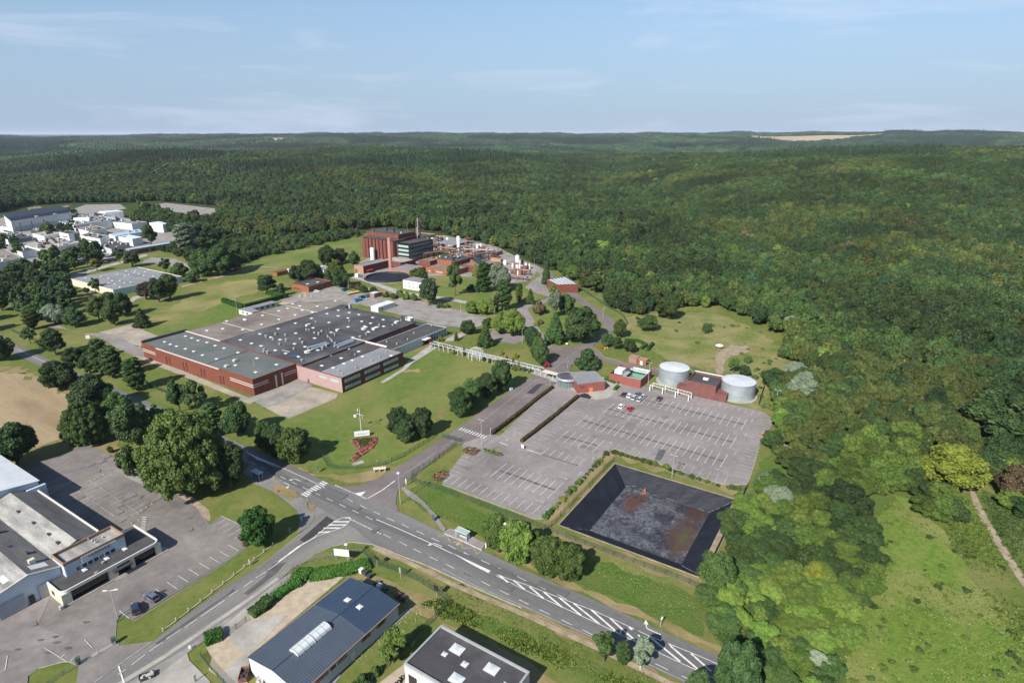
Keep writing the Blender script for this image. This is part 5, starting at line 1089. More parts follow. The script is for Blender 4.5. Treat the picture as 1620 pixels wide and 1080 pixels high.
# flowers on the verge
rgw = np.random.RandomState(9)
# ================================================================== BUILDINGS
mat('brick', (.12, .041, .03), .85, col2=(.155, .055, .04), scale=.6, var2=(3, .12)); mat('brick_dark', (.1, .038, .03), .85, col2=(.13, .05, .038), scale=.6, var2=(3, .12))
mat('cladding_red', (.135, .042, .027), .75, col2=(.155, .05, .033), scale=.4, var2=(2, .06)); mat('cladding_brown', (.125, .052, .046), .75, col2=(.15, .063, .054), scale=.5, var2=(3, .1))
mat('brick_orange', (.2, .072, .033), .85, col2=(.25, .092, .045), scale=.5, var2=(3, .1)); mat('brick_tan', (.28, .165, .11), .85, col2=(.33, .2, .135), scale=.5, var2=(3, .1)); mat('brick_pink', (.25, .135, .115), .85, var=.1, scale=.5)
mat('cladding_pink', (.3, .2, .195), .6, col2=(.35, .235, .23), scale=.8); mat('cladding_gate', (.21, .07, .058), .7, var=.06, scale=.6); mat('orange_door', (.62, .16, .04), .6)
mat('white_wall', (.5, .51, .5), .7, col2=(.6, .61, .6), scale=.4); mat('cream_wall', (.52, .47, .37), .7, var=.06, scale=.4); mat('grey_wall', (.4, .42, .44), .6, var=.05, scale=.4); mat('blue_white_wall', (.46, .52, .58), .6, var=.05, scale=.5)
mat('teal_wall', (.36, .45, .44), .4, var=.08, scale=.5)
mat('roof_green_grey', (.088, .098, .094), .85, col2=(.118, .128, .123), scale=.08, var2=(.5, .14), detail=8); mat('roof_dark', (.048, .047, .051), .8, col2=(.12, .118, .124), scale=.05, var2=(.5, .22), detail=8, thr=(.42, .72)); mat('roof_black', (.045, .043, .045), .8, col2=(.075, .072, .073), scale=.15, var2=(.8, .15))
mat('roof_gravel', (.12, .1, .088), .95, col2=(.21, .18, .155), scale=.07, var2=(.7, .2), detail=8); mat('roof_grey', (.16, .165, .175), .85, col2=(.21, .215, .225), scale=.1, var2=(1, .1)); mat('roof_white', (.46, .49, .52), .6, col2=(.55, .58, .6), scale=.2)
mat('roof_fibre', (.16, .155, .15), .95, col2=(.34, .33, .31), scale=.45, var2=(2.5, .3), stretch=(1.0, .2, 1), rot=R(57.5), detail=8); mat('roof_fibre_shade', (.085, .083, .085), .95, col2=(.15, .147, .145), scale=.35, var2=(2, .25), stretch=(1.0, .2, 1), rot=R(57.5), detail=8)
mat('roof_blue', (.032, .05, .085), .35, var=.06, scale=.3, spec=.5); mat('roof_blue_faded', (.058, .075, .1), .5, var=.07, scale=.3, spec=.5); mat('roof_lightblue', (.3, .41, .5), .5, var=.05, scale=.4)
mat('metal_light', (.38, .39, .4), .45, var=.06, scale=.5, metal=.3); mat('metal_pole', (.42, .43, .43), .5, metal=.4); mat('galvanised', (.33, .38, .42), .4, col2=(.43, .49, .53), scale=.4, metal=.5, spec=.5); mat('tank_roof', (.4, .42, .45), .6, col2=(.5, .52, .55), scale=.15)
mat('skylight', (.5, .53, .53), .3, spec=.5); mat('skylight_frame', (.33, .33, .31), .5); mat('glass', (.03, .045, .05), .08, spec=.6); mat('glass_light', (.3, .38, .36), .15, spec=.6); mat('glass_black', (.012, .012, .014), .1, spec=.6); mat('glass_green', (.09, .14, .13), .12, spec=.6)
mat('rust', (.16, .07, .05), .8, var=.3, scale=1.5); mat('black_paint', (.02, .02, .022), .5); mat('dark_steel', (.045, .045, .05), .6); mat('pale_band', (.42, .4, .38), .6); mat('parapet_white', (.55, .535, .5), .6); mat('terracotta', (.27, .17, .12), .8, var=.1)
mat('stack_pink', (.3, .14, .12), .7, var=.08, scale=.6); mat('silo_white', (.55, .55, .55), .5); mat('green_paint', (.03, .1, .06), .5); mat('blue_paint', (.06, .2, .4), .5); mat('red_paint', (.5, .05, .04), .5); mat('yellow_paint', (.6, .42, .1), .6); mat('green_water', (.1, .2, .15), .15, spec=.6); mat('pool_wall', (.45, .62, .52), .7)
mat('liner', (.012, .014, .021), .6, var=.25, scale=.25, spec=.25, bump=.12, bscale=.7)
def pitfloor():
    m = bpy.data.materials.new('basin_floor'); m.use_nodes = True; MATS['basin_floor'] = m; n = m.node_tree.nodes; lk = m.node_tree.links.new; b = n['Principled BSDF']; b.inputs['Roughness'].default_value = .55
    P = n.new('ShaderNodeNewGeometry').outputs['Position']
    def nn(s, d, off=0, dist=0.0, r=.65):
        v = n.new('ShaderNodeVectorMath'); v.operation = 'ADD'; v.inputs[1].default_value = (off, off*.7, 0); lk(P, v.inputs[0]); t = n.new('ShaderNodeTexNoise'); t.inputs['Scale'].default_value = s; t.inputs['Detail'].default_value = d; t.inputs['Distortion'].default_value = dist; t.inputs['Roughness'].default_value = r; lk(v.outputs[0], t.inputs['Vector']); return t.outputs['Fac']
    def rp_(f, a, b_, c0, c1):
        r = n.new('ShaderNodeValToRGB'); r.color_ramp.elements[0].position = a; r.color_ramp.elements[1].position = b_; r.color_ramp.elements[0].color = c0+(1,); r.color_ramp.elements[1].color = c1+(1,); lk(f, r.inputs['Fac']); return r.outputs['Color']
    c = rp_(nn(.55, 12, 0, 2.2, .82), .42, .7, (.02, .021, .027), (.23, .235, .255))
    dk = rp_(nn(.12, 4, 30), .42, .56, (1, 1, 1), (.35, .33, .36)); mm = n.new('ShaderNodeVectorMath'); mm.operation = 'MULTIPLY'; lk(c, mm.inputs[0]); lk(dk, mm.inputs[1])
    def spot(x, y, sa, sb):
        v = n.new('ShaderNodeVectorMath'); v.operation = 'SUBTRACT'; p = G(x, y, -4); v.inputs[1].default_value = (p.x, p.y, 0); lk(P, v.inputs[0])
        mp_ = n.new('ShaderNodeMapping'); mp_.vector_type = 'POINT'; mp_.inputs['Rotation'].default_value = (0, 0, -R(57.5)); lk(v.outputs[0], mp_.inputs['Vector']); m2 = n.new('ShaderNodeMapping'); m2.inputs['Scale'].default_value = (1/sa, 1/sb, 0); lk(mp_.outputs[0], m2.inputs[0])
        ln = n.new('ShaderNodeVectorMath'); ln.operation = 'LENGTH'; lk(m2.outputs[0], ln.inputs[0]); ad = n.new('ShaderNodeMath'); ad.operation = 'ADD'; lk(ln.outputs['Value'], ad.inputs[0]); sc = n.new('ShaderNodeMath'); sc.operation = 'MULTIPLY_ADD'; sc.inputs[1].default_value = 3.2; sc.inputs[2].default_value = -1.6; lk(nn(.55, 6, x), sc.inputs[0]); lk(sc.outputs[0], ad.inputs[1])
        mr = n.new('ShaderNodeMapRange'); mr.inputs[1].default_value = 1.4; mr.inputs[2].default_value = .5; lk(ad.outputs[0], mr.inputs[0]); return mr.outputs[0]
    out = mm.outputs[0]
    for x, y, sa, sb, col in ((1002, 795, 4.6, 2.6, (.075, .035, .022)), (1080, 850, 8.5, 3.6, (.065, .035, .022)), (1080, 850, 4.2, 1.3, (.065, .055, .022)), (1100, 812, 4.5, 2.2, (.05, .026, .02))):
        mxx = n.new('ShaderNodeMix'); mxx.data_type = 'RGBA'; lk(spot(x, y, sa, sb), mxx.inputs[0]); lk(out, mxx.inputs[6]); mxx.inputs[7].default_value = col+(1,); out = mxx.outputs[2]
    lk(out, b.inputs['Base Color']); bp = n.new('ShaderNodeBump'); bp.inputs['Distance'].default_value = .15; lk(nn(1.1, 8, 5, 1.2), bp.inputs['Height']); lk(bp.outputs[0], b.inputs['Normal'])
pitfloor()
def RAY(x, y): return Vector(((x-CXP)/FPX, CT+(CYP-y)/FPX*ST, -ST+(CYP-y)/FPX*CT))
CAMP = Vector((0, 0, HCAM))
def ONF(face, pl, x, y):
    d = RAY(x, y); ax = A_AX if face[0] == 'a' else B_AX; t = pl/d.dot(ax); p = CAMP+d*t; o_ = B_AX if face[0] == 'a' else A_AX; return p.dot(o_), p.z
def panel(parent, name, m, face, pl, p, q, th=.06, uz=False):
    """flat panel set on a wall; p and q are opposite corners in the photograph (or u,z values)"""
    (u0, z0), (u1, z1) = (p, q) if uz else (ONF(face, pl, *p), ONF(face, pl, *q))
    u0, u1 = min(u0, u1), max(u0, u1); z0, z1 = max(0.02, min(z0, z1)), max(z0, z1); s = 1 if face[1] == '+' else -1; b = MB()
    w0, w1 = (pl-.02*s, pl+th*s) if s > 0 else (pl+th*s, pl+.02)
    if face[0] == 'a': b.sb(w0, w1, u0, u1, z0, z1)
    else: b.sb(u0, u1, w0, w1, z0, z1)
    return b.build(name, m, parent)
def shell(rc, h, wall, roof, name, label, cat='building', par=.35, pth=.3, parm=None, group=None, z0=0, parent=None, roofname='roof'):
    a0, a1, b0, b1 = rc
    c = WS((a0+a1)/2, (b0+b1)/2, z0)
    e = parent if parent is not None else empty(name, c, label, cat, group)
    b = MB(); q = [WS(a0, b0), WS(a0, b1), WS(a1, b1), WS(a1, b0)]; b.prism(q, z0, h, cap=False); b.build('wall', wall, e)
    b = MB(); b.sb(a0+pth*.9, a1-pth*.9, b0+pth*.9, b1-pth*.9, h-par-.15, h-par) if par > 0 else b.sb(a0-.1, a1+.1, b0-.1, b1+.1, h, h+.15); b.build(roofname, roof, e)
    if par > 0:
        b = MB(); zt = h+.06
        for r in ((a0-.05, a1+.05, b0-.05, b0+pth), (a0-.05, a1+.05, b1-pth, b1+.05), (a0-.05, a0+pth, b0+pth, b1-pth), (a1-pth, a1+.05, b0+pth, b1-pth)): b.sb(*r, h-par, zt)
        b.build('parapet', parm or wall, e)
    return e
SKY = {}
def sky_at(parent, p, z, sa=1.6, sb=1.6, hh=.45, name='skylight', m='skylight'):
    if name == 'skylight' and sb > 2.1: sa *= .72; sb *= .78
    key = (name, round(sa, 1), round(sb, 1), hh, m)
    if key not in SKY:
        b = MB(); b.cur = 1; b.sb(-sa/2, sa/2, -sb/2, sb/2, 0, hh*.55); b.cur = 0
        k = len(b.v); q = [WS(-sa*.5, -sb*.5), WS(-sa*.5, sb*.5), WS(sa*.5, sb*.5), WS(sa*.5, -sb*.5)]; q2 = [WS(-sa*.22, -sb*.22), WS(-sa*.22, sb*.22), WS(sa*.22, sb*.22), WS(sa*.22, -sb*.22)]
        b.v += [(v.x*.97, v.y*.97, hh*.55) for v in q]+[(v.x, v.y, hh) for v in q2]
        for f in ((0, 1, 5, 4), (1, 2, 6, 5), (2, 3, 7, 6), (3, 0, 4, 7), (4, 5, 6, 7)): b.f.append(tuple(k+i for i in f)); b.m.append(0)
        o = b.build(name, [m, 'skylight_frame']); SKY[key] = o.data; bpy.data.objects.remove(o)
    o = bpy.data.objects.new(name, SKY[key]); o3 = origin_of(parent); o.location = (p.x-o3.x, p.y-o3.y, z-o3.z+.02); return link(o, parent)
def unit(parent, p, z, size, m='metal_light', name='roof_unit', n=0, rz=R(57.5)):
    b = MB()
    if n == 0: b.box((p.x, p.y, z+size[2]/2), size, rz); b.box((p.x, p.y, z+size[2]+.05), (size[0]*1.12, size[1]*1.12, .1), rz)
    else: b.tube((p.x, p.y, z-.02), (p.x, p.y, z+size[2]), size[0]/2, n=n); b.lathe((p.x, p.y, z+size[2]), [(size[0]*.8, -.1), (size[0]*.75, .08), (.02, .22)], n)
    return b.build(name, m, parent)
# ---- long red hall
RH = RECT([(229, 541), (398, 600), (467, 576)], 7.2); RH = (RH[0], 153.6, -290.8, -207.4)
e = shell(RH, 7.2, 'cladding_red', 'roof_green_grey', 'factory_hall', 'long red clad hall with a green grey roof and pairs of narrow windows', par=.25)
for x0, x1, yt, yb in [(262, 265, 564, 576), (267, 270, 565, 578), (289, 292, 573, 586), (294, 297, 574, 587), (317, 320, 583, 596), (322, 325, 584, 597), (347, 350, 594, 607), (352, 355, 595, 608)]:
    panel(e, 'window', 'glass_black', 'a-', RH[0], (x0, yt), (x1+.5, yb))
for (p, q) in [((229, 551.5), (253, 558)), ((229, 553.8), (253, 560.5))]:
    u0, z0 = ONF('a-', RH[0], *p); panel(e, 'stripe', 'pale_band', 'a-', RH[0], (RH[2]+.1, 4.2 if p[1] < 552 else 3.3), (RH[2]+11, 4.55 if p[1] < 552 else 3.65), uz=True)
for zz in (3.6, 4.5): panel(e, 'stripe', 'pale_band', 'a-', RH[0], (RH[3]-15.5, zz), (RH[3]-.05, zz+.35), uz=True); panel(e, 'stripe', 'pale_band', 'b+', RH[3], (RH[0]+.05, zz), (RH[0]+7, zz+.35), uz=True); panel(e, 'stripe', 'pale_band', 'b+', RH[3], (RH[1]-6.5, zz), (RH[1]-.5, zz+.35), uz=True)
panel(e, 'gutter', 'pale_band', 'a-', RH[0], (RH[2]+13, 6.9), (RH[3]-22, 7.3), .5, uz=True)
for u in (RH[0]+10.2, RH[0]+13.2): panel(e, 'door', 'pale_band', 'b+', RH[3], (u, .3), (u+.8, 5.6), uz=True)
for u in (RH[2]+43.5, RH[3]-2.6): panel(e, 'door', 'brick_dark', 'a-', RH[0], (u, .0), (u+.9, 2.1), uz=True)
b = MB(); b.sb(RH[0]+.4, RH[1]+1, RH[2]-1.3, RH[2]+.25, 6.7, 8.0); b.build('end_parapet', 'dark_steel', e)
b = MB(); b.sb(RH[0]+.5, RH[1]-.5, -239.9, -239.6, 6.95, 7.05); b.build('roof_joint', 'black_paint', e)
b = MB(); b.sb(RH[1]-.2, RH[1]+.7, RH[2], -262, 7.1, 7.35); b.build('coping', 'parapet_white', e)
for x, y in [(261, 541), (270, 545), (280, 548), (294, 552), (307, 556), (321, 562), (343, 568), (294, 532), (304, 535), (314, 539), (328, 542), (341, 547), (355, 551), (377, 558), (407, 567), (373, 578), (405, 589), (438, 577)]: sky_at(e, G(x, y, 7.0), 6.95, 1.5, 2.2)
for x, y in [(359, 580), (372, 571)]: sky_at(e, G(x, y, 7.0), 6.95, 1.8, 1.8, 1.1, 'smoke_vent', 'metal_light')
b = MB(); p = G(402, 579, 7); b.tube((p.x, p.y, 6.9), (p.x, p.y, 10.2), .08); b.build('mast', 'metal_pole', e)
# ---- the big flat factory
e = empty('factory', WS(190, -240, 0), 'very large flat factory block with black and brown gravel roofs full of rooflights', 'building')
b = MB(); b.prism([WS(153.7, -261.2), WS(153.7, -203.6), WS(226, -203.6), WS(226, -261.2)], 0, 7.3, cap=False); GP = [G(*q, 7.0) for q in ((297, 524), (350, 540.2), (534, 486.5), (556, 481), (531, 473.5), (500, 480), (474, 475.5), (437, 485.5))]; b.prism(GP, 0, 6.8, cap=False); b.build('wall', 'cladding_brown', e)
b = MB(); b.sb(153.8, 226, -261.2, -203.6, 6.9, 7.3); b.build('black_roof', 'roof_dark', e)
b = MB(); b.prism(GP, 6.8, 7.0); b.build('gravel_roof', 'roof_gravel', e)
b = MB()
for a in (172.5, 212): b.sb(a, a+.35, -289, -261.6, 7.0, 7.12)
b.sb(196, 196.3, -289, -270, 7.0, 7.08); b.build('roof_joint', 'pale_band', e)
b = MB(); b.sb(153.5, 226.3, -261.45, -261.15, 7.0, 7.42); b.sb(225.9, 226.3, -261, -203.4, 7.0, 7.42); b.build('edge_flashing', 'dark_steel', e)
pts = [(384, 566)]
cs = 4.0
def f8(L_): return [(380+x/4.765, 460+y/4.765) for x, y in L_]
SKD = f8([(742, 148), (657, 173), (540, 208), (418, 245), (288, 286), (150, 326), (4, 371), (824, 165), (740, 190), (671, 239), (551, 280), (421, 320), (232, 350), (88, 397), (896, 180), (814, 206), (815, 272), (688, 314), (563, 357), (411, 400), (302, 369), (160, 416), (1000, 202), (918, 231), (940, 268), (1080, 218), (985, 245), (936, 290), (1083, 268), (968, 310), (850, 352), (267, 449), (345, 472), (440, 497), (490, 422), (587, 447), (510, 465)])
SKB = f8([(720, 75), (653, 129), (546, 163), (417, 182), (294, 215), (163, 254), (22, 293), (452, 115), (470, 148), (360, 133), (294, 152), (171, 186), (37, 221), (584, 117), (398, 100)])+[(359, 508), (353, 520), (328, 523), (387, 505)]
for x, y in SKD: sky_at(e, G(x, y, 7.4), 7.3, 1.5, 2.3)
for x, y in SKB: sky_at(e, G(x, y, 7.1), 7.0, 1.6, 2.6)
ru = random.Random(4)
for x, y in f8([(570, 237), (823, 230), (520, 300), (592, 330), (615, 308), (500, 298), (740, 300), (712, 335), (195, 350), (248, 368), (296, 407), (346, 378), (452, 365), (266, 332), (181, 445), (176, 462), (205, 470), (405, 440), (470, 395), (620, 440), (715, 400), (690, 380), (660, 350), (1150, 260), (1212, 228), (1048, 262), (950, 330), (905, 350), (1247, 207), (465, 527), (340, 340), (650, 420), (560, 320)]):
    unit(e, G(x, y, 7.4), 7.3, (ru.uniform(.5, .9), 0, ru.uniform(.6, 1.3)), 'metal_light', 'roof_cowl', 8)
for x, y, sx_, sy_ in [(512, 262, 2.5, 1.2), (938, 287, 3, 1.6), (1020, 287, 3.4, 1.8), (1180, 240, 2.2, 1.6), (510, 462, 2.6, 1.5), (735, 300, 1.6, 1.3)]:
    p = f8([(x, y)])[0]; unit(e, G(*p, 7.4), 7.3, (sx_, sy_, .8), 'parapet_white', 'roof_unit')
for (x0, y0), (x1, y1) in [((508, 432), (650, 392)), ((540, 442), (666, 400)), ((708, 418), (850, 368)), ((735, 424), (855, 380))]:
    p, q = f8([(x0, y0), (x1, y1)]); b = MB(); P, Q = G(*p, 8.0), G(*q, 8.0); b.tube((P.x, P.y, 8.1), (Q.x, Q.y, 8.1), .55, n=10); b.box(((P.x+Q.x)/2, (P.y+Q.y)/2, 7.55), ((Q-P).length*.9, .5, .5), math.atan2(Q.y-P.y, Q.x-P.x)); b.build('air_duct', 'galvanised', e, False)
for (x0, y0), (x1, y1) in [((315, 445), (375, 458)), ((655, 330), (700, 380)), ((650, 268), (650, 330)), ((672, 268), (672, 320))]:
    p, q = f8([(x0, y0), (x1, y1)]); b = MB()
    if x0 == x1: P = G(*q, 7.3); b.tube((P.x, P.y, 7.2), (P.x, P.y, 10.5), .05); b.build('mast', 'metal_pole', e)
    else: P, Q = G(*p, 7.8), G(*q, 7.8); b.tube((P.x, P.y, 7.7), (Q.x, Q.y, 7.7), .18, n=8); b.build('roof_pipe', 'metal_light', e)
p = f8([(408, 490)])[0]; unit(e, G(*p, 7.35), 7.3, (3, 4.2, .15), 'roof_blue', 'roof_patch')
b = MB(); p = G(554, 486, 7); b.box((p.x, p.y, 4.5), (1.3, 1.3, 9), R(57.5)); b.build('chimney', 'metal_pole', e)
b = MB(); b.sb(226.4, 230, -262, -256, 0, 7.6); b.build('plant_room', 'dark_steel', e)
p = G(652, 503, 4); unit(e, G(648, 506, 6), 4.8, (3, 3.5, 2.4), 'white_wall', 'roof_unit'); unit(e, G(640, 503, 6), 4.8, (2.5, 3, 2), 'dark_steel', 'roof_unit')
# lower annexe with pale glazed front
AN = (190.5, 235, -208.5, -190); AN = (191, 235.2, -203.5, -190.2)
e = shell(AN, 4.5, 'teal_wall', 'roof_black', 'factory_annexe', 'low flat annexe with a pale green wall where the white pergola starts', par=.15)
b = MB(); b.sb(226.4, 235, -262, -203.6, 4.2, 4.45); b.build('rear_roof', 'roof_black', e); b = MB(); b.sb(226.4, 234.9, -261.9, -203.6, 0, 4.19); b.build('rear_wall', 'dark_steel', e)
panel(e, 'entrance', 'glass_black', 'b+', AN[3], (216, .1), (221, 3.9), uz=True)
b = MB(); b.sb(215, 219.5, AN[3], AN[3]+2.6, 3.5, 3.75); b.build('entrance_canopy', 'white_wall', e); b = MB(); b.sb(219.5, 220.3, AN[3]+.3, AN[3]+2.4, .1, 2.8); b.build('red_frame', 'red_paint', e)
for k in range(6): panel(e, 'window', 'glass_green', 'b+', AN[3], (222.2+2.1*k, .4), (223.8+2.1*k, 4.0), uz=True)
for k in range(8): panel(e, 'glazing_bar', 'metal_light', 'b+', AN[3], (192+3*k, .2), (192.12+3*k, 4.4), .1, uz=True)
for x, y in [(645, 537), (628, 544), (612, 541), (655, 527), (683, 515), (597, 551)]: unit(e, G(x, y, 4.6), 4.35, (.6, 0, .7), 'metal_light', 'roof_cowl', 8)
# office wing
OF = (153.8, 190.3, -207.3, -179.8)
e = shell(OF, 6.6, 'brick_dark', 'roof_black', 'office_wing', 'two storey dark brick wing with strips of windows and a pink clad end', par=.2)
panel(e, 'pink_cladding', 'cladding_pink', 'a-', OF[0], (OF[2], 0.1), (OF[3], 6.5), .12, uz=True)
for p, q in [((505, 593), (518, 600)), ((523, 598), (537, 606))]: panel(e, 'window', 'glass_light', 'a-', OF[0]-.12, p, q, .08)
panel(e, 'door', 'brick', 'a-', OF[0]-.12, (486.5, 599), (490, 606), .06)
for u0, u1 in ((1.5, 10), (12.5, 21.5), (23.8, 33)):
    for z0, z1 in ((1.0, 2.4), (4.0, 5.4)):
        w_ = panel(e, 'window', 'glass_light', 'b+', OF[3], (OF[0]+u0, z0), (OF[0]+u1, z1), .08, uz=True)
        bb = MB()
        for i in range(1, 6): u = OF[0]+u0+(u1-u0)*i/6; bb.sb(u-.06, u+.06, OF[3]+.05, OF[3]+.14, z0, z1)
        bb.build('mullion', 'dark_steel', w_)
b = MB(); b.sb(OF[0]+.5, OF[1]-.5, -193.3, -193.0, 6.4, 6.5); b.build('roof_joint', 'black_paint', e); b = MB(); b.sb(OF[0]+.3, OF[1]-.3, -192.9, OF[3]-.4, 6.4, 6.47); b.build('grey_roof_strip', 'roof_grey', e); b = MB(); b.sb(190.4, 190.8, -212, -190, 6.8, 7.5); b.build('white_coping', 'parapet_white', e)
for x, y in f8([(677, 487), (530, 540), (617, 564), (703, 579), (784, 548), (847, 523), (763, 507), (924, 494), (895, 457), (1140, 488), (815, 437)]): sky_at(e, G(x, y, 6.6), 6.45, 1.4, 2.3)
for x, y in f8([(770, 625), (740, 603), (990, 527), (865, 483), (603, 510), (915, 590), (1050, 500), (1100, 462), (870, 580)]): unit(e, G(x, y, 6.6), 6.45, (.5, 0, .6), 'metal_light', 'roof_cowl', 8)
# ---- white L shaped hut
e = empty('hut', WS(206, -315, 0), 'small white L shaped prefabricated hut beside the clipped hedge', 'hut')
b = MB(); b.sb(201.5, 206.5, -318.5, -305.9, 0, 2.7); b.sb(206.5, 224, -318.5, -313.2, 0, 2.7); b.build('wall', 'white_wall', e)
b = MB(); b.sb(201.3, 206.7, -318.7, -305.7, 2.7, 2.85); b.sb(206.7, 224.2, -318.7, -313.0, 2.7, 2.84); b.build('roof', 'roof_grey', e)
for k in range(4): panel(e, 'window', 'glass', 'b+', -313.2, (208.5+3.8*k, 1.0), (210.8+3.8*k, 2.2), uz=True)
for k in range(2): panel(e, 'window', 'glass', 'a-', 201.5, (-315.5+4*k, .9), (-314+4*k, 2), uz=True)
# ---- generic smaller buildings: (name, label, site rect by roof pixels, z, wall, roof, windows)
def simple(name, label, px, z, wall, roof, par=.3, wins=(), cat='building', rect=None, doors=(), group=None, parm=None):
    rc = rect or RECT(px, z); e = shell(rc, z, wall, roof, name, label, cat, par, group=group, parm=parm)
    for face, u0, u1, z0, z1, n, m in wins:
        pl = rc[0] if face == 'a-' else rc[3]; o0 = rc[2] if face == 'a-' else rc[0]; ln = (rc[3]-rc[2]) if face == 'a-' else (rc[1]-rc[0])
        for i in range(n):
            w0 = o0+ln*(u0+(u1-u0)*i/n); w1 = o0+ln*(u0+(u1-u0)*(i+.7)/n); panel(e, 'window', m, face, pl, (w0, z0), (w1, z1), uz=True)
    for face, u0, u1, z1, m in doors:
        pl = rc[0] if face == 'a-' else rc[3]; o0 = rc[2] if face == 'a-' else rc[0]; ln = (rc[3]-rc[2]) if face == 'a-' else (rc[1]-rc[0]); panel(e, 'door', m, face, pl, (o0+ln*u0, 0), (o0+ln*u1, z1), uz=True)
    return e, rc
e, rc = simple('workshop', 'low orange brick workshop behind the factory yard', None, 4.2, 'brick_orange', 'roof_black', rect=(257, 277, -340.7, -324), wins=[('a-', .1, .5, .8, 1.8, 2, 'glass'), ('b+', .05, .5, .9, 1.9, 5, 'glass')], doors=[('b+', .6, .72, 2.6, 'brick_dark')])
sky_at(e, G(487, 449, 4.2), 4, 2, 2); sky_at(e, G(503, 446, 4.2), 4, 2, 2)
# tall ribbed brick block
TB = (365.8, 380, -384, -347.5); e = shell(TB, 17, 'black_paint', 'roof_dark', 'process_building', 'tall ribbed red brick block beside the glazed tower', par=.3)
n = 9
for i in range(n):
    u0 = TB[2]+(TB[3]-TB[2])*i/n; panel(e, 'brick_pier', 'brick', 'a-', TB[0], (u0 if i else u0-.1, 0), (u0+(TB[3]-TB[2])/n*(.72 if i else .85), 16.6), .9, uz=True)
panel(e, 'end_wall', 'brick', 'b+', TB[3], (TB[0]-.9, 0), (TB[1], 16.6), .3, uz=True)
b = MB(); b.sb(374.5, 396, -388, -351, 17.1, 20.5); b.build('upper_storey', 'brick', e); b = MB(); b.sb(374.7, 395.8, -387.8, -351.2, 20.5, 20.65); b.build('upper_roof', 'roof_black', e)
b = MB(); b.sb(380, 400, -386, -350, 0, 17); b.build('rear_block', 'brick_dark', e)
for k in range(7): b = MB(); p = WS(378+ru.uniform(0, 14), -384+5*k); b.box((p.x, p.y, 21.2), (ru.uniform(1, 3), ru.uniform(1, 2), 1.2), R(57.5)); b.build('roof_unit', ru.choice(['metal_light', 'dark_steel', 'rust']), e)
GT = (368, 398, -347.3, -333.5); e = shell(GT, 15.5, 'glass_black', 'roof_black', 'glazed_tower', 'dark glazed tower with pale window bands next to the ribbed brick block', par=.3)
for k in range(4): panel(e, 'window_band', 'glass_light', 'a-', GT[0], (GT[2]+1.5, 2.2+3.3*k), (GT[3]-1, 4.0+3.3*k), .1, uz=True)
for k in range(4): panel(e, 'window_band', 'glass_green', 'b+', GT[3], (GT[0]+.6, 2.2+3.3*k), (GT[1]-2, 4.4+3.3*k), .1, uz=True)
panel(e, 'corner_pier', 'brick_dark', 'a-', GT[0], (GT[2], 0), (GT[2]+1.2, 15.3), .15, uz=True)
b = MB()
for k in range(9): b.sb(GT[0]+.5+3.2*k, GT[0]+.7+3.2*k, GT[3]+.02, GT[3]+.3, 0, 15)
b.build('mullion', 'dark_steel', e)
b = MB(); p = G(640, 392); p = WS(398, -352)
for dx, dy in ((0, 0), (2.6, 0), (0, 2.6), (2.6, 2.6)): q = p+A_AX*dx+B_AX*dy; b.tube((q.x, q.y, 17), (q.x, q.y, 29), .18, n=6)
for z in (20, 23, 26, 28.5): q = p+A_AX*1.3+B_AX*1.3; b.box((q.x, q.y, z), (3.0, 3.0, .18), R(57.5))
e2 = empty('process_column', (p.x, p.y, 0), 'rusty steel lattice tower with silver columns above the brick block roof', 'tower'); b.build('lattice', 'rust', e2)
for dx, dy, r, h in ((1.2, 1.2, .55, 31.5), (3.9, 1.2, .5, 30), (-1, 2.0, .35, 24)): q = p+A_AX*dx+B_AX*dy; b = MB(); b.tube((q.x, q.y, 0), (q.x, q.y, h), r, n=10); b.build('column', 'metal_light', e2)
# stack and silos
def lathething(name, label, cat, x, y, prof, m, n=20, extra=None, z=0, p=None):
    p = p or G(x, y); e = empty(name, (p.x, p.y, 0), label, cat); b = MB(); b.lathe((p.x, p.y, z), prof, n); b.build('shell', m, e, True); return e, p
lathething('chimney', 'tall tapering pink brick chimney in front of the ribbed block', 'chimney', 618.5, 430, [(1.5, 0), (1.15, 26), (.9, 26.02), (.9, 24)], 'stack_pink')
e, p = lathething('silo', 'white round silo at the foot of the ribbed brick block', 'silo', 590, 411, [(1.9, 0), (1.9, 9.6), (1.3, 10.3), (.02, 10.6)], 'silo_white')
e, p = lathething('silo', 'tall slim white column in the middle of the chemical plant', 'silo', 725.5, 396, [(1.5, 0), (1.5, 12.6), (.02, 13.2)], 'silo_white')
e, p = lathething('silo', 'white column standing beside the tank yard', 'silo', 818.5, 421, [(1.6, 0), (1.6, 8.6), (.02, 9.2)], 'silo_white')
e, rc = simple('workshop', 'orange brick workshop left of the pink chimney', None, 6, 'brick_tan', 'roof_grey', rect=(317.3, 345, -344.4, -334.9), doors=[('a-', .1, .3, 3, 'brick_dark')]); panel(e, 'painted_shade', 'brick_dark', 'b+', rc[3], (rc[0], 0), (rc[1], 5.8), .08, uz=True)  # darker panel paints shade onto the side wall
b = MB(); b.sb(320, 326, rc[3], rc[3]+2, 2.2, 2.35); b.build('red_canopy', 'red_paint', e)
simple('workshop', 'low brick range with a pale roof behind the pink chimney', None, 5, 'brick', 'concrete', rect=(347, 362, -345, -322))
b = MB()
simple('workshop', 'pink brick range with a white roof shed beside the round black pond', None, 3.6, 'brick_pink', 'roof_grey', rect=(333, 350, -322, -303))
simple('laboratory', 'stepped brown brick block at the left of the orange laboratory', None, 7.6, 'brick', 'roof_gravel', rect=(352.5, 368, -310.9, -299.2))
panels = None
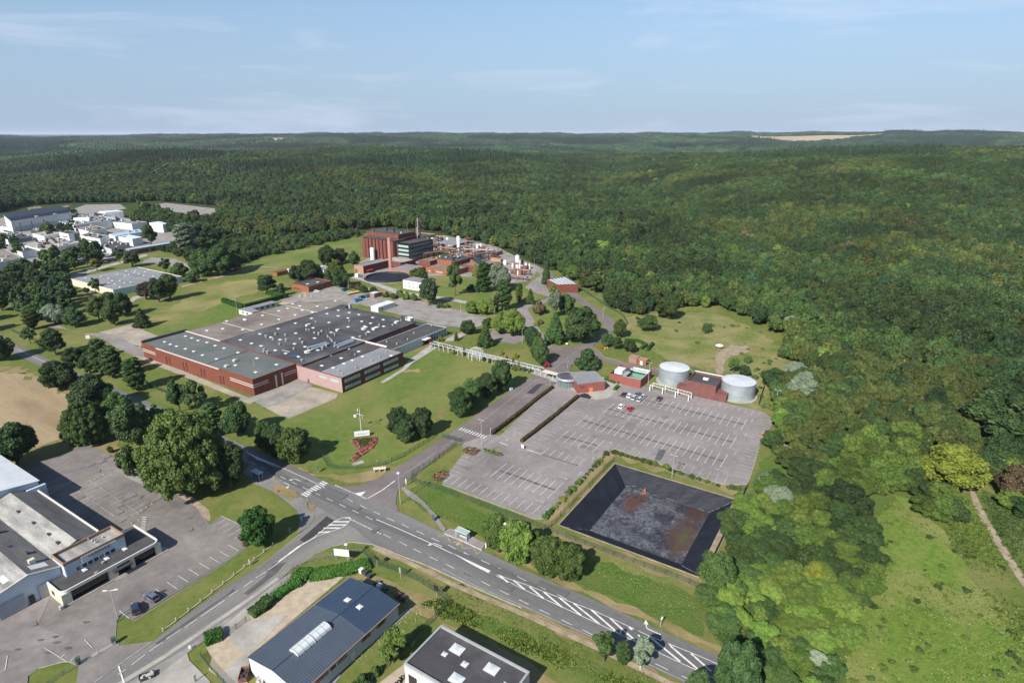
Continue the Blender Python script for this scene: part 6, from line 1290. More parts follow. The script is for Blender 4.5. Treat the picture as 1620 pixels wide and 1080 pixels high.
e, rc = simple('laboratory', 'orange brick laboratory with a strip of windows behind the lawn', None, 4.4, 'brick_orange', 'roof_gravel', rect=(346.9, 372, -299, -272), wins=[('a-', .38, .62, 1.2, 2.4, 4, 'glass_light'), ('a-', .1, .2, 1.2, 2.2, 1, 'glass_light')], doors=[('a-', .24, .28, 2.4, 'brick_dark')])
e, rc = simple('laboratory', 'upper orange storey of the laboratory cluttered with roof plant', None, 8, 'brick_orange', 'roof_dark', rect=(361, 384, -305, -280.5), doors=[])
panel(e, 'painted_shade', 'brick_dark', 'b+', rc[3], (rc[0]+.2, 4.2), (rc[1], 7.8), .08, uz=True)  # shade of this side put in as a panel of darker colour
for k in range(16): p = WS(rc[0]+2+ru.uniform(0, 19), rc[2]+2+ru.uniform(0, 20)); unit(e, p, 7.75, (ru.uniform(1, 3), ru.uniform(.8, 2), ru.uniform(.5, 1.4)), ru.choice(['metal_light', 'dark_steel', 'pale_band', 'rust']), 'roof_unit')
simple('laboratory', 'brown brick range right of the orange laboratory behind the golden conifer', None, 5, 'brick_dark', 'roof_gravel', rect=(365, 388, -280, -262), wins=[('b+', .1, .9, 1.5, 3.4, 5, 'glass_black')])
simple('store', 'open sided store with a wide grey roof and red brick fascia', None, 5, 'brick_dark', 'roof_grey', rect=(430, 455, -360, -337), par=0, parm='brick')
simple('shed', 'little brick shed at the right end of the chemical plant', [(771, 377), (783, 381)], 3.5, 'brick_pink', 'roof_grey', rect=(430, 440, -300, -290))
simple('shed', 'small tan brick shed on the perimeter road behind the plant', None, 3, 'brick_tan', 'brick_tan', rect=(408, 411, -281, -271))
simple('shed', 'grey roofed brick shed at the forest edge of the plant', None, 4, 'brick', 'roof_grey', rect=(418, 440, -312, -303))
e, rc = simple('office_block', 'white two storey prefabricated block beside the round black pond', None, 6, 'white_wall', 'roof_grey', rect=(300, 310.5, -279.5, -260.5), par=0)
for z in (1.4, 4.0):
    for k in range(5): panel(e, 'window', 'glass', 'a-', rc[0], (rc[2]+1.5+3.6*k, z), (rc[2]+2.4+3.6*k, z+.8), uz=True)
simple('cabin', 'small white cabin beside the path to the orange workshop', None, 2.4, 'white_wall', 'white_wall', rect=(306.5, 309, -333, -329.8), par=0, cat='cabin')
simple('cabin', 'long white container cabin at the head of the back car park', None, 3, 'white_wall', 'white_wall', rect=(247.5, 262, -257.5, -251.5), par=0, cat='cabin', wins=[('b+', .2, .3, 1, 2, 1, 'glass')])
simple('cabin', 'brick and white kiosk between two hedges on the bank', None, 3, 'brick_pink', 'roof_white', rect=(270, 275, -281, -277), par=0, cat='cabin')
simple('hut', 'white hut with a grey roof on the meadow', None, 3, 'white_wall', 'roof_grey', rect=(290, 297, -388, -378), par=0, cat='hut', doors=[('b+', .2, .5, 2, 'grey_wall')])
simple('hut', 'small brick hut left of the white hut on the meadow', None, 2.8, 'brick_orange', 'brick_dark', rect=(277, 287, -388, -383), par=0, cat='hut')
simple('hut', 'white cabin left of the big dark tree on the meadow', None, 3, 'white_wall', 'roof_white', rect=(306, 312, -377, -368), par=0, cat='hut')
simple('hut', 'white cabin half hidden between the big dark tree and the yellow tree', None, 3, 'white_wall', 'roof_grey', rect=(310, 318, -365, -356), par=0, cat='hut') if False else simple('hut', 'white cabin half hidden between the big dark tree and the yellow tree', [(636, 0), (637, 1)], 3, 'white_wall', 'roof_grey', rect=tuple(v for v in (RECT([(506, 424), (516, 421)], 3)[0]-3, RECT([(506, 424), (516, 421)], 3)[0]+5, RECT([(506, 424), (516, 421)], 3)[2], RECT([(506, 424), (516, 421)], 3)[2]+9)), par=0, cat='hut')
# round black covered pond
p = G(613, 440); e = empty('reservoir', (p.x, p.y, 0), 'round black lined reservoir beside the white two storey block', 'reservoir')
b = MB(); b.lathe((p.x, p.y, 0), [(17, .0), (15.6, 1.6), (15.2, 1.6), (14.6, .4), (.05, .3)], 40); b.build('liner', 'liner', e)
b = MB(); b.lathe((p.x, p.y, 0), [(17.4, .05), (17.4, .45), (17.0, .45), (17.0, .05)], 40); b.build('rim', 'concrete', e)
# far brick store (turned building)
pp = [G(865, 442, 6), G(881, 450, 6), G(915, 449, 6), G(895, 437, 6)]
e = empty('store', tuple(sum((q for q in pp), Vector())/4*Vector((1, 1, 0)) if False else ((pp[0].x+pp[2].x)/2, (pp[0].y+pp[2].y)/2, 0)), 'red brick store with a pale corrugated roof at the forest edge', 'building')
b = MB(); b.prism(pp, 0, 6, cap=False); b.build('wall', 'cladding_red', e); b = MB(); c_ = sum(pp, Vector())/4; b.prism([c_+(q-c_)*.97 for q in pp], 5.5, 5.8); b.build('roof', 'roof_grey', e)
for k in range(5):
    t0, t1 = .12+.17*k, .2+.17*k; q = [pp[0].lerp(pp[3], t0), pp[0].lerp(pp[3], t1), pp[1].lerp(pp[2], t1), pp[1].lerp(pp[2], t0)]; b = MB(); c2 = sum(q, Vector())/4; b.prism([c2+(x-c2)*.9 for x in q], 5.8, 5.95); b.build('roof_sheet', 'roof_white', e)
# pipe racks of the plant
def rack(label, p, q, z, n, w_=3.0, pipes=4, m='rust', world=None):
    P, Q = (G(*p, z), G(*q, z)) if world is None else world; d = (Q-P); Ln = d.length; d.normalize(); nn = Vector((-d.y, d.x, 0)); rz = math.atan2(d.y, d.x)
    e = empty('pipe_rack', ((P.x+Q.x)/2, (P.y+Q.y)/2, 0), label, 'pipe rack')
    for i in range(n+1):
        c = P.lerp(Q, i/n); b = MB()
        for s in (-1, 1): k = c+nn*(s*w_/2); b.box((k.x, k.y, z/2), (.35, .35, z), rz)
        b.box((c.x, c.y, z-.2), (.3, w_+.4, .4), rz); b.build('portal', m, e)
    b = MB()
    for s in (-1, 1): k = (P+Q)/2+nn*(s*w_/2); b.box((k.x, k.y, z-.1), (Ln, .3, .5), rz)
    b.build('beam', m, e)
    for i in range(pipes): k0 = P+nn*(w_*(.8*i/(pipes-1)-.4)); k1 = Q+nn*(w_*(.8*i/(pipes-1)-.4)); b = MB(); b.tube((k0.x, k0.y, z+.3), (k1.x, k1.y, z+.3), .13+.05*(i % 2), n=8); b.build('pipe', ['metal_light', 'dark_steel', 'rust', 'brick_pink'][i % 4], e)
rack('long pipe rack running from the glazed tower towards the slim white column', (650, 386), (722, 394), 7.5, 7)
rack('upper pipe rack along the rear roof of the brick block', (640, 366), (688, 371), 11, 6)
rack('dark covered conveyor bridge from the tower roof to the rear rack', (636, 379), (688, 371), 12, 4, m='dark_steel')
rack('pipe rack behind the orange laboratory', (672, 401), (728, 392), 6, 6)
rack('pipe rack ending at the right of the plant', (752, 402), (782, 398), 7, 4, m='dark_steel')
rack('pipe rack in front of the brick sheds at the right of the plant', (735, 394), (782, 396), 6, 5)
# sloping glazed roof
b = MB(); p0 = G(743, 401, 7); e = empty('sloped_plant_house', (p0.x, p0.y, 0), 'brick plant house with a dark sloping glazed roof', 'building'); a0, a1, b0, b1 = 375, 384, -279, -266
b.prism([WS(a0, b0), WS(a0, b1), WS(a1, b1), WS(a1, b0)], 0, 3.2, cap=False); b.poly([WS(a0, b0, 3.2), WS(a0, b1, 3.2), WS(a0, b0+2, 8)]); b.build('wall', 'brick_orange', e)
b = MB(); b.poly([WS(a0, b0+2, 8), WS(a0, b1, 3.25), WS(a1, b1, 3.25), WS(a1, b0+2, 8)]); b.poly([WS(a0, b0, 3.2), WS(a0, b0+2, 8), WS(a1, b0+2, 8), WS(a1, b0, 3.2)]); b.build('glazed_roof', 'glass', e)
# equipment of the tank yard
for k in range(22):
    x = ru.uniform(798, 838); y = ru.uniform(418, 440); p = G(x, y); e = empty('process_vessel', (p.x, p.y, 0), 'small pipe laced vessel in the tank yard behind the silvery tree', 'vessel', 'vessels of the tank yard')
    r = ru.uniform(.8, 1.7); h = ru.uniform(2, 5); b = MB(); b.lathe((p.x, p.y, 0), [(r, 0), (r, h), (r*.5, h+.4), (.02, h+.5)], 12); b.build('shell', ru.choice(['metal_light', 'rust', 'white_wall', 'rust', 'pale_band']), e, True)
    b = MB(); b.tube((p.x-r*1.2, p.y, 0), (p.x-r*1.2, p.y, h+1.2), .12, n=6); b.tube((p.x-r*1.2, p.y, h+1.1), (p.x+2, p.y+1, h+1.1), .1, n=6); b.build('pipe', 'rust', e)
for k in range(16):
    x = ru.uniform(728, 765); y = ru.uniform(388, 400); p = G(x, y); e = empty('process_vessel', (p.x, p.y, 0), 'small silver vessel behind the slim white column', 'vessel', 'vessels behind the orange laboratory')
    r = ru.uniform(.7, 1.6); h = ru.uniform(2, 5); b = MB(); b.lathe((p.x, p.y, 0), [(r, 0), (r, h), (r*.5, h+.4), (.02, h+.5)], 12); b.build('shell', ru.choice(['metal_light', 'pale_band', 'white_wall', 'rust', 'dark_steel']), e, True)
for k in range(6):
    p = G(668+8*k, 383+ru.uniform(-1, 1)); e = empty('process_vessel', (p.x, p.y, 0), 'white upright vessel under the rear pipe rack', 'vessel', 'vessels under the rear pipe rack'); b = MB(); b.lathe((p.x, p.y, 0), [(1.3, 0), (1.3, 4), (.02, 4.6)], 12); b.build('shell', ru.choice(['white_wall', 'metal_light']), e, True)
for k in range(26):
    x = ru.uniform(672, 790); y = ru.uniform(383, 402) if x < 745 else ru.uniform(398, 412); p = G(x, y); e = empty('pipe_scaffold', (p.x, p.y, 0), 'small rusty steel frame with pipes among the plant behind the laboratories', 'steel frame', 'steel frames of the chemical plant'); b = MB(); h = ru.uniform(2.5, 6.5); w_ = ru.uniform(1, 2.6)
    for dx in (-w_, w_):
        for dy in (-w_, w_): b.tube((p.x+dx, p.y+dy, 0), (p.x+dx, p.y+dy, h), .12, n=4)
    b.box((p.x, p.y, h*.55), (2*w_+.3, 2*w_+.3, .15)); b.box((p.x, p.y, h), (2*w_+.3, 2*w_+.3, .15)); b.build('frame', ru.choice(['rust', 'dark_steel', 'rust', 'metal_light']), e)
    b = MB(); b.tube((p.x-w_*1.5, p.y, h+.4), (p.x+w_*2, p.y+w_, h+.4), .14, n=6); b.tube((p.x, p.y, .1), (p.x, p.y, h+.9), w_*.4, n=8); b.build('pipe', ru.choice(['metal_light', 'pale_band', 'rust']), e)
rack('pipe rack crossing the tank yard', (796, 424), (838, 428), 4, 6, m='rust')
rack('low pipe rack at the near side of the tank yard', (797, 434), (834, 438), 3, 5, m='rust')
# ---- round gatehouse
gp = [(902, 591), (914, 607.5), (957.5, 602.5), (942, 588.5)]; P = [G(*q, 4.3) for q in gp]
e = empty('gatehouse', ((P[0].x+P[2].x)/2, (P[0].y+P[2].y)/2, 0), 'red gatehouse with a grey roof and an orange door joined to a round glazed hall', 'building')
b = MB(); b.prism(P, 0, 4.3, cap=False); b.build('wall', 'cladding_gate', e)
P2 = [Vector((q.x, q.y, 0)) for q in P]; c_ = sum(P2, Vector())/4; b = MB(); q = [c_+(x-c_)*1.01 for x in P2]; zs = [5.0, 4.35, 4.5, 4.9]; mid = (q[0]+q[3])/2*.5+c_*.5
b.poly([(q[k].x, q[k].y, zs[k]) for k in range(4)]); b.poly([(q[0].x, q[0].y, 4.2), (q[1].x, q[1].y, 4.2), (q[1].x, q[1].y, zs[1]), (q[0].x, q[0].y, zs[0])]); b.poly([(q[1].x, q[1].y, 4.2), (q[2].x, q[2].y, 4.2), (q[2].x, q[2].y, zs[2]), (q[1].x, q[1].y, zs[1])]); b.poly([(q[2].x, q[2].y, 4.2), (q[3].x, q[3].y, 4.2), (q[3].x, q[3].y, zs[3]), (q[2].x, q[2].y, zs[2])]); b.build('roof', 'roof_grey', e)
rd = (P2[2]-P2[1]); Lf = rd.length; rd.normalize(); rn_ = Vector((rd.y, -rd.x, 0))
def onwall(u0, u1, z0, z1, m, name, th=.08):
    b = MB(); c = P2[1]+rd*((u0+u1)/2*Lf)+rn_*(th/2); b.box((c.x, c.y, (z0+z1)/2), ((u1-u0)*Lf, th, z1-z0), math.atan2(rd.y, rd.x)); return b.build(name, m, e)
onwall(.42, .55, 0, 2.1, 'orange_door', 'door'); onwall(.09, .24, 2.4, 3.3, 'brick_dark', 'louvre')
rc0 = G(898, 594, 4.0); b = MB(); b.lathe((rc0.x, rc0.y, 0), [(4.3, 0), (4.3, 2.7)], 32); b.build('round_glazing', 'glass_green', e)
b = MB(); b.lathe((rc0.x, rc0.y, 0), [(4.5, 2.7), (4.9, 2.9), (4.9, 3.7), (4.5, 4.0), (4.3, 3.8)], 32); b.build('round_fascia', 'galvanised', e, True)
b = MB(); b.lathe((rc0.x, rc0.y, 0), [(4.4, 3.75), (.02, 3.85)], 32); b.build('round_roof', 'roof_dark', e)
b = MB()
for k in range(20): t = k*math.pi/10; b.box((rc0.x+4.34*math.cos(t), rc0.y+4.34*math.sin(t), 1.35), (.1, .1, 2.7), t)
b.build('glazing_bar', 'metal_light', e)
# ---- brick screening basin
BA = (223, 236, -93.2, -79); e = empty('treatment_basin', WS(229, -86), 'low red brick basin open to a pale green tank', 'basin')
b = MB()
for r in ((BA[0], BA[0]+.35, BA[2], BA[3]), (BA[1]-.35, BA[1], BA[2], BA[3]), (BA[0]+.35, BA[1]-.35, BA[2], BA[2]+.35), (BA[0]+.35, BA[1]-.35, BA[3]-.35, BA[3])): b.sb(*r, 0, 3.9)
b.build('wall', 'cladding_gate', e); b = MB(); b.sb(BA[0]+.35, BA[1]-.35, -87.2, BA[3]-.35, 0, 1.6); b.build('water', 'green_water', e)
b = MB(); b.sb(BA[1]-.5, BA[1]-.36, -87.2, BA[3]-.36, 1.6, 3.95); b.sb(BA[0]+.36, BA[1]-.36, BA[3]-.5, BA[3]-.36, 1.6, 3.95); b.sb(BA[0]+.36, BA[0]+.5, -87.2, BA[3]-.36, 1.6, 3.95); b.build('basin_lining', 'pool_wall', e)
b = MB(); b.sb(BA[0]+.35, BA[1]-.35, BA[2]+.35, -87.3, 0, 3.2); b.build('deck', 'roof_black', e); b = MB(); b.sb(226, 230.5, -92, -88.5, 3.2, 4.9); b.build('plant_box', 'white_wall', e); b = MB(); b.sb(226, 231, -88.4, -86.6, 3.0, 3.3); b.sb(232, 232.3, -87.2, -80, 3.8, 4.6); b.build('walkway', 'metal_light', e)
# ---- tanks and pump house
def tank(label, c, r, h):
    e = empty('storage_tank', (c.x, c.y, 0), label, 'storage tank', None); b = MB(); b.lathe((c.x, c.y, 0), [(r, 0), (r, h)], 48); b.build('shell', 'galvanised', e, True)
    b = MB(); b.lathe((c.x, c.y, 0), [(r+.08, h-.25), (r+.12, h), (r-.1, h+.03)], 48); b.build('rim', 'metal_light', e); b = MB(); b.lathe((c.x, c.y, 0), [(r-.1, h), (.02, h+.5)], 48); b.build('roof', 'tank_roof', e, True)
    b = MB(); b.lathe((c.x, c.y, 0), [(r+1.1, .01), (r+1.1, .3), (r, .3)], 48); b.build('plinth', 'concrete', e)
    b = MB()
    for k in range(1, 5): b.lathe((c.x, c.y, h*k/5), [(r+.001, -.05), (r+.05, 0), (r+.001, .05)], 48)
    b.build('hoop', 'metal_light', e)
hT = 9.0
zL = HT(1067, 641, 596)
def tank_px(label, xl, xr, yt, yb, ybase):
    # centre of the top ellipse, base row of the front
    cx = (xl+xr)/2
    best = None
    for h in np.arange(4, 14, .1):
        c = G(cx, (yt+yb)/2, h); D = c.y*CT+(HCAM-h)*ST; r = (xr-xl)/2*D/FPX; f = Vector((c.x, c.y, 0))-Vector((c.x, c.y, 0)).normalized()*r
        e_ = abs(PX(f)[1]-ybase)
        if best is None or e_ < best[0]: best = (e_, h, c, r)
    tank(label, best[2], best[3], best[1]); return best
tank_px('left galvanised round storage tank behind the white frame', 1044, 1090.5, 572, 588, 611.5)
tank_px('right galvanised round storage tank next to the wood', 1143.5, 1195, 592, 611, 635.5)
PB = RECT([(1089, 599), (1133, 611), (1143, 598), (1100, 587)], 6.2); e = shell(PB, 6.2, 'cladding_brown', 'roof_dark', 'pump_house', 'brown clad pump house between the two round tanks', par=.8, parm='cladding_brown')
b = MB(); b.sb(PB[1]-.3, PB[1]+.1, PB[2], PB[3], 6.25, 6.6); b.build('white_coping', 'parapet_white', e); b = MB(); b.sb(PB[0]+1.0, PB[0]+5.5, PB[2]-4.2, PB[2], 0, 2.6); b.sb(PB[0]+.2, PB[0]+6, PB[3]-1, PB[3]+4.3, 0, 3.0); b.build('side_wing', 'cladding_brown', e); unit(e, WS((PB[0]+PB[1])/2+1, (PB[2]+PB[3])/2), 5.4, (1.5, 2, .5), 'parapet_white')
# white concrete frame beside the tanks
def pergola(name, label, cat, P, Q, n, w_, h, post=.15, slat=2, m='white_wall', dome=None):
    d = Q-P; Ln = d.length; d.normalize(); nn = Vector((-d.y, d.x, 0)); rz = math.atan2(d.y, d.x); e = empty(name, ((P.x+Q.x)/2, (P.y+Q.y)/2, 0), label, cat)
    for s in (-1, 1):
        b = MB(); k = (P+Q)/2+nn*(s*w_/2); b.box((k.x, k.y, h-.12), (Ln, .14, .2), rz); b.build('beam', m, e)
        for i in range(n+1): b = MB(); k = P.lerp(Q, i/n)+nn*(s*w_/2); b.box((k.x, k.y, (h-.2)/2), (post, post, h-.2), rz); b.build('post', m, e)
    b = MB(); ns = int(Ln/1.2)
    for i in range(ns+1): k = P.lerp(Q, i/ns); b.box((k.x, k.y, h+.05), (.1, w_+.9, .14), rz)
    b.build('rafters', m, e); return e
P, Q = G(1031, 607, 2.8), G(1092, 623, 2.8); P.z = Q.z = 0; e = pergola('concrete_frame', 'white concrete frame along the top edge of the car park', 'frame', P, Q, 3, 2.6, 2.9, .35)
P, Q = G(683, 541, 3), G(858, 583, 3); P.z = Q.z = 0
e = pergola('pergola', 'long white pergola walkway from the factory to the access road', 'pergola', P, Q, 22, 2.8, 3.0)
c = P.lerp(Q, .43); b = MB(); R_ = 3.6
for k in range(12):
    t = k*math.pi/12*2
    for j in range(6): a0 = math.pi/2*j/6; a1 = math.pi/2*(j+1)/6; b.tube((c.x+R_*math.cos(a0)*math.cos(t), c.y+R_*math.cos(a0)*math.sin(t), 3.0+2.6*math.sin(a0)), (c.x+R_*math.cos(a1)*math.cos(t), c.y+R_*math.cos(a1)*math.sin(t), 3.0+2.6*math.sin(a1)), .05, n=4)
for zz in (0, .35, .7):
    a0 = math.asin(zz)
    for k in range(24): t = k*math.pi/12; t1 = (k+1)*math.pi/12; rr_ = R_*math.cos(a0); b.tube((c.x+rr_*math.cos(t), c.y+rr_*math.sin(t), 3.0+2.6*zz), (c.x+rr_*math.cos(t1), c.y+rr_*math.sin(t1), 3.0+2.6*zz), .05, n=4)
for k in range(6): t = k*math.pi/3; b.tube((c.x+R_*math.cos(t), c.y+R_*math.sin(t), 0), (c.x+R_*math.cos(t), c.y+R_*math.sin(t), 3), .16, n=6)
b.build('dome', 'white_wall', e)
e = empty('walkway_canopy', tuple(G(873, 590))[:3], 'short cream canopy over the crossing between pergola and gatehouse', 'canopy'); P, Q = G(860, 586, 3.2), G(890, 594, 3.2); b = MB(); b.box(((P.x+Q.x)/2, (P.y+Q.y)/2, 3.2), ((Q-P).length, 2.4, .25), math.atan2((Q-P).y, (Q-P).x)); b.build('roof', 'cream_wall', e)
for t in (.08, .5, .92):
    k = P.lerp(Q, t); b = MB(); b.box((k.x, k.y, 1.55), (.2, .2, 3.1)); b.build('post', 'cream_wall', e)
# substation
simple('substation', 'small pink brick substation beside the perimeter road', None, 2.6, 'brick_pink', 'terracotta', rect=(249.5, 253.5, -95, -91), par=0, cat='substation')
simple('substation', 'small orange brick substation with a white door right of the pink one', None, 2.4, 'brick_orange', 'terracotta', rect=(249.5, 253, -90.6, -86.5), par=0, cat='substation', doors=[('a-', .3, .6, 1.9, 'white_wall')])
# small plot behind with dark blue pool
# ---- white flat hall at left
e, rc = simple('flat_roof_hall', 'wide low hall with cream ends and a blue grey flat roof at left', None, 4.6, 'cream_wall', 'roof_grey', rect=(182.3, 228.5, -482, -423), par=.2)
panel(e, 'side_cladding', 'teal_wall', 'b+', rc[3], (rc[0], 0.05), (rc[1], 4.4), .1, uz=True)
for x, y in [(136, 439.5), (144, 441), (160, 437), (172, 440), (186, 434), (200, 429), (198, 436), (204, 434), (213, 431), (220, 433), (228, 436), (230, 430), (235, 427), (239, 443), (178, 444), (182, 449), (190, 454), (207, 447), (197, 447), (190, 444), (172, 448), (215, 428), (243, 437)]: sky_at(e, G(x, y, 4.6), 4.4, 1.4, 2.4)
b = MB()
for a in (198, 213): b.sb(a, a+.25, rc[2]+1, rc[3]-1, 4.4, 4.55)
b.build('roof_joint', 'dark_steel', e)
simple('container_store', 'low white and rust container store left of the flat roof hall', None, 2.6, 'white_wall', 'rust', rect=(175, 186, -492, -487), par=0, cat='container', doors=[('a-', .2, .5, 2, 'rust')])
# ---- white complex, each block by its roof corners
def cx(label, x0, x1, y, dep, z, wall='white_wall', roof='roof_grey', wins=(), ybase=None):
    """front wall (a-) from column x0 to x1 with its roof edge at row y"""
    p = G(x0, y, z); q = G(x1, y, z); a, b0 = SITE(p); _, b1 = SITE(q)
    # walls there face the camera nearly square: use turned rectangle
    d = Vector((q.x-p.x, q.y-p.y, 0)); d.normalize(); nn = Vector((-d.y, d.x, 0)); 
    P = [p, q, q+nn*dep, p+nn*dep]; P = [Vector((k.x, k.y, 0)) for k in P]; c_ = sum(P, Vector())/4
    e = empty('factory_block', (c_.x, c_.y, 0), label, 'building'); b = MB(); b.prism(P, 0, z, cap=False); b.build('wall', wall, e); b = MB(); b.prism([c_+(k-c_)*.985 for k in P], z-.5, z-.2); b.build('roof', roof, e)
    rz = math.atan2(d.y, d.x); Ln = (q-p).length
    for u0, u1, z0, z1, m in wins: k = P[0]+d*(Ln*(u0+u1)/2)-nn*.05; b = MB(); b.box((k.x, k.y, (z0+z1)/2), (Ln*(u1-u0), .12, z1-z0), rz); b.build('window', m, e)
    r2 = random.Random(int(x0*7+y))
    for i in range(int(Ln*dep/130)): k = P[0]+d*(Ln*r2.uniform(.08, .92))+nn*(dep*r2.uniform(.1, .9)); unit(e, k, z-.2, (r2.uniform(1.2, 3.5), r2.uniform(1, 2.5), r2.uniform(.6, 1.8)), r2.choice(['metal_light', 'white_wall', 'dark_steel', 'rust']), 'roof_unit', rz=rz)
    return e
def tx(label, pts, z, wall, roof, wins=(), units=1.0, facem=None):
    """block from three roof corners: left, front, right (row/column in the photograph)"""
    P0, P1, P2_ = [G(x, y, z) for x, y in pts]; P3 = P0+P2_-P1; P = [Vector((k.x, k.y, 0)) for k in (P0, P1, P2_, P3)]; c_ = sum(P, Vector())/4
    e = empty('factory_block', (c_.x, c_.y, 0), label, 'building'); b = MB(); b.prism(P, 0, z, cap=False); b.build('wall', wall, e); b = MB(); b.prism([c_+(k-c_)*.985 for k in P], z-.5, z-.2); b.build('roof', roof, e)
    for side, u0, u1, z0, z1, m in wins:
        A_, B_ = (P[0], P[1]) if side == 0 else (P[1], P[2]); d = B_-A_; Ln = d.length; d.normalize(); nn = Vector((d.y, -d.x, 0)); k = A_+d*(Ln*(u0+u1)/2)+nn*.03; b = MB(); b.box((k.x, k.y, (z0+z1)/2), (Ln*(u1-u0), .14, z1-z0), math.atan2(d.y, d.x)); b.build('window', m, e)
    r2 = random.Random(int(pts[0][0]*7+pts[1][1])); ar = (P[1]-P[0]).length*(P[2]-P[1]).length; 
    for i in range(min(40, int(ar/110*units))):
        u, v = r2.uniform(.06, .94), r2.uniform(.06, .94); k = P[1]+(P[0]-P[1])*u+(P[2]-P[1])*v; unit(e, k, z-.2, (r2.uniform(1.2, 3.2), r2.uniform(1, 2.4), r2.uniform(.6, 1.8)), r2.choice(['metal_light', 'white_wall', 'dark_steel', 'rust', 'pale_band']), 'roof_unit')
    return e
tx('long white hall with a dark blue vaulted roof at the far left', [(6, 341), (17, 350), (112, 336)], 12, 'white_wall', 'dark_steel', [(1, .05, .98, .5, 5.5, 'grey_wall'), (1, .12, .13, 0, 9, 'dark_steel'), (1, .3, .31, 0, 9, 'dark_steel'), (1, .5, .51, 0, 9, 'dark_steel')], .3)
p = [G(6, 341, 12), G(17, 349, 12), G(112, 335, 12)]; p.append(p[0]+p[2]-p[1])
e = empty('vaulted_roof', (p[1].x, p[1].y, 12), 'dark blue curved roof edge of the long white hall at far left', 'roof'); b = MB(); d = (p[0]-p[1])
prev = None
for k in range(7):
    t = k/6; off = d*(t*.22); z = 12+2.4*math.sin(t*math.pi/2); A_, B_ = p[1]+off, p[2]+off
    if prev: b.poly([(prev[0].x, prev[0].y, prev[2]), (prev[1].x, prev[1].y, prev[2]), (B_.x, B_.y, z), (A_.x, A_.y, z)])
    prev = (A_, B_, z)
b.poly([(prev[0].x, prev[0].y, 14.4), (prev[1].x, prev[1].y, 14.4), (p[3].x, p[3].y, 14), (p[0].x, p[0].y, 14)]); b.poly([(p[0].x, p[0].y, 12), (p[1].x, p[1].y, 12), (prev[0].x, prev[0].y, 14.4), (p[0].x, p[0].y, 14)]); b.poly([(p[3].x, p[3].y, 12), (p[2].x, p[2].y, 12), (prev[1].x, prev[1].y, 14.4), (p[3].x, p[3].y, 14)]); b.poly([(p[0].x, p[0].y, 12), (p[3].x, p[3].y, 12), (p[3].x, p[3].y, 14), (p[0].x, p[0].y, 14)])
mat('navy', (.018, .024, .042), .7); b.build('vault', 'navy', e)
tx('white block with a long window slot and a barrel roof behind the trees', [(93, 350), (117, 357), (182, 347)], 9, 'white_wall', 'roof_grey', [(0, .3, .9, 4.5, 5.5, 'glass'), (1, .1, .9, 5, 6, 'blue_white_wall')])
tx('white windowed block in front of the barrel roofed one', [(117, 360), (140, 366), (168, 361)], 7, 'white_wall', 'roof_gravel', [(1, .1, .35, 1, 2, 'glass'), (1, .5, .8, 2, 3, 'glass')])
tx('white block with a brown roof and slot windows in the middle of the complex', [(127, 372), (158, 378), (172, 373)], 6, 'white_wall', 'roof_gravel', [(0, .15, .6, 2, 3, 'glass'), (0, .7, .8, 2.4, 3.4, 'glass')])
tx('tall narrow white block with glass beside the brown roofed one', [(93, 367), (108, 370), (124, 367)], 8, 'white_wall', 'roof_black', [(0, .3, .8, 4, 5, 'glass'), (1, .1, .5, .5, 7, 'blue_white_wall'), (1, .52, .98, .5, 7, 'glass_black')])
tx('white block with a gravel roof at the centre left of the complex', [(51, 369), (70, 374), (94, 369)], 6, 'white_wall', 'concrete', [(1, .02, .98, 2, 3.2, 'glass_black'), (1, .02, .98, .4, 1.4, 'glass')], 1.5)
tx('broad white block crowded with roof plant nearest the trees', [(35, 387), (70, 396), (125, 383)], 6, 'white_wall', 'concrete', [(1, .3, .34, 1, 4, 'glass')], 2.4)
tx('white stepped block left of the broad cluttered one', [(22, 395), (35, 399), (58, 395)], 6, 'white_wall', 'roof_black', [(1, .02, .3, .5, 5, 'blue_white_wall'), (1, .34, .62, .5, 5, 'blue_white_wall'), (1, .66, .96, .5, 5, 'blue_white_wall')])
tx('pale blue walled shed with a dark roof at the left edge', [(-30, 400), (-4, 416), (34, 408)], 7, 'blue_white_wall', 'roof_gravel', [], .5)
tx('dark blue fronted block with silver tanks on its roof at left', [(-12, 372), (12, 379), (51, 373)], 5, 'white_wall', 'dark_steel', [(1, .2, .98, .5, 4.5, 'roof_blue')], 3)
tx('long white block right of the barrel roofed block', [(172, 350), (208, 354), (232, 351)], 7, 'white_wall', 'roof_grey', [(0, .3, .36, 3, 4, 'glass'), (1, .05, .95, 1, 5.5, 'blue_white_wall')])
tx('white cube with a slanted front at the right end of the complex', [(236, 352), (257, 355), (270, 353)], 9, 'white_wall', 'roof_white', [(1, .1, .5, 1, 8, 'blue_white_wall'), (1, .6, .9, 1, 3, 'glass')], .3)
tx('low white block with a pale blue roof between the white cube and middle blocks', [(172, 370), (182, 374), (228, 366)], 6, 'white_wall', 'roof_lightblue', [(1, .02, .98, .5, 5.5, 'blue_white_wall')], .7)
tx('bright white block on the right in front of the long white one', [(187, 374), (209, 378), (225, 375)], 7, 'white_wall', 'roof_white', [], .5)
tx('low grey block with vans and roof plant behind the dark trees', [(158, 388), (176, 394), (205, 386)], 5, 'grey_wall', 'roof_black', [(1, .05, .9, .5, 3, 'blue_white_wall')], 2)
tx('white hall with an upturned roof near the far car park', [(156, 334), (168, 336), (195, 334)], 8, 'white_wall', 'roof_white', [(0, .3, .95, 0, 6, 'glass_black'), (1, .7, .98, .5, 7, 'grey_wall')], .1)
tx('blue fronted low block behind the barrel roofed block', [(112, 340), (118, 346), (182, 342)], 6, 'blue_white_wall', 'roof_grey', [], 1.5)
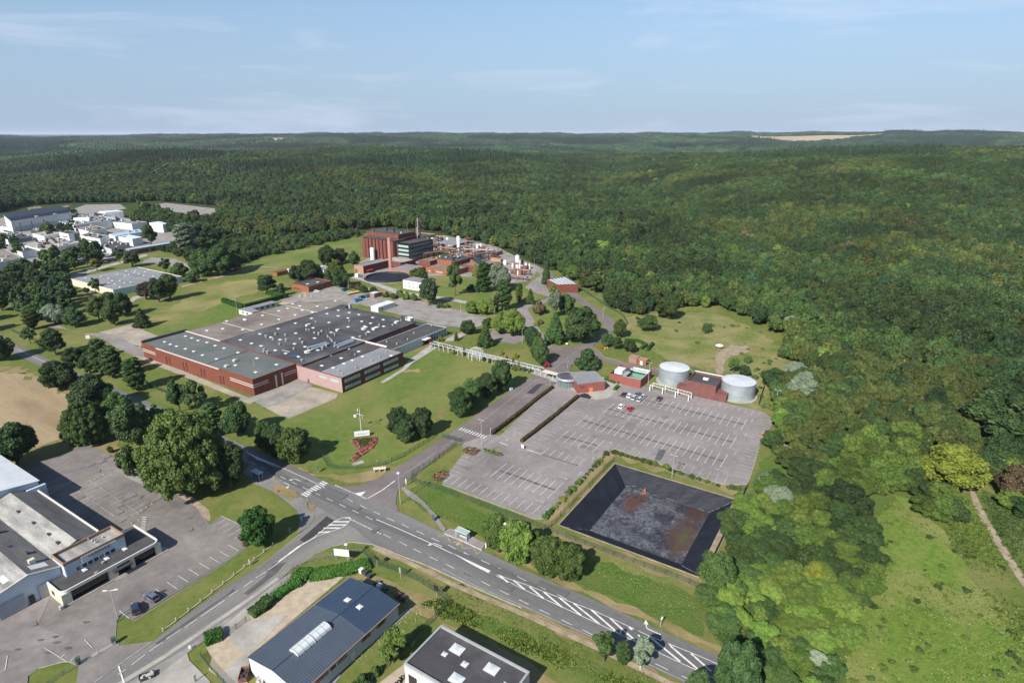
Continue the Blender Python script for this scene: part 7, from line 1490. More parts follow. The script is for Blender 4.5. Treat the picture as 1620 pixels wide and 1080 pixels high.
tx('brown flat block at the forest edge behind the vaulted hall', [(44, 328), (46, 331), (66, 329)], 8, 'terracotta', 'roof_gravel', [(1, .05, .95, 4, 5, 'white_wall')], .3)
tx('second brown flat block at the forest edge behind the vaulted hall', [(86, 328), (88, 331), (110, 327)], 7, 'terracotta', 'roof_gravel', [], .3)
tx('low dark roofed range between the vaulted hall and the gravel roofed block', [(48, 363), (60, 366), (92, 360)], 4, 'dark_steel', 'roof_gravel', [(1, .1, .9, 1, 2, 'terracotta')], 1.5)
tx('white low annexe left of the vaulted hall', [(-20, 352), (0, 358), (20, 362)], 6, 'white_wall', 'roof_lightblue', [(1, .2, .9, 1, 3, 'glass')], .3)
e = tx('long brown brick building with a light blue roof facing the sports court', [(198, 393), (204, 395), (298, 380)], 5, 'terracotta', 'roof_lightblue', [(1, .12, .3, 1, 3.5, 'brick_dark'), (1, .34, .42, .5, 3.5, 'glass'), (1, .5, .7, 1, 3.5, 'brick_dark')], 0)
p = [G(143, 349, 9), G(118, 350, 9)]; e = empty('barrel_roof', ((p[0].x+p[1].x)/2, (p[0].y+p[1].y)/2, 9), 'short white barrel roof on the block with a long window slot', 'roof'); b = MB(); b.tube((p[0].x, p[0].y, 9.2), (p[1].x, p[1].y, 9.2), 3.6, n=20); b.build('barrel', 'white_wall', e)
# ================================================================== LOWER LEFT DEALER
# warehouse with ridged roofs; ridges run along the b axis
e = empty('warehouse', WS(20, -175, 0), 'white gabled warehouse with long grey fibre cement roofs at the lower left', 'building')
EAV, RDG, VAL = 5.0, 7.4, 5.6
prof = [(52.2, EAV), (46.6, RDG), (40.9, 5.7), (34.9, 7.6), (23.5, 5.3), (12, 7.6), (0.5, 5.3)]
bL, bR = -192.5, -149.6
# only the two right strips start further back
for i, ((a1, z1), (a0, z0)) in enumerate(zip(prof[:-1], prof[1:])):
    br = -154.3 if i < 2 else bR
    b = MB(); b.poly([WS(a0, bL, z0), WS(a0, br, z0), WS(a1, br, z1), WS(a1, bL, z1)]); b.poly([WS(a0, bL, z0-.2), WS(a1, bL, z1-.2), WS(a1, br, z1-.2), WS(a0, br, z0-.2)])
    o = b.build('roof_slope', 'roof_fibre' if i % 2 == 1 else 'roof_fibre_shade', e)  # same roofing; slopes turned from the sun have shade painted into their colour
b = MB()
for s, (lo, br) in (('r', (6, -149.9)),):
    P = [WS(a, br, z-.22) for a, z in prof[2:]]; base = [WS(prof[2][0], br, 0), WS(prof[-1][0], br, 0)]; b.poly([base[1], base[0]]+P)
P = [WS(a, -154.4, z-.22) for a, z in prof[:3]]; b.poly([WS(prof[2][0], -154.4, 0), WS(prof[0][0], -154.4, 0)]+P)
b.poly([WS(52.1, bL, 0), WS(52.1, bL, EAV-.2), WS(52.1, -154.4, EAV-.2), WS(52.1, -154.4, 0)]); b.build('wall', 'blue_white_wall', e)
b = MB(); b.sb(52.2, 52.6, bL, -157.4, EAV-.1, EAV+.25); b.build('eave_gutter', 'parapet_white', e)
for (a1, z1), (a0, z0) in list(zip(prof[:-1], prof[1:]))[2:4]:
    b = MB(); n_ = 1; b.tube(WS(a0, bR+.05, z0+.05), WS(a1, bR+.05, z1+.05), .16, n=6); b.build('verge_trim', 'parapet_white', e)
for a0, a1 in ((28.3, 33.3), (36.0, 41.8)):
    o = panel(e, 'roller_door', 'grey_wall', 'b+', bR-.3, (a0, .05), (a1, 3.7), .4, uz=True)
    bb = MB()
    for k in range(7): bb.sb(a0+.1, a1-.1, bR+.1, bR+.16, .4+.5*k, .46+.5*k)
    bb.build('door_rib', 'dark_steel', o)
panel(e, 'door', 'glass_black', 'b+', bR-.3, (33.9, .05), (34.9, 2.3), .4, uz=True)
b = MB()
for x, y in [(14, 906), (21, 893), (9, 912), (45, 893), (50, 898), (41, 893)]:
    pass
for (aa, bb0, l, w_) in [(31.6, -153.5, 3.2, 1.2), (28.5, -155, 3.4, 1.2), (37.8, -152.6, 2.2, 3.2)]:
    i = min(range(len(prof)-1), key=lambda k: 0 if prof[k+1][0] <= aa <= prof[k][0] else 1); (a1, z1), (a0, z0) = prof[i], prof[i+1]; f = lambda a: z0+(z1-z0)*(a-a0)/(a1-a0)+.05
    b = MB(); b.poly([WS(aa-w_/2, bb0-l/2, f(aa-w_/2)), WS(aa-w_/2, bb0+l/2, f(aa-w_/2)), WS(aa+w_/2, bb0+l/2, f(aa+w_/2)), WS(aa+w_/2, bb0-l/2, f(aa+w_/2))]); b.build('rooflight', 'roof_white', e)
for aa, bb0 in [(44.3, -181), (44.3, -172), (44.3, -163.5), (44.0, -158), (38.3, -175), (37, -166), (38.5, -160), (31, -170)]:
    b = MB(); p = WS(aa, bb0); b.box((p.x, p.y, 6.7), (.5, 1.2, .7), R(57.5)); b.build('roof_vent', 'dark_steel', e)
b = MB(); p = WS(37.5, -154.8); b.box((p.x, p.y, 7.2), (1.2, 1.0, 1.2), R(57.5)); b.build('chimney', 'cream_wall', e)
# white roofed shed behind
e = empty('shed', WS(48, -205, 0), 'big shed with a pale plain roof at the left edge below the dark round tree', 'building'); b = MB(); b.prism([WS(30, -226), WS(30, -192.8), WS(53.2, -192.8), WS(53.2, -226)], 0, 7.4, cap=False)
b.poly([WS(30, -192.8, 7.4), WS(53.2, -192.8, 7.4), WS(41, -192.8, 9.4)]); b.build('wall', 'blue_white_wall', e); b = MB(); b.poly([WS(41, -226, 9.5), WS(41, -192.3, 9.5), WS(53.6, -192.3, 7.5), WS(53.6, -226, 7.5)]); b.poly([WS(29.6, -226, 7.5), WS(29.6, -192.3, 7.5), WS(41, -192.3, 9.5), WS(41, -226, 9.5)]); b.build('roof', 'roof_white', e)
b = MB(); b.sb(50, 54.5, -192.8, -191.6, 0, 6.2); b.build('side_lean_to', 'blue_white_wall', e)
# showroom with curved white fascia
e = empty('showroom', WS(48, -148, 0), 'low car showroom with white rounded fascia, dark glass front and a signboard storey', 'building')
SA0, SA1, SB0, SB1 = 37.6, 59.6, -154.8, -142.6
def rrect(a0, a1, b0, b1, r, n=6):
    pts = []
    for (ca, cb, t0) in ((a0+r, b1-r, 90), (a1-r, b1-r, 0)):
        for k in range(n+1):
            t = R(t0+90-90*k/n) if False else R(t0+90-90*k/n); pts.append(WS(ca+r*math.cos(t), cb+r*math.sin(t)))
    pts += [WS(a1, b0), WS(a0, b0)]; return pts
out = rrect(SA0, SA1, SB0, SB1, 1.6); inn = rrect(SA0+.3, SA1-.3, SB0+.05, SB1-.3, 1.3)
area = sum(p.x*q.y-q.x*p.y for p, q in zip(out, out[1:]+out[:1]))
if area < 0: out.reverse(); inn.reverse()
b = MB(); b.prism(out, 3.0, 3.75, cap=False); b.prism(list(reversed(inn)), 3.2, 3.75, cap=False)
for k in range(len(out)): j = (k+1) % len(out); b.poly([(out[k].x, out[k].y, 3.75), (out[j].x, out[j].y, 3.75), (inn[j].x, inn[j].y, 3.75), (inn[k].x, inn[k].y, 3.75)])
b.build('fascia', 'parapet_white', e); b = MB(); b.prism([p for p in inn], 3.15, 3.3); b.build('roof', 'roof_black', e)
b = MB(); b.sb(SA0+.6, SA1-.6, SB0, SB1-.9, 0, 3.1); b.build('showroom_glass', 'glass_black', e)
for a0, a1, nm in ((SA0, SA0+1.9, 'end_wall'), (47.4, 49.3, 'pier'), (52.3, 53.2, 'pier'), (SA1-1.3, SA1, 'end_wall')):
    b = MB(); b.sb(a0, a1, SB1-1.5, SB1-.02, 0, 3.05); b.build(nm, 'cream_wall', e)
b = MB(); b.sb(SA0, SA0+.3, SB0, SB1-1.6, 0, 3.0); b.build('side_wall', 'cream_wall', e)
panel(e, 'window', 'glass_black', 'a-', SA0, (-147.6, 1.4), (-146.3, 2.4), uz=True)
b = MB(); b.sb(SA1-.3, SA1-.02, SB0, SB1-1.6, 0, 3.0); b.build('side_wall', 'white_wall', e)
b = MB(); b.sb(48.2, 52.4, SB1-.05, SB1+1.0, 2.2, 2.5); b.build('entrance_canopy', 'dark_steel', e); b = MB(); b.sb(48.0, 53, SB1-.02, SB1+.8, 0.02, .16); b.build('step', 'concrete', e)
b = MB(); b.sb(SA0-.5, SA1, SB1+.0, SB1+.35, 0.02, .3); b.build('plinth', 'concrete', e)
b = MB(); b.sb(SA0-.9, SA0-.2, SB1-.2, SB1+.7, .1, 1.0) ; b.build('hand_rail', 'metal_light', e)
US = (41.0, 54.2, -153.9, -147.9)
b = MB(); b.prism([WS(US[0], US[2]), WS(US[0], US[3]), WS(US[1], US[3]), WS(US[1], US[2])], 3.3, 7.0, cap=False); b.build('upper_wall', 'blue_white_wall', e)
b = MB()
for r in ((US[0]-.02, US[1]+.02, US[2]-.02, US[2]+.22), (US[0]-.02, US[1]+.02, US[3]-.2, US[3]+.02), (US[0]-.02, US[0]+.2, US[2]+.22, US[3]-.2), (US[1]-.3, US[1]+.02, US[2]+.22, US[3]-.2)): b.sb(*r, 6.3, 7.1)
b.build('upper_parapet', 'terracotta', e); b = MB(); b.sb(US[0]+.2, US[1]-.3, US[2]+.2, US[3]-.2, 6.1, 6.3); b.build('upper_roof', 'roof_fibre', e)
b = MB()
for k in range(34): u = US[0]+.2+k*.39; b.sb(u, u+.06, US[3], US[3]+.04, 3.4, 6.3) if not 44.4 < u < 52.6 else b.sb(u, u+.06, US[3], US[3]+.04, 3.4, 3.5)
b.build('cladding_rib', 'grey_wall', e)
for k in range(7): panel(e, 'window', 'glass', 'b+', US[3], (43.2+1.25*k, 3.65), (44.1+1.25*k, 4.55), .07, uz=True)
sg = panel(e, 'signboard', 'white_wall', 'b+', US[3], (44.6, 4.7), (52.2, 6.5), .1, uz=True)
def text(body, size, a, z, bpl, m, parent, name='lettering', ext=.03):
    cu = bpy.data.curves.new(name, 'FONT'); cu.body = body; cu.size = size; cu.extrude = ext; cu.align_x = 'CENTER'; cu.align_y = 'CENTER'; cu.space_character = 1.1
    t = bpy.data.objects.new(name, cu); COL.objects.link(t); dg = bpy.context.evaluated_depsgraph_get(); me = bpy.data.meshes.new_from_object(t.evaluated_get(dg)); bpy.data.objects.remove(t)
    me.materials.clear(); me.materials.append(MATS[m]); o = bpy.data.objects.new(name, me); link(o, parent); p = WS(a, bpl, z); o3 = origin_of(parent); o.location = p-o3
    o.rotation_euler = (math.pi/2, 0, R(57.5)); return o
text('VARENNE', 1.05, 48.4, 5.85, US[3]+.13, 'roof_blue', sg)
b = MB(); r2 = random.Random(2); u = 45.9
while u < 51.2: w_ = r2.uniform(.08, .22); b.sb(u, u+w_, US[3]+.1, US[3]+.13, 5.0, 5.0+r2.uniform(.18, .3)); u += w_+.07
b.build('small_lettering', 'grey_wall', sg)
for x, y in [(134, 900), (169, 866+16), (197.5, 867)]: sky_at(e, G(x, y, 3.6), 3.3, 1.0, 1.3, .4)
unit(e, G(163, 889, 3.6), 3.3, (.5, .5, .4)); unit(e, G(152, 905, 3.6), 3.3, (.6, .4, .3))
for x, y in [(140, 853), (146, 856), (151, 868-10), (163, 850)]: unit(e, G(x, y, 6.4), 6.3, (.3, 0, .4), 'metal_light', 'roof_cowl', 6)
# ================================================================== BLUE ROOF WORKSHOP
BA0, BA1, BB0, BB1, BR = 37, 75.6, -92.2, -77.0, -84.5
e = empty('workshop', WS(56, -84.5, 0), 'long workshop with a dark blue ribbed metal roof and a vaulted rooflight', 'building')
b = MB(); q = [WS(BA0+12.2, BB0+.4), WS(BA0+12.2, BB1-.4), WS(BA1-.2, BB1-.4), WS(BA1-.2, BB0+.4)]; b.prism(q, 0, 3.95, cap=False)
for a in (BA1-.2, BA0+12.2): b.poly([WS(a, BB0+.4, 3.95), WS(a, BB1-.4, 3.95), WS(a, BR, 5.0)])
b.build('wall', 'white_wall', e)
panel(e, 'side_cladding', 'grey_wall', 'b+', BB1-.4, (BA0+12.3, .6), (BA1-.3, 3.8), .06, uz=True)
A0 = 49.1; AS = 65.6
for (a0, a1, m) in ((A0, AS, 'roof_blue_faded'), (AS, BA1, 'roof_blue')):
    for s in (0, 1):
        b = MB()
        if s == 0: b.poly([WS(a0, BB0, 4.0), WS(a0, BR, 5.15), WS(a1, BR, 5.15), WS(a1, BB0, 4.0)])
        else: b.poly([WS(a0, BR, 5.15), WS(a0, BB1, 4.0), WS(a1, BB1, 4.0), WS(a1, BR, 5.15)])
        n = int((a1-a0)/.5)
        for k in range(n):
            a = a0+k*.5+.1
            if s == 0: b.poly([WS(a, BB0, 4.06), WS(a, BR, 5.21), WS(a+.12, BR, 5.21), WS(a+.12, BB0, 4.06)]); b.poly([WS(a, BB0, 4.0), WS(a, BR, 5.15), WS(a, BR, 5.21), WS(a, BB0, 4.06)])
            else: b.poly([WS(a, BR, 5.21), WS(a, BB1, 4.06), WS(a+.12, BB1, 4.06), WS(a+.12, BR, 5.21)]); b.poly([WS(a, BR, 5.15), WS(a, BB1, 4.0), WS(a, BB1, 4.06), WS(a, BR, 5.21)])
        b.build('roof_slope', m, e)
b = MB(); b.sb(A0, BA1, BB1-.02, BB1+.15, 3.85, 4.05); b.sb(A0, BA1, BB0-.15, BB0+.02, 3.85, 4.05); b.build('gutter', 'terracotta', e)
b = MB(); b.tube(WS(A0, BR, 5.2), WS(BA1, BR, 5.2), .12, n=6); b.build('ridge_cap', 'roof_blue', e)
p, q = G(466, 1033, 5.2), G(516, 988, 5.2); (a0, b0_), (a1, b1_) = SITE(p), SITE(q); b = MB(); bc = (b0_+b1_)/2
ns = 10; prev = None
for k in range(ns+1):
    t = math.pi*k/ns; bb_ = bc-1.35*math.cos(t); z = 5.0+.95*math.sin(t)
    if prev: b.poly([WS(a0, prev[0], prev[1]), WS(a0, bb_, z), WS(a1, bb_, z), WS(a1, prev[0], prev[1])])
    prev = (bb_, z)
for a in (a0, a1): b.poly([WS(a, bc-1.35*math.cos(math.pi*k/ns), 5.0+.95*math.sin(math.pi*k/ns)) for k in range(ns+1)])
o = b.build('vaulted_rooflight', 'skylight', e, True)
b = MB()
for i in range(7):
    a = a0+(a1-a0)*i/6
    for k in range(ns): t, t1 = math.pi*k/ns, math.pi*(k+1)/ns; b.tube(WS(a, bc-1.38*math.cos(t), 5.0+.98*math.sin(t)), WS(a, bc-1.38*math.cos(t1), 5.0+.98*math.sin(t1)), .05 if i != 3 else .12, n=4)
for t in (.5, 1.57, 2.6): b.tube(WS(a0, bc-1.38*math.cos(t), 5.0+.98*math.sin(t)), WS(a1, bc-1.38*math.cos(t), 5.0+.98*math.sin(t)), .04, n=4)
b.build('glazing_bars', 'metal_light', o)
sky_at(e, G(550, 948, 5), 4.75, 1.2, 1.3, .5); sky_at(e, G(569, 959, 5), 4.75, 1.2, 1.3, .5)
for a0, a1 in ((69.5, 71), (65.2, 66.6), (56.5, 57.8), (51.2, 52.5)): panel(e, 'window', 'glass_black', 'b+', BB1-.34, (a0, 2.4), (a1, 3.1), .06, uz=True)
for a0, a1 in ((68.9, 71.6), (64.6, 67.2), (58.2, 60.8), (53, 56)): panel(e, 'window_surround', 'brick_pink', 'b+', BB1-.34, (a0, 2.3), (a1, 3.2), .03, uz=True)
panel(e, 'door', 'white_wall', 'b+', BB1-.34, (61.6, 0), (62.6, 2.2), .1, uz=True)
# things behind the workshop
bins = [(579, 909, 'dark_steel'), (585, 914, 'dark_steel'), (600, 930, 'white_wall'), (610, 934, 'green_paint'), (630, 945, 'rust'), (637, 950, 'dark_steel'), (596, 926, 'dark_steel'), (572, 905, 'cream_wall')]
for i, (x, y, m) in enumerate(bins):
    p = G(x, y); e = empty('waste_bin', (p.x, p.y, 0), ['black bin at the end of the row behind the blue roofed workshop', 'second black bin behind the blue roofed workshop', 'white crate behind the blue roofed workshop', 'green bin behind the blue roofed workshop', 'rusty crate at the back corner of the blue roofed workshop', 'black drum at the back corner of the blue roofed workshop', 'black bin beside the white crate', 'pale carton pile at the ridge end of the blue roofed workshop'][i], 'bin')
    b = MB(); b.box((p.x, p.y, .5), (1.0, .9, 1.0), R(57)); b.build('body', m, e); b = MB(); b.box((p.x, p.y, 1.05), (1.08, .98, .12), R(57)); b.build('lid', m if m != 'cream_wall' else 'white_wall', e)
p = G(541, 1050); e = empty('rust_drum', (p.x, p.y, 0), 'rusty drum standing by the side wall of the blue roofed workshop', 'drum'); b = MB(); b.lathe((p.x, p.y, 0), [(.4, 0), (.4, .3), (.43, .32), (.4, .35), (.4, .9), (.02, .92)], 14); b.build('body', 'rust', e)
# crates and skips in the yard at the bottom
def skip(x, y, label, m, name='skip', L_=3.0, w_=1.6, h=1.3, rz=R(100), fill='rust'):
    p = G(x, y); e = empty(name, (p.x, p.y, 0), label, name, rz=0); b = MB(); c, s = math.cos(rz), math.sin(rz)
    def T(u, v, z): return (p.x+u*c-v*s, p.y+u*s+v*c, z)
    for (u0, u1, v0, v1) in ((-1, 1, -1, -.9), (-1, 1, .9, 1), (-1, -.93, -.9, .9), (.93, 1, -.9, .9)):
        k = len(b.v); b.v += [T(u0*L_/2*.92, v0*w_/2*.92, .1), T(u1*L_/2*.92, v0*w_/2*.92, .1), T(u1*L_/2*.92, v1*w_/2*.92, .1), T(u0*L_/2*.92, v1*w_/2*.92, .1), T(u0*L_/2, v0*w_/2, h), T(u1*L_/2, v0*w_/2, h), T(u1*L_/2, v1*w_/2, h), T(u0*L_/2, v1*w_/2, h)]
        for f in ((0, 1, 5, 4), (1, 2, 6, 5), (2, 3, 7, 6), (3, 0, 4, 7), (4, 5, 6, 7), (3, 2, 1, 0)): b.f.append(tuple(k+i for i in f)); b.m.append(0)
    b.build('body', m, e); b = MB(); r2 = random.Random(int(x))
    for i in range(14): q = T(r2.uniform(-.8, .8)*L_/2, r2.uniform(-.75, .75)*w_/2, h*.6); b.box((q[0], q[1], h*.6), (r2.uniform(.3, .9), r2.uniform(.2, .6), r2.uniform(.3, .7)), r2.uniform(0, 3))
    b.build('contents', fill, e); return e
skip(387, 1071, 'open brown skip full of scrap beside the white gable of the blue roofed workshop', 'rust', fill='dark_steel')
skip(413, 1077, 'pale open crate at the bottom edge beside the brown skip', 'pale_band', L_=2.4, w_=1.3, h=.9, fill='pale_band'); skip(233, 1072, 'open crate of scrap metal at the roadside by the bottom edge', 'dark_steel', L_=2.6, w_=1.4, h=.9, rz=R(30), fill='pale_band')
for x, y, m, lab in [(541, 454, 'green_paint', 'left dark green skip in the factory yard'), (536, 452, 'green_paint', ''), (547, 464-4, 'green_paint', 'green skip nearest the yellow tarpaulin in the factory yard'), (574, 472, 'green_paint', 'dark green skip beside the blue one near the white container'), (583, 470, 'blue_paint', 'blue skip behind the white container cabin'), (566, 477, 'blue_paint', 'blue skip with a white cover near the factory chimney')]:
    if lab: skip(x, y, lab, m, L_=5.5, w_=2.4, h=1.8, rz=R(55), fill=m if m != 'green_paint' else 'dark_steel')
p = G(560, 465); e = empty('tarpaulin_stack', (p.x, p.y, 0), 'long stack under a yellow tarpaulin in the factory yard', 'stack'); b = MB(); b.box((p.x, p.y, .6), (9, 1.8, 1.0), R(48)); b.build('stack', 'dark_steel', e); b = MB(); b.box((p.x, p.y, 1.2), (9.2, 2.0, .2), R(48)); b.build('tarpaulin', 'yellow_paint', e)
r2 = random.Random(8)
p = G(484, 468); e = empty('pallet_pile', (p.x, p.y, 0), 'pile of timber pallets at the left corner of the factory yard', 'pallets')
for i in range(12): b = MB(); b.box((p.x+r2.uniform(-4, 4), p.y+r2.uniform(-3, 3), .4), (1.6, 1.2, .8), r2.uniform(0, 3)); b.build('pallet', 'sand', e)
# ================================================================== GREY BUILDING AT THE BOTTOM
GB = (52, 74.5, -64.6, -43.6); e = shell((63.4, 74.5, -64.6, -43.6), 5.5, 'grey_wall', 'roof_dark', 'flat_roof_garage', 'grey flat roofed garage with square rooflights at the bottom edge', par=.35, pth=.35, parm='metal_light')
def bigsky(x, y, sa, sb):
    o = sky_at(e, G(x, y, 5.5), 5.15, sa, sb, .35, 'rooflight'); bb = MB(); c_ = G(x, y, 5.5); a, b_ = SITE(c_)
    for k in range(1, 4): bb.sb(a-sa*.24, a+sa*.24, b_-sb*.22+sb*.44*k/4-.03, b_-sb*.22+sb*.44*k/4+.03, 5.5, 5.56)
    bb.build('rooflight_bar', 'metal_light', o)
bigsky(723.5, 1025, 2.1, 2.7); bigsky(778, 1056, 2.1, 2.7); bigsky(722.5, 1072, 2.1, 2.7); bigsky(703.5, 1032.5, 1.0, 1.1); bigsky(735.5, 1048.5, 1.2, 1.3); bigsky(800, 1081, 1.0, 1.1)
panel(e, 'white_sign', 'white_wall', 'a-', 63.4, (651, 1064), (676, 1082), .1); panel(e, 'window', 'glass_black', 'a-', 63.4, (-63.6, .4), (-61.6, 3.4), uz=True)
k = 0
tyre0 = None
def tyre_at(p, rz):
    global tyre0
    e = empty('tyre', (p.x, p.y, 0), 'old tyre in the row leaning along the left wall of the grey garage', 'tyre', 'tyres along the grey garage', rz)
    if tyre0 is None:
        b = MB(); seg = 14
        for i in range(seg):
            t, t1 = 2*math.pi*i/seg, 2*math.pi*(i+1)/seg
            b.tube((.36*math.cos(t), 0, .45+.36*math.sin(t)), (.36*math.cos(t1), 0, .45+.36*math.sin(t1)), .13, n=6, cap=False)
        o = b.build('tread', 'black_paint'); tyre0 = o.data; bpy.data.objects.remove(o)
        b = MB(); b.tube((0, -.06, .45), (0, .06, .45), .22, n=10); o = b.build('rim', 'pale_band'); tyre0 = (tyre0, o.data); bpy.data.objects.remove(o)
    link(bpy.data.objects.new('tread', tyre0[0]), e); link(bpy.data.objects.new('rim', tyre0[1]), e)
for i in range(22): tyre_at(WS(60.5+.62*i, -66.0+ .12*math.sin(i*2.1)), R(57.5)+.4*math.sin(i*3.3)+R(90))
# ================================================================== LINED BASIN
e = empty('lined_basin', WS((PIT[0]+PIT[1])/2, (PIT[2]+PIT[3])/2, 0), 'rectangular sunken basin lined with black sheeting and brown stains on its floor', 'basin')
ins = [G(989, 769, -4), G(1121, 811, -4), G(1079, 893, -4), G(934, 839, -4)]; si = [SITE(p) for p in ins]
ia0, ia1 = (si[2][0]+si[3][0])/2, (si[0][0]+si[1][0])/2; ib0, ib1 = (si[0][1]+si[3][1])/2, (si[1][1]+si[2][1])/2
a0, a1, b0, b1 = PIT; T_ = [(a0, b0), (a0, b1), (a1, b1), (a1, b0)]; Bt = [(ia0, ib0), (ia0, ib1), (ia1, ib1), (ia1, ib0)]
b = MB(); rg = np.random.RandomState(4)
for k in range(4):
    j = (k+1) % 4; n = 14; rows = 4
    grid = []
    for r_ in range(rows+1):
        row = []
        for i in range(n+1):
            u = i/n; v = r_/rows; t0 = Vector(WS(*T_[k])).lerp(WS(*T_[j]), u); q0 = Vector(WS(*Bt[k])).lerp(WS(*Bt[j]), u); p = t0.lerp(q0, v); z = -4*v+(.12*math.sin(i*2.3+k)*math.sin(v*3.1) if 0 < i < n else 0)
            row.append((p.x, p.y, z))
        grid.append(row)
    for r_ in range(rows):
        for i in range(n): b.poly([grid[r_][i], grid[r_+1][i], grid[r_+1][i+1], grid[r_][i+1]])
b.build('liner_slope', 'liner', e)
b = MB(); b.poly([WS(*Bt[0], -4), WS(*Bt[1], -4), WS(*Bt[2], -4), WS(*Bt[3], -4)]); b.build('basin_floor', 'basin_floor', e)
b = MB()
for (p, q) in (((a0-.25, a0+.1), (b0-.2, b1+.2)), ((a1-.1, a1+.25), (b0-.2, b1+.2)), ((a0, a1), (b0-.25, b0+.1)), ((a0, a1), (b1-.1, b1+.25))): b.sb(p[0], p[1], q[0], q[1], 0.02, .12)
b.build('rim', 'dirt', e)
for p, q in (((1120, 779), (1112, 803)), ((1066, 762), (1060, 778))): P, Q = G(*p, -.6), G(*q, -3.6); b = MB(); b.tube((P.x, P.y, -.7), (Q.x, Q.y, -3.9), .1, n=6); b.build('weld_seam', 'roof_grey', e)
r3 = random.Random(5)
def seam(pts, n=24):
    b = MB(); prev = None
    for i in range(n+1):
        t = i/n*(len(pts)-1); k = min(int(t), len(pts)-2); P, Q = G(*pts[k][:2], pts[k][2]), G(*pts[k+1][:2], pts[k+1][2]); q = P.lerp(Q, t-k)+Vector((r3.uniform(-.15, .15), r3.uniform(-.15, .15), .1))
        if prev is not None and r3.random() < .8: b.tube(prev, q, .05, n=4)
        prev = q
    b.build('liner_crease', 'roof_grey', e)
for pts in ([(989, 769, -3.9), (1006, 769, -3.4), (1030, 782, -3.9), (1062, 790, -3.8), (1090, 798, -3.9), (1121, 811, -3.9)], [(985, 745, -1.2), (1002, 760, -2.6)], [(1040, 757, -.6), (1046, 775, -2.9)], [(1121, 811, -3.8), (1162, 792, -.3)], [(935, 839, -3.9), (892, 833, -.2)], [(1076, 893, -3.9), (1104, 908, -.3)], [(925, 800, -2.2), (960, 775, -2.4)]): seam(pts)
P, Q = G(1023, 762, -.5), G(1017, 782, -4); b = MB(); b.poly([(P.x-.1, P.y, -2.3), (Q.x-.9, Q.y, -3.93), (Q.x+1.0, Q.y, -3.93)]); b.poly([(P.x-.1, P.y, -2.3), (Q.x+1.0, Q.y, -3.93), (Q.x+.6, Q.y+2, -3.5)]); b.build('silt_fan', 'rust', e)
# ================================================================== STREET FURNITURE
def lamp_post(x, y, ty, label, group=None, arm=1.2, double=False, rz=R(57.5), head='silo_white', h=None, globe=False):
    p = G(x, y); h = h or HT(x, y, ty); e = empty('street_lamp', (p.x, p.y, 0), label, 'street lamp', group); b = MB(); b.tube((p.x, p.y, 0), (p.x, p.y, h-.1), .11, .07, 8); b.build('pole', 'metal_pole', e)
    c, s = math.cos(rz), math.sin(rz)
    if globe:
        b = MB(); b.lathe((p.x, p.y, h-.25), [(.02, -.1), (.45, -.05), (.5, .1), (.35, .25), (.02, .32)], 14); b.build('lamp_head', head, e, True)
    else:
        for sg in ((1, -1) if double else (1,)):
            b = MB(); b.tube((p.x, p.y, h-.15), (p.x+c*arm*sg, p.y+s*arm*sg, h), .05, n=6); b.build('arm', 'metal_pole', e); b = MB(); b.box((p.x+c*(arm+.3)*sg, p.y+s*(arm+.3)*sg, h+.02), (.8, .32, .16), rz); b.build('lamp_head', head, e)
    return e
lamp_post(633.5, 797, 747, 'tall street lamp with a white round head at the access road mouth', globe=True)
lamp_post(186, 976, 933, 'lamp post with two heads at the verge of the dealer yard', double=True, rz=R(10), arm=.8)
lamp_post(762, 705, 664, 'tall lamp post by the gate between crossing and car park', double=True, arm=.5, rz=R(-33), head='metal_light')
lamp_post(1063, 755, 720, 'lamp post between the car park and the lined basin', double=True, arm=.5, rz=R(-33), head='metal_light')
lamp_post(1225, 654, 617, 'leaning lamp post at the wood edge right of the car park', double=True, arm=.5, rz=R(-33), head='metal_light')
lamp_post(1025, 611, 573, 'lamp post at the right of the brick basin', double=True, arm=.4, rz=R(-33), head='metal_light')
lamp_post(800, 880, 827, 'street lamp rising between the roadside trees', globe=True)
lamp_post(1045, 990, 973, 'short post on the verge of the main road', arm=.2, h=1.8)
for x, y, ty in [(673, 485, 466), (632, 478, 457), (729, 495, 475), (783, 503, 484), (826, 543, 519), (707, 513, 497), (656, 510, 493), (607, 490, 480), (954, 503, 486), (370, 567-0, 0), (552, 460, 443)]:
    if ty: lamp_post(x, y, ty, 'slim lamp post standing by the back car parks of the factory', 'lamp posts of the factory grounds', arm=.5, rz=R(-33), head='metal_light')
for x, y, ty in [(375, 492, 468), (1165-320, 440, 410), (645, 375, 352), (847-92, 380, 362)]: lamp_post(x, y, ty, 'thin mast at the edge of the factory grounds', 'masts of the factory grounds', arm=.2, head='metal_light')
lamp_post(898, 583, 572, 'short lamp behind the round gatehouse', arm=.4, double=True, head='metal_light'); lamp_post(870, 612, 596, 'lamp post left of the round gatehouse', arm=.3, head='dark_steel')
def sign(x, y, ty, label, w_, h_, m='white_wall', posts=1, rz=R(-33), pm='metal_pole', name='road_sign', cat='sign', z0=None):
    p = G(x, y); ht = HT(x, y, ty); e = empty(name, (p.x, p.y, 0), label, cat); c, s = math.cos(rz), math.sin(rz)
    for k in range(posts): o = (0 if posts == 1 else (-.42+.84*k/(posts-1))*w_); b = MB(); b.tube((p.x+o*c, p.y+o*s, 0), (p.x+o*c, p.y+o*s, ht-(.1 if posts > 1 else 0)), .06, n=6); b.build('post', pm, e)
    b = MB(); q = Vector((-s, c, 0))*-.1; b.box((p.x+q.x, p.y+q.y, ht-h_/2), (w_, .08, h_), rz); b.build('panel', m, e); return e
e = sign(542, 887, 868, 'white two row hoarding on posts above the hedge at the corner', 3.9, 2.0, posts=2, rz=R(-8), name='hoarding', cat='hoarding')
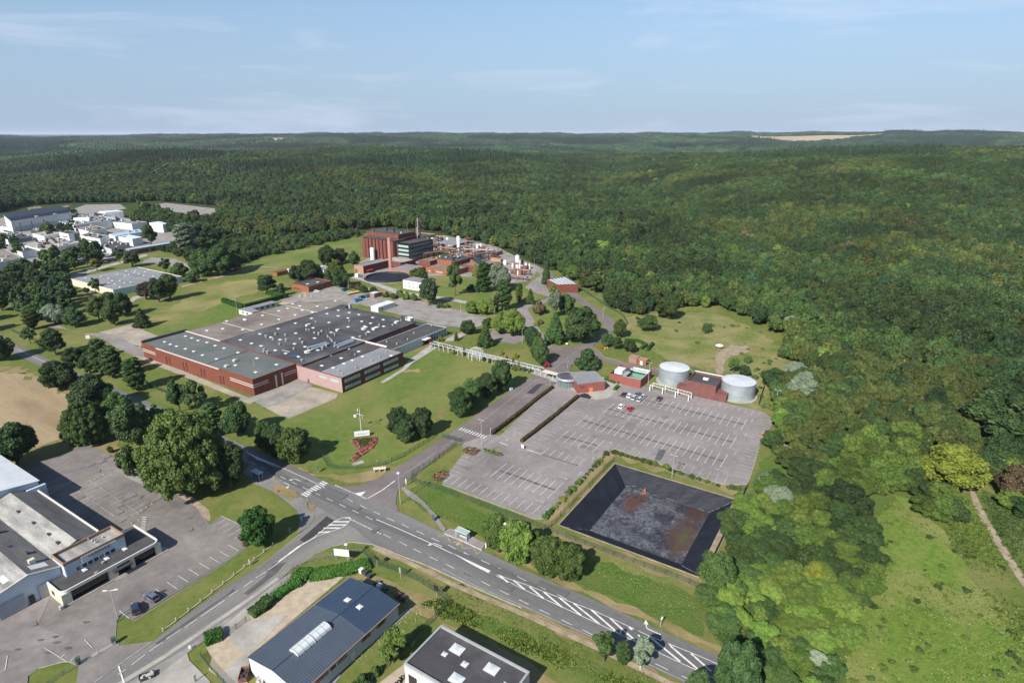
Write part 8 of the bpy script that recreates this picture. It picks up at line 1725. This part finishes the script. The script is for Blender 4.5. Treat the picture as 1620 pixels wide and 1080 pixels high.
b = MB(); p = G(550, 888); b.tube((p.x, p.y, 0), (p.x, p.y, 5.0), .09, n=8); b.build('pole', 'metal_pole', e); b = MB(); b.box((p.x, p.y, 5.1), (.8, .5, .3), 0); b.build('box_light', 'blue_white_wall', e)
sign(597, 896, 879, 'back of a black direction sign on the fence line nearest the corner', 1.4, .9, 'black_paint'); sign(634, 914, 897, 'grey post with a small sign panel on the fence line', .5, 1.5, 'metal_light'); sign(691, 945, 925, 'back of a black direction sign at the kink of the green fence', 1.2, 1.5, 'black_paint')
sign(503.5, 747, 736, 'small dark green sign at the fence corner of the front lawn', .8, 1.6, 'green_paint'); sign(686, 824, 813, 'blue advertising panel beside the footpath to the bus stop', 1.0, 1.9, 'roof_blue_faded')
sign(643, 768, 757, 'white narrow sign at the mouth of the access road', .35, 1.6); sign(459.5, 843, 835, 'small grey sign on the verge right of the dense oval tree', .5, 1.2, 'metal_light'); sign(396, 894, 884, 'grey sign on the grass strip beside the side road', .5, 1.3, 'metal_light'); sign(478, 824, 817, 'small white sign at the corner of the side road pavement', .5, .9); sign(481, 824, 818, 'second small dark sign at the corner of the side road pavement', .4, .6, 'dark_steel')
sign(776.5, 687, 676, 'white sign post at the end of the low brown hedge', .7, 2.4, rz=R(57)); sign(827, 710, 703, 'small white cabinet sign at the end of the second brown hedge', 1.0, 1.2, rz=R(-33)); sign(769, 866, 858, 'white post at the right end of the bus stop', .3, 1.8); sign(560, 745, 0, '', .1, .1) if False else None
sign(896.5, 547, 542, 'small white notice on the lawn of the road loop', .9, .9, rz=R(0)); sign(302, 1036, 1028, 'white gas marker box at the roadside verge', .7, 1.0, rz=R(0)) if False else None
sign(309, 1078, 1066, 'white tilted panel beside the scrap crate at the roadside', .5, 1.6, rz=R(60)); sign(301, 1027, 1020, 'white marker box on the verge by the concrete drive', .5, .8, rz=R(20))
e = sign(140, 538, 530, 'white cube notice box on the grass by the service road', 1.8, 1.8, rz=R(20), posts=2, name='notice_box')
# factory name board and flags
p = G(573, 690); e = empty('name_board', (p.x, p.y, 0), 'long white name board below the flagpole on the front lawn', 'sign'); b = MB(); b.box((p.x, p.y, 1.15), (5.2, .7, 1.7), R(14)); b.build('panel', 'white_wall', e)
b = MB(); r2 = random.Random(6); c, s = math.cos(R(14)), math.sin(R(14)); u = -1.6
while u < 1.8:
    w_ = r2.uniform(.12, .3); b.box((p.x+u*c+.37*s, p.y+u*s-.37*c, 1.15), (w_, .03, .22), R(14)); u += w_+.12
b.build('lettering', 'roof_grey', e)
for o_ in (-2, 2): b = MB(); b.box((p.x+o_*c, p.y+o_*s, .15), (.3, .3, .3), R(14)); b.build('foot', 'metal_pole', e)
p = G(571.5, 682); h = HT(571.5, 682, 645); e = empty('flagpole', (p.x, p.y, 0), 'white flagpole with a yard arm above the name board', 'flagpole'); b = MB(); b.tube((p.x, p.y, 0), (p.x, p.y, h), .12, .07, 8); b.build('pole', 'silo_white', e); b = MB(); b.tube((p.x-1.4, p.y+.9, h-2.6), (p.x+1.5, p.y-.9, h-2.6), .06, n=6); b.build('yard_arm', 'silo_white', e)
def flag(px, py, pz, cols, label, w_=1.3, h_=.9):
    e = empty('flag', (px, py, pz), label, 'flag')
    for i, m in enumerate(cols):
        b = MB(); n = 4
        for k in range(n):
            u0 = (i+k/n)/len(cols); u1 = (i+(k+1)/n)/len(cols)
            f = lambda u: (px-w_*u*.7, py-.25*math.sin(u*5), pz-.45*u)
            a, c_ = f(u0), f(u1)
            for th_ in (0, .03): b.poly([(a[0], a[1]+th_, a[2]-h_), (c_[0], c_[1]+th_, c_[2]-h_), (c_[0], c_[1]+th_, c_[2]), (a[0], a[1]+th_, a[2])])
        b.build('band', m, e)
flag(p.x-.1, p.y, h-.1, ['roof_blue', 'silo_white', 'red_paint'], 'blue white and red flag at the top of the flagpole'); flag(p.x-1.4, p.y+.9, h-2.7, ['blue_white_wall', 'silo_white'], 'white and pale blue flag hanging from the left of the yard arm', 1.6, 1.1); flag(p.x+1.5, p.y-.9, h-2.8, ['red_paint', 'yellow_paint'], 'red and orange flag hanging from the right of the yard arm', .8, .5)
sheetp = G(567, 733); e = empty('stone_slab', (sheetp.x, sheetp.y, 0), 'pale rectangular slab in the grass below the flower bed', 'slab'); b = MB(); b.box((sheetp.x, sheetp.y, .15), (3.6, 1.5, .25), R(35)); b.build('slab', 'concrete', e)
p = G(601, 746); e = empty('cream_bench', (p.x, p.y, 0), 'long cream block bench outside the fence corner', 'bench'); b = MB(); b.box((p.x, p.y, 1.3), (3.9, 1.2, .25), R(8)); b.build('top', 'cream_wall', e)
for o_ in (-1.6, 0, 1.6): b = MB(); b.box((p.x+o_, p.y+o_*.14, .6), (.3, .8, 1.2), R(8)); b.build('leg', 'concrete', e)
# ---- bus shelters
def shelter(x, y, label, rz):
    p = G(x, y); e = empty('bus_shelter', (p.x, p.y, 0), label, 'bus shelter'); c, s = math.cos(rz), math.sin(rz)
    T = lambda u, v, z: (p.x+u*c-v*s, p.y+u*s+v*c, z)
    for u in (-1.7, 1.7):
        for v in (-.6, .6): b = MB(); b.tube(T(u, v, 0), T(u, v, 2.4), .06, n=6); b.build('post', 'silo_white', e)
    b = MB(); b.box(T(0, 0, 2.48), (3.9, 1.7, .12), rz); b.build('roof', 'glass_light', e)
    b = MB()
    for u in (-1.9, -.95, 0, .95, 1.9): b.box(T(u, 0, 2.58), (.08, 1.75, .08), rz)
    for v in (-.85, .85): b.box(T(0, v, 2.58), (3.95, .08, .08), rz)
    b.build('roof_frame', 'silo_white', e)
    b = MB(); b.box(T(0, .6, 1.25), (3.3, .04, 1.9), rz); b.build('rear_glass', 'glass_green', e)
    b = MB(); b.box(T(0, .35, .45), (2.4, .35, .08), rz); b.build('seat', 'silo_white', e)
    b = MB(); b.box(T(1.7, 0, 1.25), (.05, 1.1, 1.9), rz); b.build('side_panel', 'silo_white', e)
shelter(732, 852, 'glass bus shelter with a white frame beside the yellow zigzag markings', R(-33)); shelter(408, 757, 'bus shelter in the shade of the dark tree across the main road', R(147))
# ---- fences: one object per run with posts and mesh panel
mat('fence_green', (.03, .075, .055), .6); mat('fence_grey', (.2, .2, .19), .6)
def fence(path, label, h=1.8, m='fence_green', sp=2.5, dens=.3, posth=None, name='fence', slat=False, w_=.03):
    P = [G(x, y) for x, y in path]; c = sum(P, Vector())/len(P); e = empty(name, (c.x, c.y, 0), label, 'fence'); g = MB(); pc_ = 0
    tot = sum((q-p).length for p, q in zip(P[:-1], P[1:])); sp = max(sp, tot/95)
    for p, q in zip(P[:-1], P[1:]):
        d = q-p; Ln = d.length; n = max(1, round(Ln/sp)); rz = math.atan2(d.y, d.x); dn = d.normalized()
        for i in range(n+(1 if q is P[-1] else 0)): k = p.lerp(q, i/n); b = MB(); b.box((k.x, k.y, (h+.1)/2), (.09, .09, h+.1), rz); b.build('post', m, e)
        nv = int(Ln/dens)
        for i in range(nv): k = p+dn*((i+.5)*dens); g.box((k.x, k.y, h/2), (w_, .02, h-.1), rz)
        for z in (np.linspace(.15, h-.1, 6)): mdl = (p+q)/2; g.box((mdl.x, mdl.y, float(z)), (Ln, .02, .03), rz)
    g.build('mesh_panel', m, e); return e
fence([(510, 722), (518, 738), (534, 742), (575, 741), (610, 735), (640, 722), (692, 690)], 'green mesh fence round the foot of the front lawn', 1.7)
fence([(700, 692), (730, 700)], 'green sliding gate across the access road', 1.9, w_=.05, dens=.2, name='gate')
fence([(651, 763), (653, 752), (688, 730), (722, 706)], 'green fence along the right of the access road', 1.9)
fence([(653, 763), (690, 774), (760, 800), (790, 812), (862, 838), (872, 833), (975, 725)], 'green fence climbing past the car park to the lined basin', 1.8)
fence([(868, 840), (985, 884), (1070, 915), (1110, 932)], 'green fence on the bank below the lined basin', 1.6)
fence([(1118, 905), (1140, 860), (1165, 808), (1182, 772)], 'dense green fence between the lined basin and the thicket', 1.9, dens=.14, w_=.06)
fence([(572, 872), (590, 890), (625, 903), (660, 918), (690, 937), (706, 950), (708, 958), (690, 978), (660, 1005), (618, 1050), (590, 1078)], 'green fence round the lawn of the blue roofed workshop', 1.7, dens=.22)
fence([(405, 972), (425, 947), (455, 918), (463, 900), (490, 888), (530, 882), (572, 874)], 'grey post fence behind the hedge along the side road', 1.4, 'fence_grey', dens=1.2)
fence([(358, 1008), (390, 984)], 'dark sliding gate of the sand yard', 1.6, 'dark_steel', dens=.25, name='gate')
fence([(318, 1038), (335, 1060), (365, 1092)], 'green fence along the left of the blue roofed workshop yard', 1.3, dens=.2)
fence([(183, 1019), (155, 1035), (124, 1052)], 'low white barrier across the dealer yard entrance', .9, 'white_wall', dens=3, name='barrier')
fence([(124, 1053), (100, 1067), (75, 1084)], 'grey rail fence on the grass island at the bottom left', 1.0, 'fence_grey', dens=3)
fence([(220, 600), (245, 615), (268, 624)], 'dark green fence below the long brick hall', 1.5, dens=.15); fence([(18, 523), (38, 533), (60, 541)], 'dark fence on the grass by the left road', 1.4, dens=.3)
fence([(893, 440), (940, 472), (985, 500), (992, 512), (988, 520)], 'green perimeter fence along the forest edge of the road loop', 1.8); fence([(1050, 572), (1085, 580), (1130, 596), (1140, 600)], 'green fence behind the two tanks', 1.6)
fence([(1200, 642), (1205, 625), (1209, 613)], 'dark green screen beside the right tank', 2.0, dens=.1, w_=.1)
fence([(185, 985), (205, 970)], 'short chain rail beside the dark parked cars', .7, 'fence_grey', dens=2)
# rails on the grass strip
for i in range(11):
    t = i/10; p = G(258, 998).lerp(G(432, 862), t); e = empty('bollard', (p.x, p.y, 0), 'low wooden marker post in the row on the grass strip by the side road', 'bollard', 'marker posts on the grass strip'); b = MB(); b.box((p.x, p.y, .4), (.12, .12, .8), .3); b.build('post', 'pale_band', e); b = MB(); b.box((p.x, p.y, .84), (.16, .16, .06), .3); b.build('cap', 'white_wall', e)
P, Q = G(258, 998), G(432, 862); b = MB(); b.strip([P, Q], .25, Z4); b.build('worn_track', 'sand')['kind'] = 'structure'
for x, y in [(145, 762), (151, 759), (157, 756), (165, 752), (219, 813), (225, 809), (232, 804), (241, 798), (209, 829), (220, 824)]:
    p = G(x, y); e = empty('bollard', (p.x, p.y, 0), 'small yellow bollard round the painted bays of the dealer yard', 'bollard', 'yellow bollards of the dealer yard'); b = MB(); b.tube((p.x, p.y, 0), (p.x, p.y, .9), .1, n=8); b.build('post', 'yellow_paint', e); b = MB(); b.tube((p.x, p.y, .9), (p.x, p.y, .98), .13, n=8); b.build('cap', 'dark_steel', e)
for x, y in [(181, 1018), (125, 1050)]:
    p = G(x, y); e = empty('gate_post', (p.x, p.y, 0), 'dark gate post at the %s end of the yard barrier' % ('upper' if x > 150 else 'lower'), 'gate post'); b = MB(); b.box((p.x, p.y, .8), (.7, .7, 1.6), R(30)); b.build('pillar', 'dark_steel', e); b = MB(); b.box((p.x, p.y, 1.65), (.8, .8, .1), R(30)); b.build('cap', 'green_paint', e)
p = G(1206, 689); e = empty('round_table', (p.x, p.y, 0), 'round orange planter in the far right parking row', 'planter'); b = MB(); b.lathe((p.x, p.y, 0), [(.9, 0), (1.1, .8), (.95, .8), (.9, .5), (.02, .5)], 18); b.build('pot', 'terracotta', e)
p = G(1138, 550); e = empty('umbrella', (p.x, p.y, 0), 'white round water tank lid on a post in the meadow', 'water tank'); b = MB(); b.lathe((p.x, p.y, 1.0), [(1.9, 0), (1.95, .3), (.9, .8), (.02, .9)], 20); b.build('lid', 'white_wall', e); b = MB(); b.tube((p.x, p.y, 0), (p.x, p.y, 1.1), .7, n=10); b.build('shaft', 'concrete', e)
p = G(439.5, 779); e = empty('fire_hydrant', (p.x, p.y, 0), 'red hydrant on the grass island near the bus shelter', 'hydrant'); b = MB(); b.lathe((p.x, p.y, 0), [(.16, 0), (.16, .6), (.2, .65), (.14, .85), (.02, .9)], 10); b.build('body', 'red_paint', e); b = MB(); b.box((p.x, p.y, .6), (.5, .14, .14), .4); b.build('outlet', 'red_paint', e)
# ---- cars
mat('tyre', (.015, .015, .015), .9); mat('alloy', (.35, .36, .37), .35, metal=.7); mat('lamp_glass', (.7, .7, .68), .15, spec=.6); mat('tail_red', (.35, .02, .02), .3)
CARC = {'black': (.012, .013, .016), 'navy': (.02, .03, .05), 'white': (.75, .76, .77), 'silver': (.38, .41, .44), 'grey': (.16, .17, .19), 'red': (.38, .02, .025), 'blue_grey': (.1, .12, .16)}
for k, c in CARC.items(): m_ = mat('car_'+k, c, .25, spec=.6); m_.node_tree.nodes['Principled BSDF'].inputs['Coat Weight'].default_value = .6
def loft(st, closed=True):
    b = MB(); n = len(st[0]); i = len(b.v)
    for s in st: b.v += s
    for a in range(len(st)-1):
        for k in range(n): j = (k+1) % n; b.f.append((a*n+k, a*n+j, (a+1)*n+j, (a+1)*n+k)); b.m.append(0)
    b.f.append(tuple(range(n-1, -1, -1))); b.m.append(0); b.f.append(tuple((len(st)-1)*n+k for k in range(n))); b.m.append(0); return b
CARM = {}
def carmeshes(kind):
    if kind in CARM: return CARM[kind]
    L_ = {'hatch': 4.0, 'saloon': 4.6, 'estate': 4.7}[kind]; W_ = 1.78; H = {'hatch': 1.48, 'saloon': 1.45, 'estate': 1.55}[kind]; h2 = L_/2; st = []
    for x, w_, zl, zb in ((-h2, .74, .38, .62), (-h2+.12, .86, .25, .82), (-h2+.6, .89, .2, .92), (-.5, .89, .2, .94), (.5, .89, .2, .93), (h2-1.0, .89, .2, .88), (h2-.35, .87, .22, .76), (h2-.06, .78, .28, .62), (h2, .68, .36, .54)):
        st.append([(x, -w_*.93, zl), (x, w_*.93, zl), (x, w_, (zl+zb)/2), (x, w_*.96, zb-.05), (x, w_*.8, zb), (x, -w_*.8, zb), (x, -w_*.96, zb-.05), (x, -w_, (zl+zb)/2)])
    body = loft(st).build('body', 'car_black'); rb_ = {'hatch': -h2+.12, 'saloon': -h2+.75, 'estate': -h2+.15}[kind]; rt = {'hatch': -h2+.55, 'saloon': -h2+1.35, 'estate': -h2+.5}[kind]
    st = []
    for x, w_, z in ((rb_, .76, .9), (rt, .62, H-.04)): st.append([(x, -w_, .88 if z < 1 else z-.03), (x, w_, .88 if z < 1 else z-.03), (x, w_*.98, z), (x, -w_*.98, z)])
    g_ = MB(); bb = [(rb_, .9), (h2-1.05, .88)]; v = [(rb_, -.78, .9), (rb_, .78, .9), (h2-1.0, .78, .86), (h2-1.0, -.78, .86), (rt, -.6, H-.06), (rt, .6, H-.06), (h2-1.85, .6, H-.05), (h2-1.85, -.6, H-.05)]
    g_.v = v; g_.f = [(0, 1, 5, 4), (1, 2, 6, 5), (2, 3, 7, 6), (3, 0, 4, 7), (4, 5, 6, 7)]; g_.m = [0]*5; glass = g_.build('windows', 'glass_black')
    r_ = MB(); x0, x1 = rt-.05, h2-1.8; r_.v = [(x0, -.62, H-.06), (x0, .62, H-.06), (x1, .62, H-.06), (x1, -.62, H-.06), (x0+.1, -.54, H), (x0+.1, .54, H), (x1-.12, .54, H), (x1-.12, -.54, H)]; r_.f = [(0, 1, 5, 4), (1, 2, 6, 5), (2, 3, 7, 6), (3, 0, 4, 7), (4, 5, 6, 7), (3, 2, 1, 0)]; r_.m = [0]*6
    for sy in (-1, 1):
        for xa, xb in ((h2-1.02, x1), (.05, .02), (rb_+.03, x0)): r_.tube((xa, sy*.785, .9), (xb, sy*.61, H-.05), .035, n=4)
    roof = r_.build('roof', 'car_black')
    w = MB(); w.tube((0, -.1, .31), (0, .1, .31), .31, n=16); ty = w.build('tyre', 'tyre'); w = MB(); w.tube((0, -.11, .31), (0, .11, .31), .19, n=12); rim = w.build('rim', 'alloy')
    w = MB(); w.box((0, 0, 0), (.12, .3, .12)); hl = w.build('headlight', 'lamp_glass'); w = MB(); w.box((0, 0, 0), (.1, .3, .14)); tl = w.build('tail_light', 'tail_red')
    w = MB(); w.box((0, 0, 0), (.12, .16, .11)); mi_ = w.build('wing_mirror', 'car_black')
    out = dict(body=body.data, windows=glass.data, roof=roof.data, tyre=ty.data, rim=rim.data, hl=hl.data, tl=tl.data, mirror=mi_.data, h2=h2)
    for o in (body, glass, roof, ty, rim, hl, tl, mi_): bpy.data.objects.remove(o)
    CARM[kind] = out; return out
def car(x, y, rz, kind, colr, label, group='parked cars'):
    p = G(x, y); m = carmeshes(kind); e = empty('parked_car', (p.x, p.y, .28), label, 'car', group, rz)
    def part(nm, key, loc=(0, 0, 0), par=None, paint=False):
        o = bpy.data.objects.new(nm, m[key]); link(o, par or e); o.location = loc
        if paint: o.material_slots[0].link = 'OBJECT'; o.material_slots[0].material = MATS['car_'+colr]
        return o
    part('body', 'body', paint=True); part('windows', 'windows'); part('roof', 'roof', paint=True); h2 = m['h2']
    for sx_ in (-h2+.8, h2-.82):
        for sy in (-.8, .8): w = part('wheel', 'tyre', (sx_, sy, 0)); part('rim', 'rim', (0, 0, 0), w)
    for sy in (-.6, .6): part('headlight', 'hl', (h2-.06, sy, .56)); part('tail_light', 'tl', (-h2+.05, sy, .7)); part('wing_mirror', 'mirror', (h2-1.35, sy*1.55, .92), paint=True)
    return e
car(216, 966, R(125), 'hatch', 'navy', 'dark hatchback with a glass roof nearest the lamp post in the dealer yard')
car(241, 948, R(150), 'hatch', 'blue_grey', 'blue grey hatchback second from the lamp post in the dealer yard')
car(925, 629, R(150), 'saloon', 'black', 'black saloon by the end of the brown hedge at the gatehouse paving')
car(987.5, 626.5, R(57.5), 'hatch', 'black', 'black hatchback at the left of the first parked row')
car(996, 628.5, R(57.5), 'hatch', 'white', 'white hatchback second in the first parked row')
car(1009, 626, R(57.5), 'saloon', 'grey', 'dark grey saloon at the back of the first parked row')
car(1003.5, 631.5, R(57.5), 'estate', 'silver', 'silver estate in front of the dark grey saloon')
car(1018, 629.5, R(57.5), 'hatch', 'silver', 'blue silver hatchback at the back right of the parked row')
car(1012.5, 634, R(57.5), 'estate', 'silver', 'light silver estate at the front right of the parked row')
car(1043, 633, R(60), 'hatch', 'black', 'black car alone in the second parking aisle')
car(983, 645.5, R(57.5), 'hatch', 'white', 'white car beside the red one in the car park')
car(997, 649, R(52), 'hatch', 'red', 'red car in the middle of the car park')
car(501.5, 462.5, R(20), 'hatch', 'white', 'white car parked by the low brick workshop'); car(506, 459, R(60), 'estate', 'black', 'black van like car in the shade of the low brick workshop')
for i, (x, y) in enumerate([(252, 334), (258, 335), (256, 337), (251, 336.5), (272, 331)]): car(x, y, R(20*i), 'saloon', ['black', 'red', 'grey', 'silver', 'white'][i], 'tiny parked car at the left of the far car park', 'cars in the far car park')
for i, (x, y) in enumerate([(175, 414), (166, 416), (184, 411), (147, 463), (140, 468), (150, 472)]): car(x, y, R(10+37*i), 'saloon', ['black', 'silver', 'grey', 'white', 'black', 'silver'][i], 'small parked car by the path left of the flat roof hall', 'cars near the flat roof hall')
# picnic objects on the lawn, red bench
for x, y, m, lab in [(952, 551, 'red_paint', 'small red play bench on the lawn near the road junction'), (959, 552, 'yellow_paint', 'small orange play bench right of the red one')]:
    p = G(x, y); e = empty('bench', (p.x, p.y, 0), lab, 'bench'); b = MB(); b.box((p.x, p.y, .8), (1.8, .7, .1), .3); b.build('seat', m, e)
    for o_ in (-.7, .7): b = MB(); b.box((p.x+o_, p.y+o_*.3, .38), (.12, .6, .76), .3); b.build('leg', m, e)
e = empty('utility_box', tuple(G(808.5, 617)), 'small pale blue box at the verge of the access road', 'utility box'); p = G(808.5, 617); b = MB(); b.box((p.x, p.y, .5), (1.2, .9, 1.0), .6); b.build('cabinet', 'roof_lightblue', e); b = MB(); b.box((p.x, p.y, 1.03), (1.3, 1.0, .08), .6); b.build('lid', 'white_wall', e)
# long white rubble wall edge of verge flowers
rg = np.random.RandomState(17)
def flowers(poly, n, m, size, seed, label):
    rg = np.random.RandomState(seed); P = [tuple(G(x, y).xy) for x, y in poly]; A = np.array(P); X = rg.uniform(A[:, 0].min(), A[:, 0].max(), n*3); Y = rg.uniform(A[:, 1].min(), A[:, 1].max(), n*3); k = inpoly(X, Y, P); X, Y = X[k][:n], Y[k][:n]; b = MB()
    for x, y in zip(X, Y): s = size*rg.uniform(.5, 1.4); z = .25; b.poly([(x-s, y, z), (x, y-s, z+.05), (x+s, y, z), (x, y+s, z+.03)])
    tag(b.build('wild_flowers', m), label, 'flowers', kind='stuff')
mat('flower_cream', (.55, .52, .25), .8); mat('flower_white', (.7, .7, .66), .8)
flowers([(935, 890), (1000, 893), (1095, 945), (1105, 985), (1060, 975), (960, 925)], 220, 'flower_cream', .07, 3, 'pale yellow flowers dotted over the verge below the basin')
flowers([(1460, 960), (1560, 930), (1625, 1000), (1620, 1080), (1480, 1080), (1430, 1010)], 160, 'flower_white', .07, 4, 'white flowers dotted over the clearing at the right')
flowers([(610, 930), (690, 960), (650, 1000), (560, 1050), (540, 1060), (620, 985)], 160, 'flower_cream', .09, 5, 'pale flowers on the workshop lawn'); flowers([(540, 730), (600, 725), (640, 730), (600, 740), (560, 742)], 120, 'flower_cream', .1, 6, 'pale flowers round the slab on the front lawn')
# ================================================================== AIR
HZ_ON = True
if HZ_ON:
    hb = MB(); X0, X1, Y0, Y1, ZB, ZT = -41000, 41000, -3500, 51000, -9.0, 190.0
    hb.v = [(X0, Y0, ZB), (X1, Y0, ZB), (X1, Y1, ZB), (X0, Y1, ZB), (X0, Y0, ZT), (X1, Y0, ZT), (X1, Y1, ZT), (X0, Y1, ZT)]; hb.f = [(3, 2, 1, 0), (4, 5, 6, 7), (0, 1, 5, 4), (1, 2, 6, 5), (2, 3, 7, 6), (3, 0, 4, 7)]; hb.m = [0]*6
    m = bpy.data.materials.new('haze'); m.use_nodes = True; MATS['haze'] = m; n = m.node_tree.nodes; n.clear(); o_ = n.new('ShaderNodeOutputMaterial'); pv = n.new('ShaderNodeVolumePrincipled'); pv.inputs['Color'].default_value = (.72, .82, 1, 1); pv.inputs['Density'].default_value = 3e-5; pv.inputs['Anisotropy'].default_value = 0.0
    m.node_tree.links.new(pv.outputs[0], o_.inputs['Volume']); o = hb.build('haze', 'haze'); tag(o, 'thin blue haze of the distance', 'haze', kind='stuff')
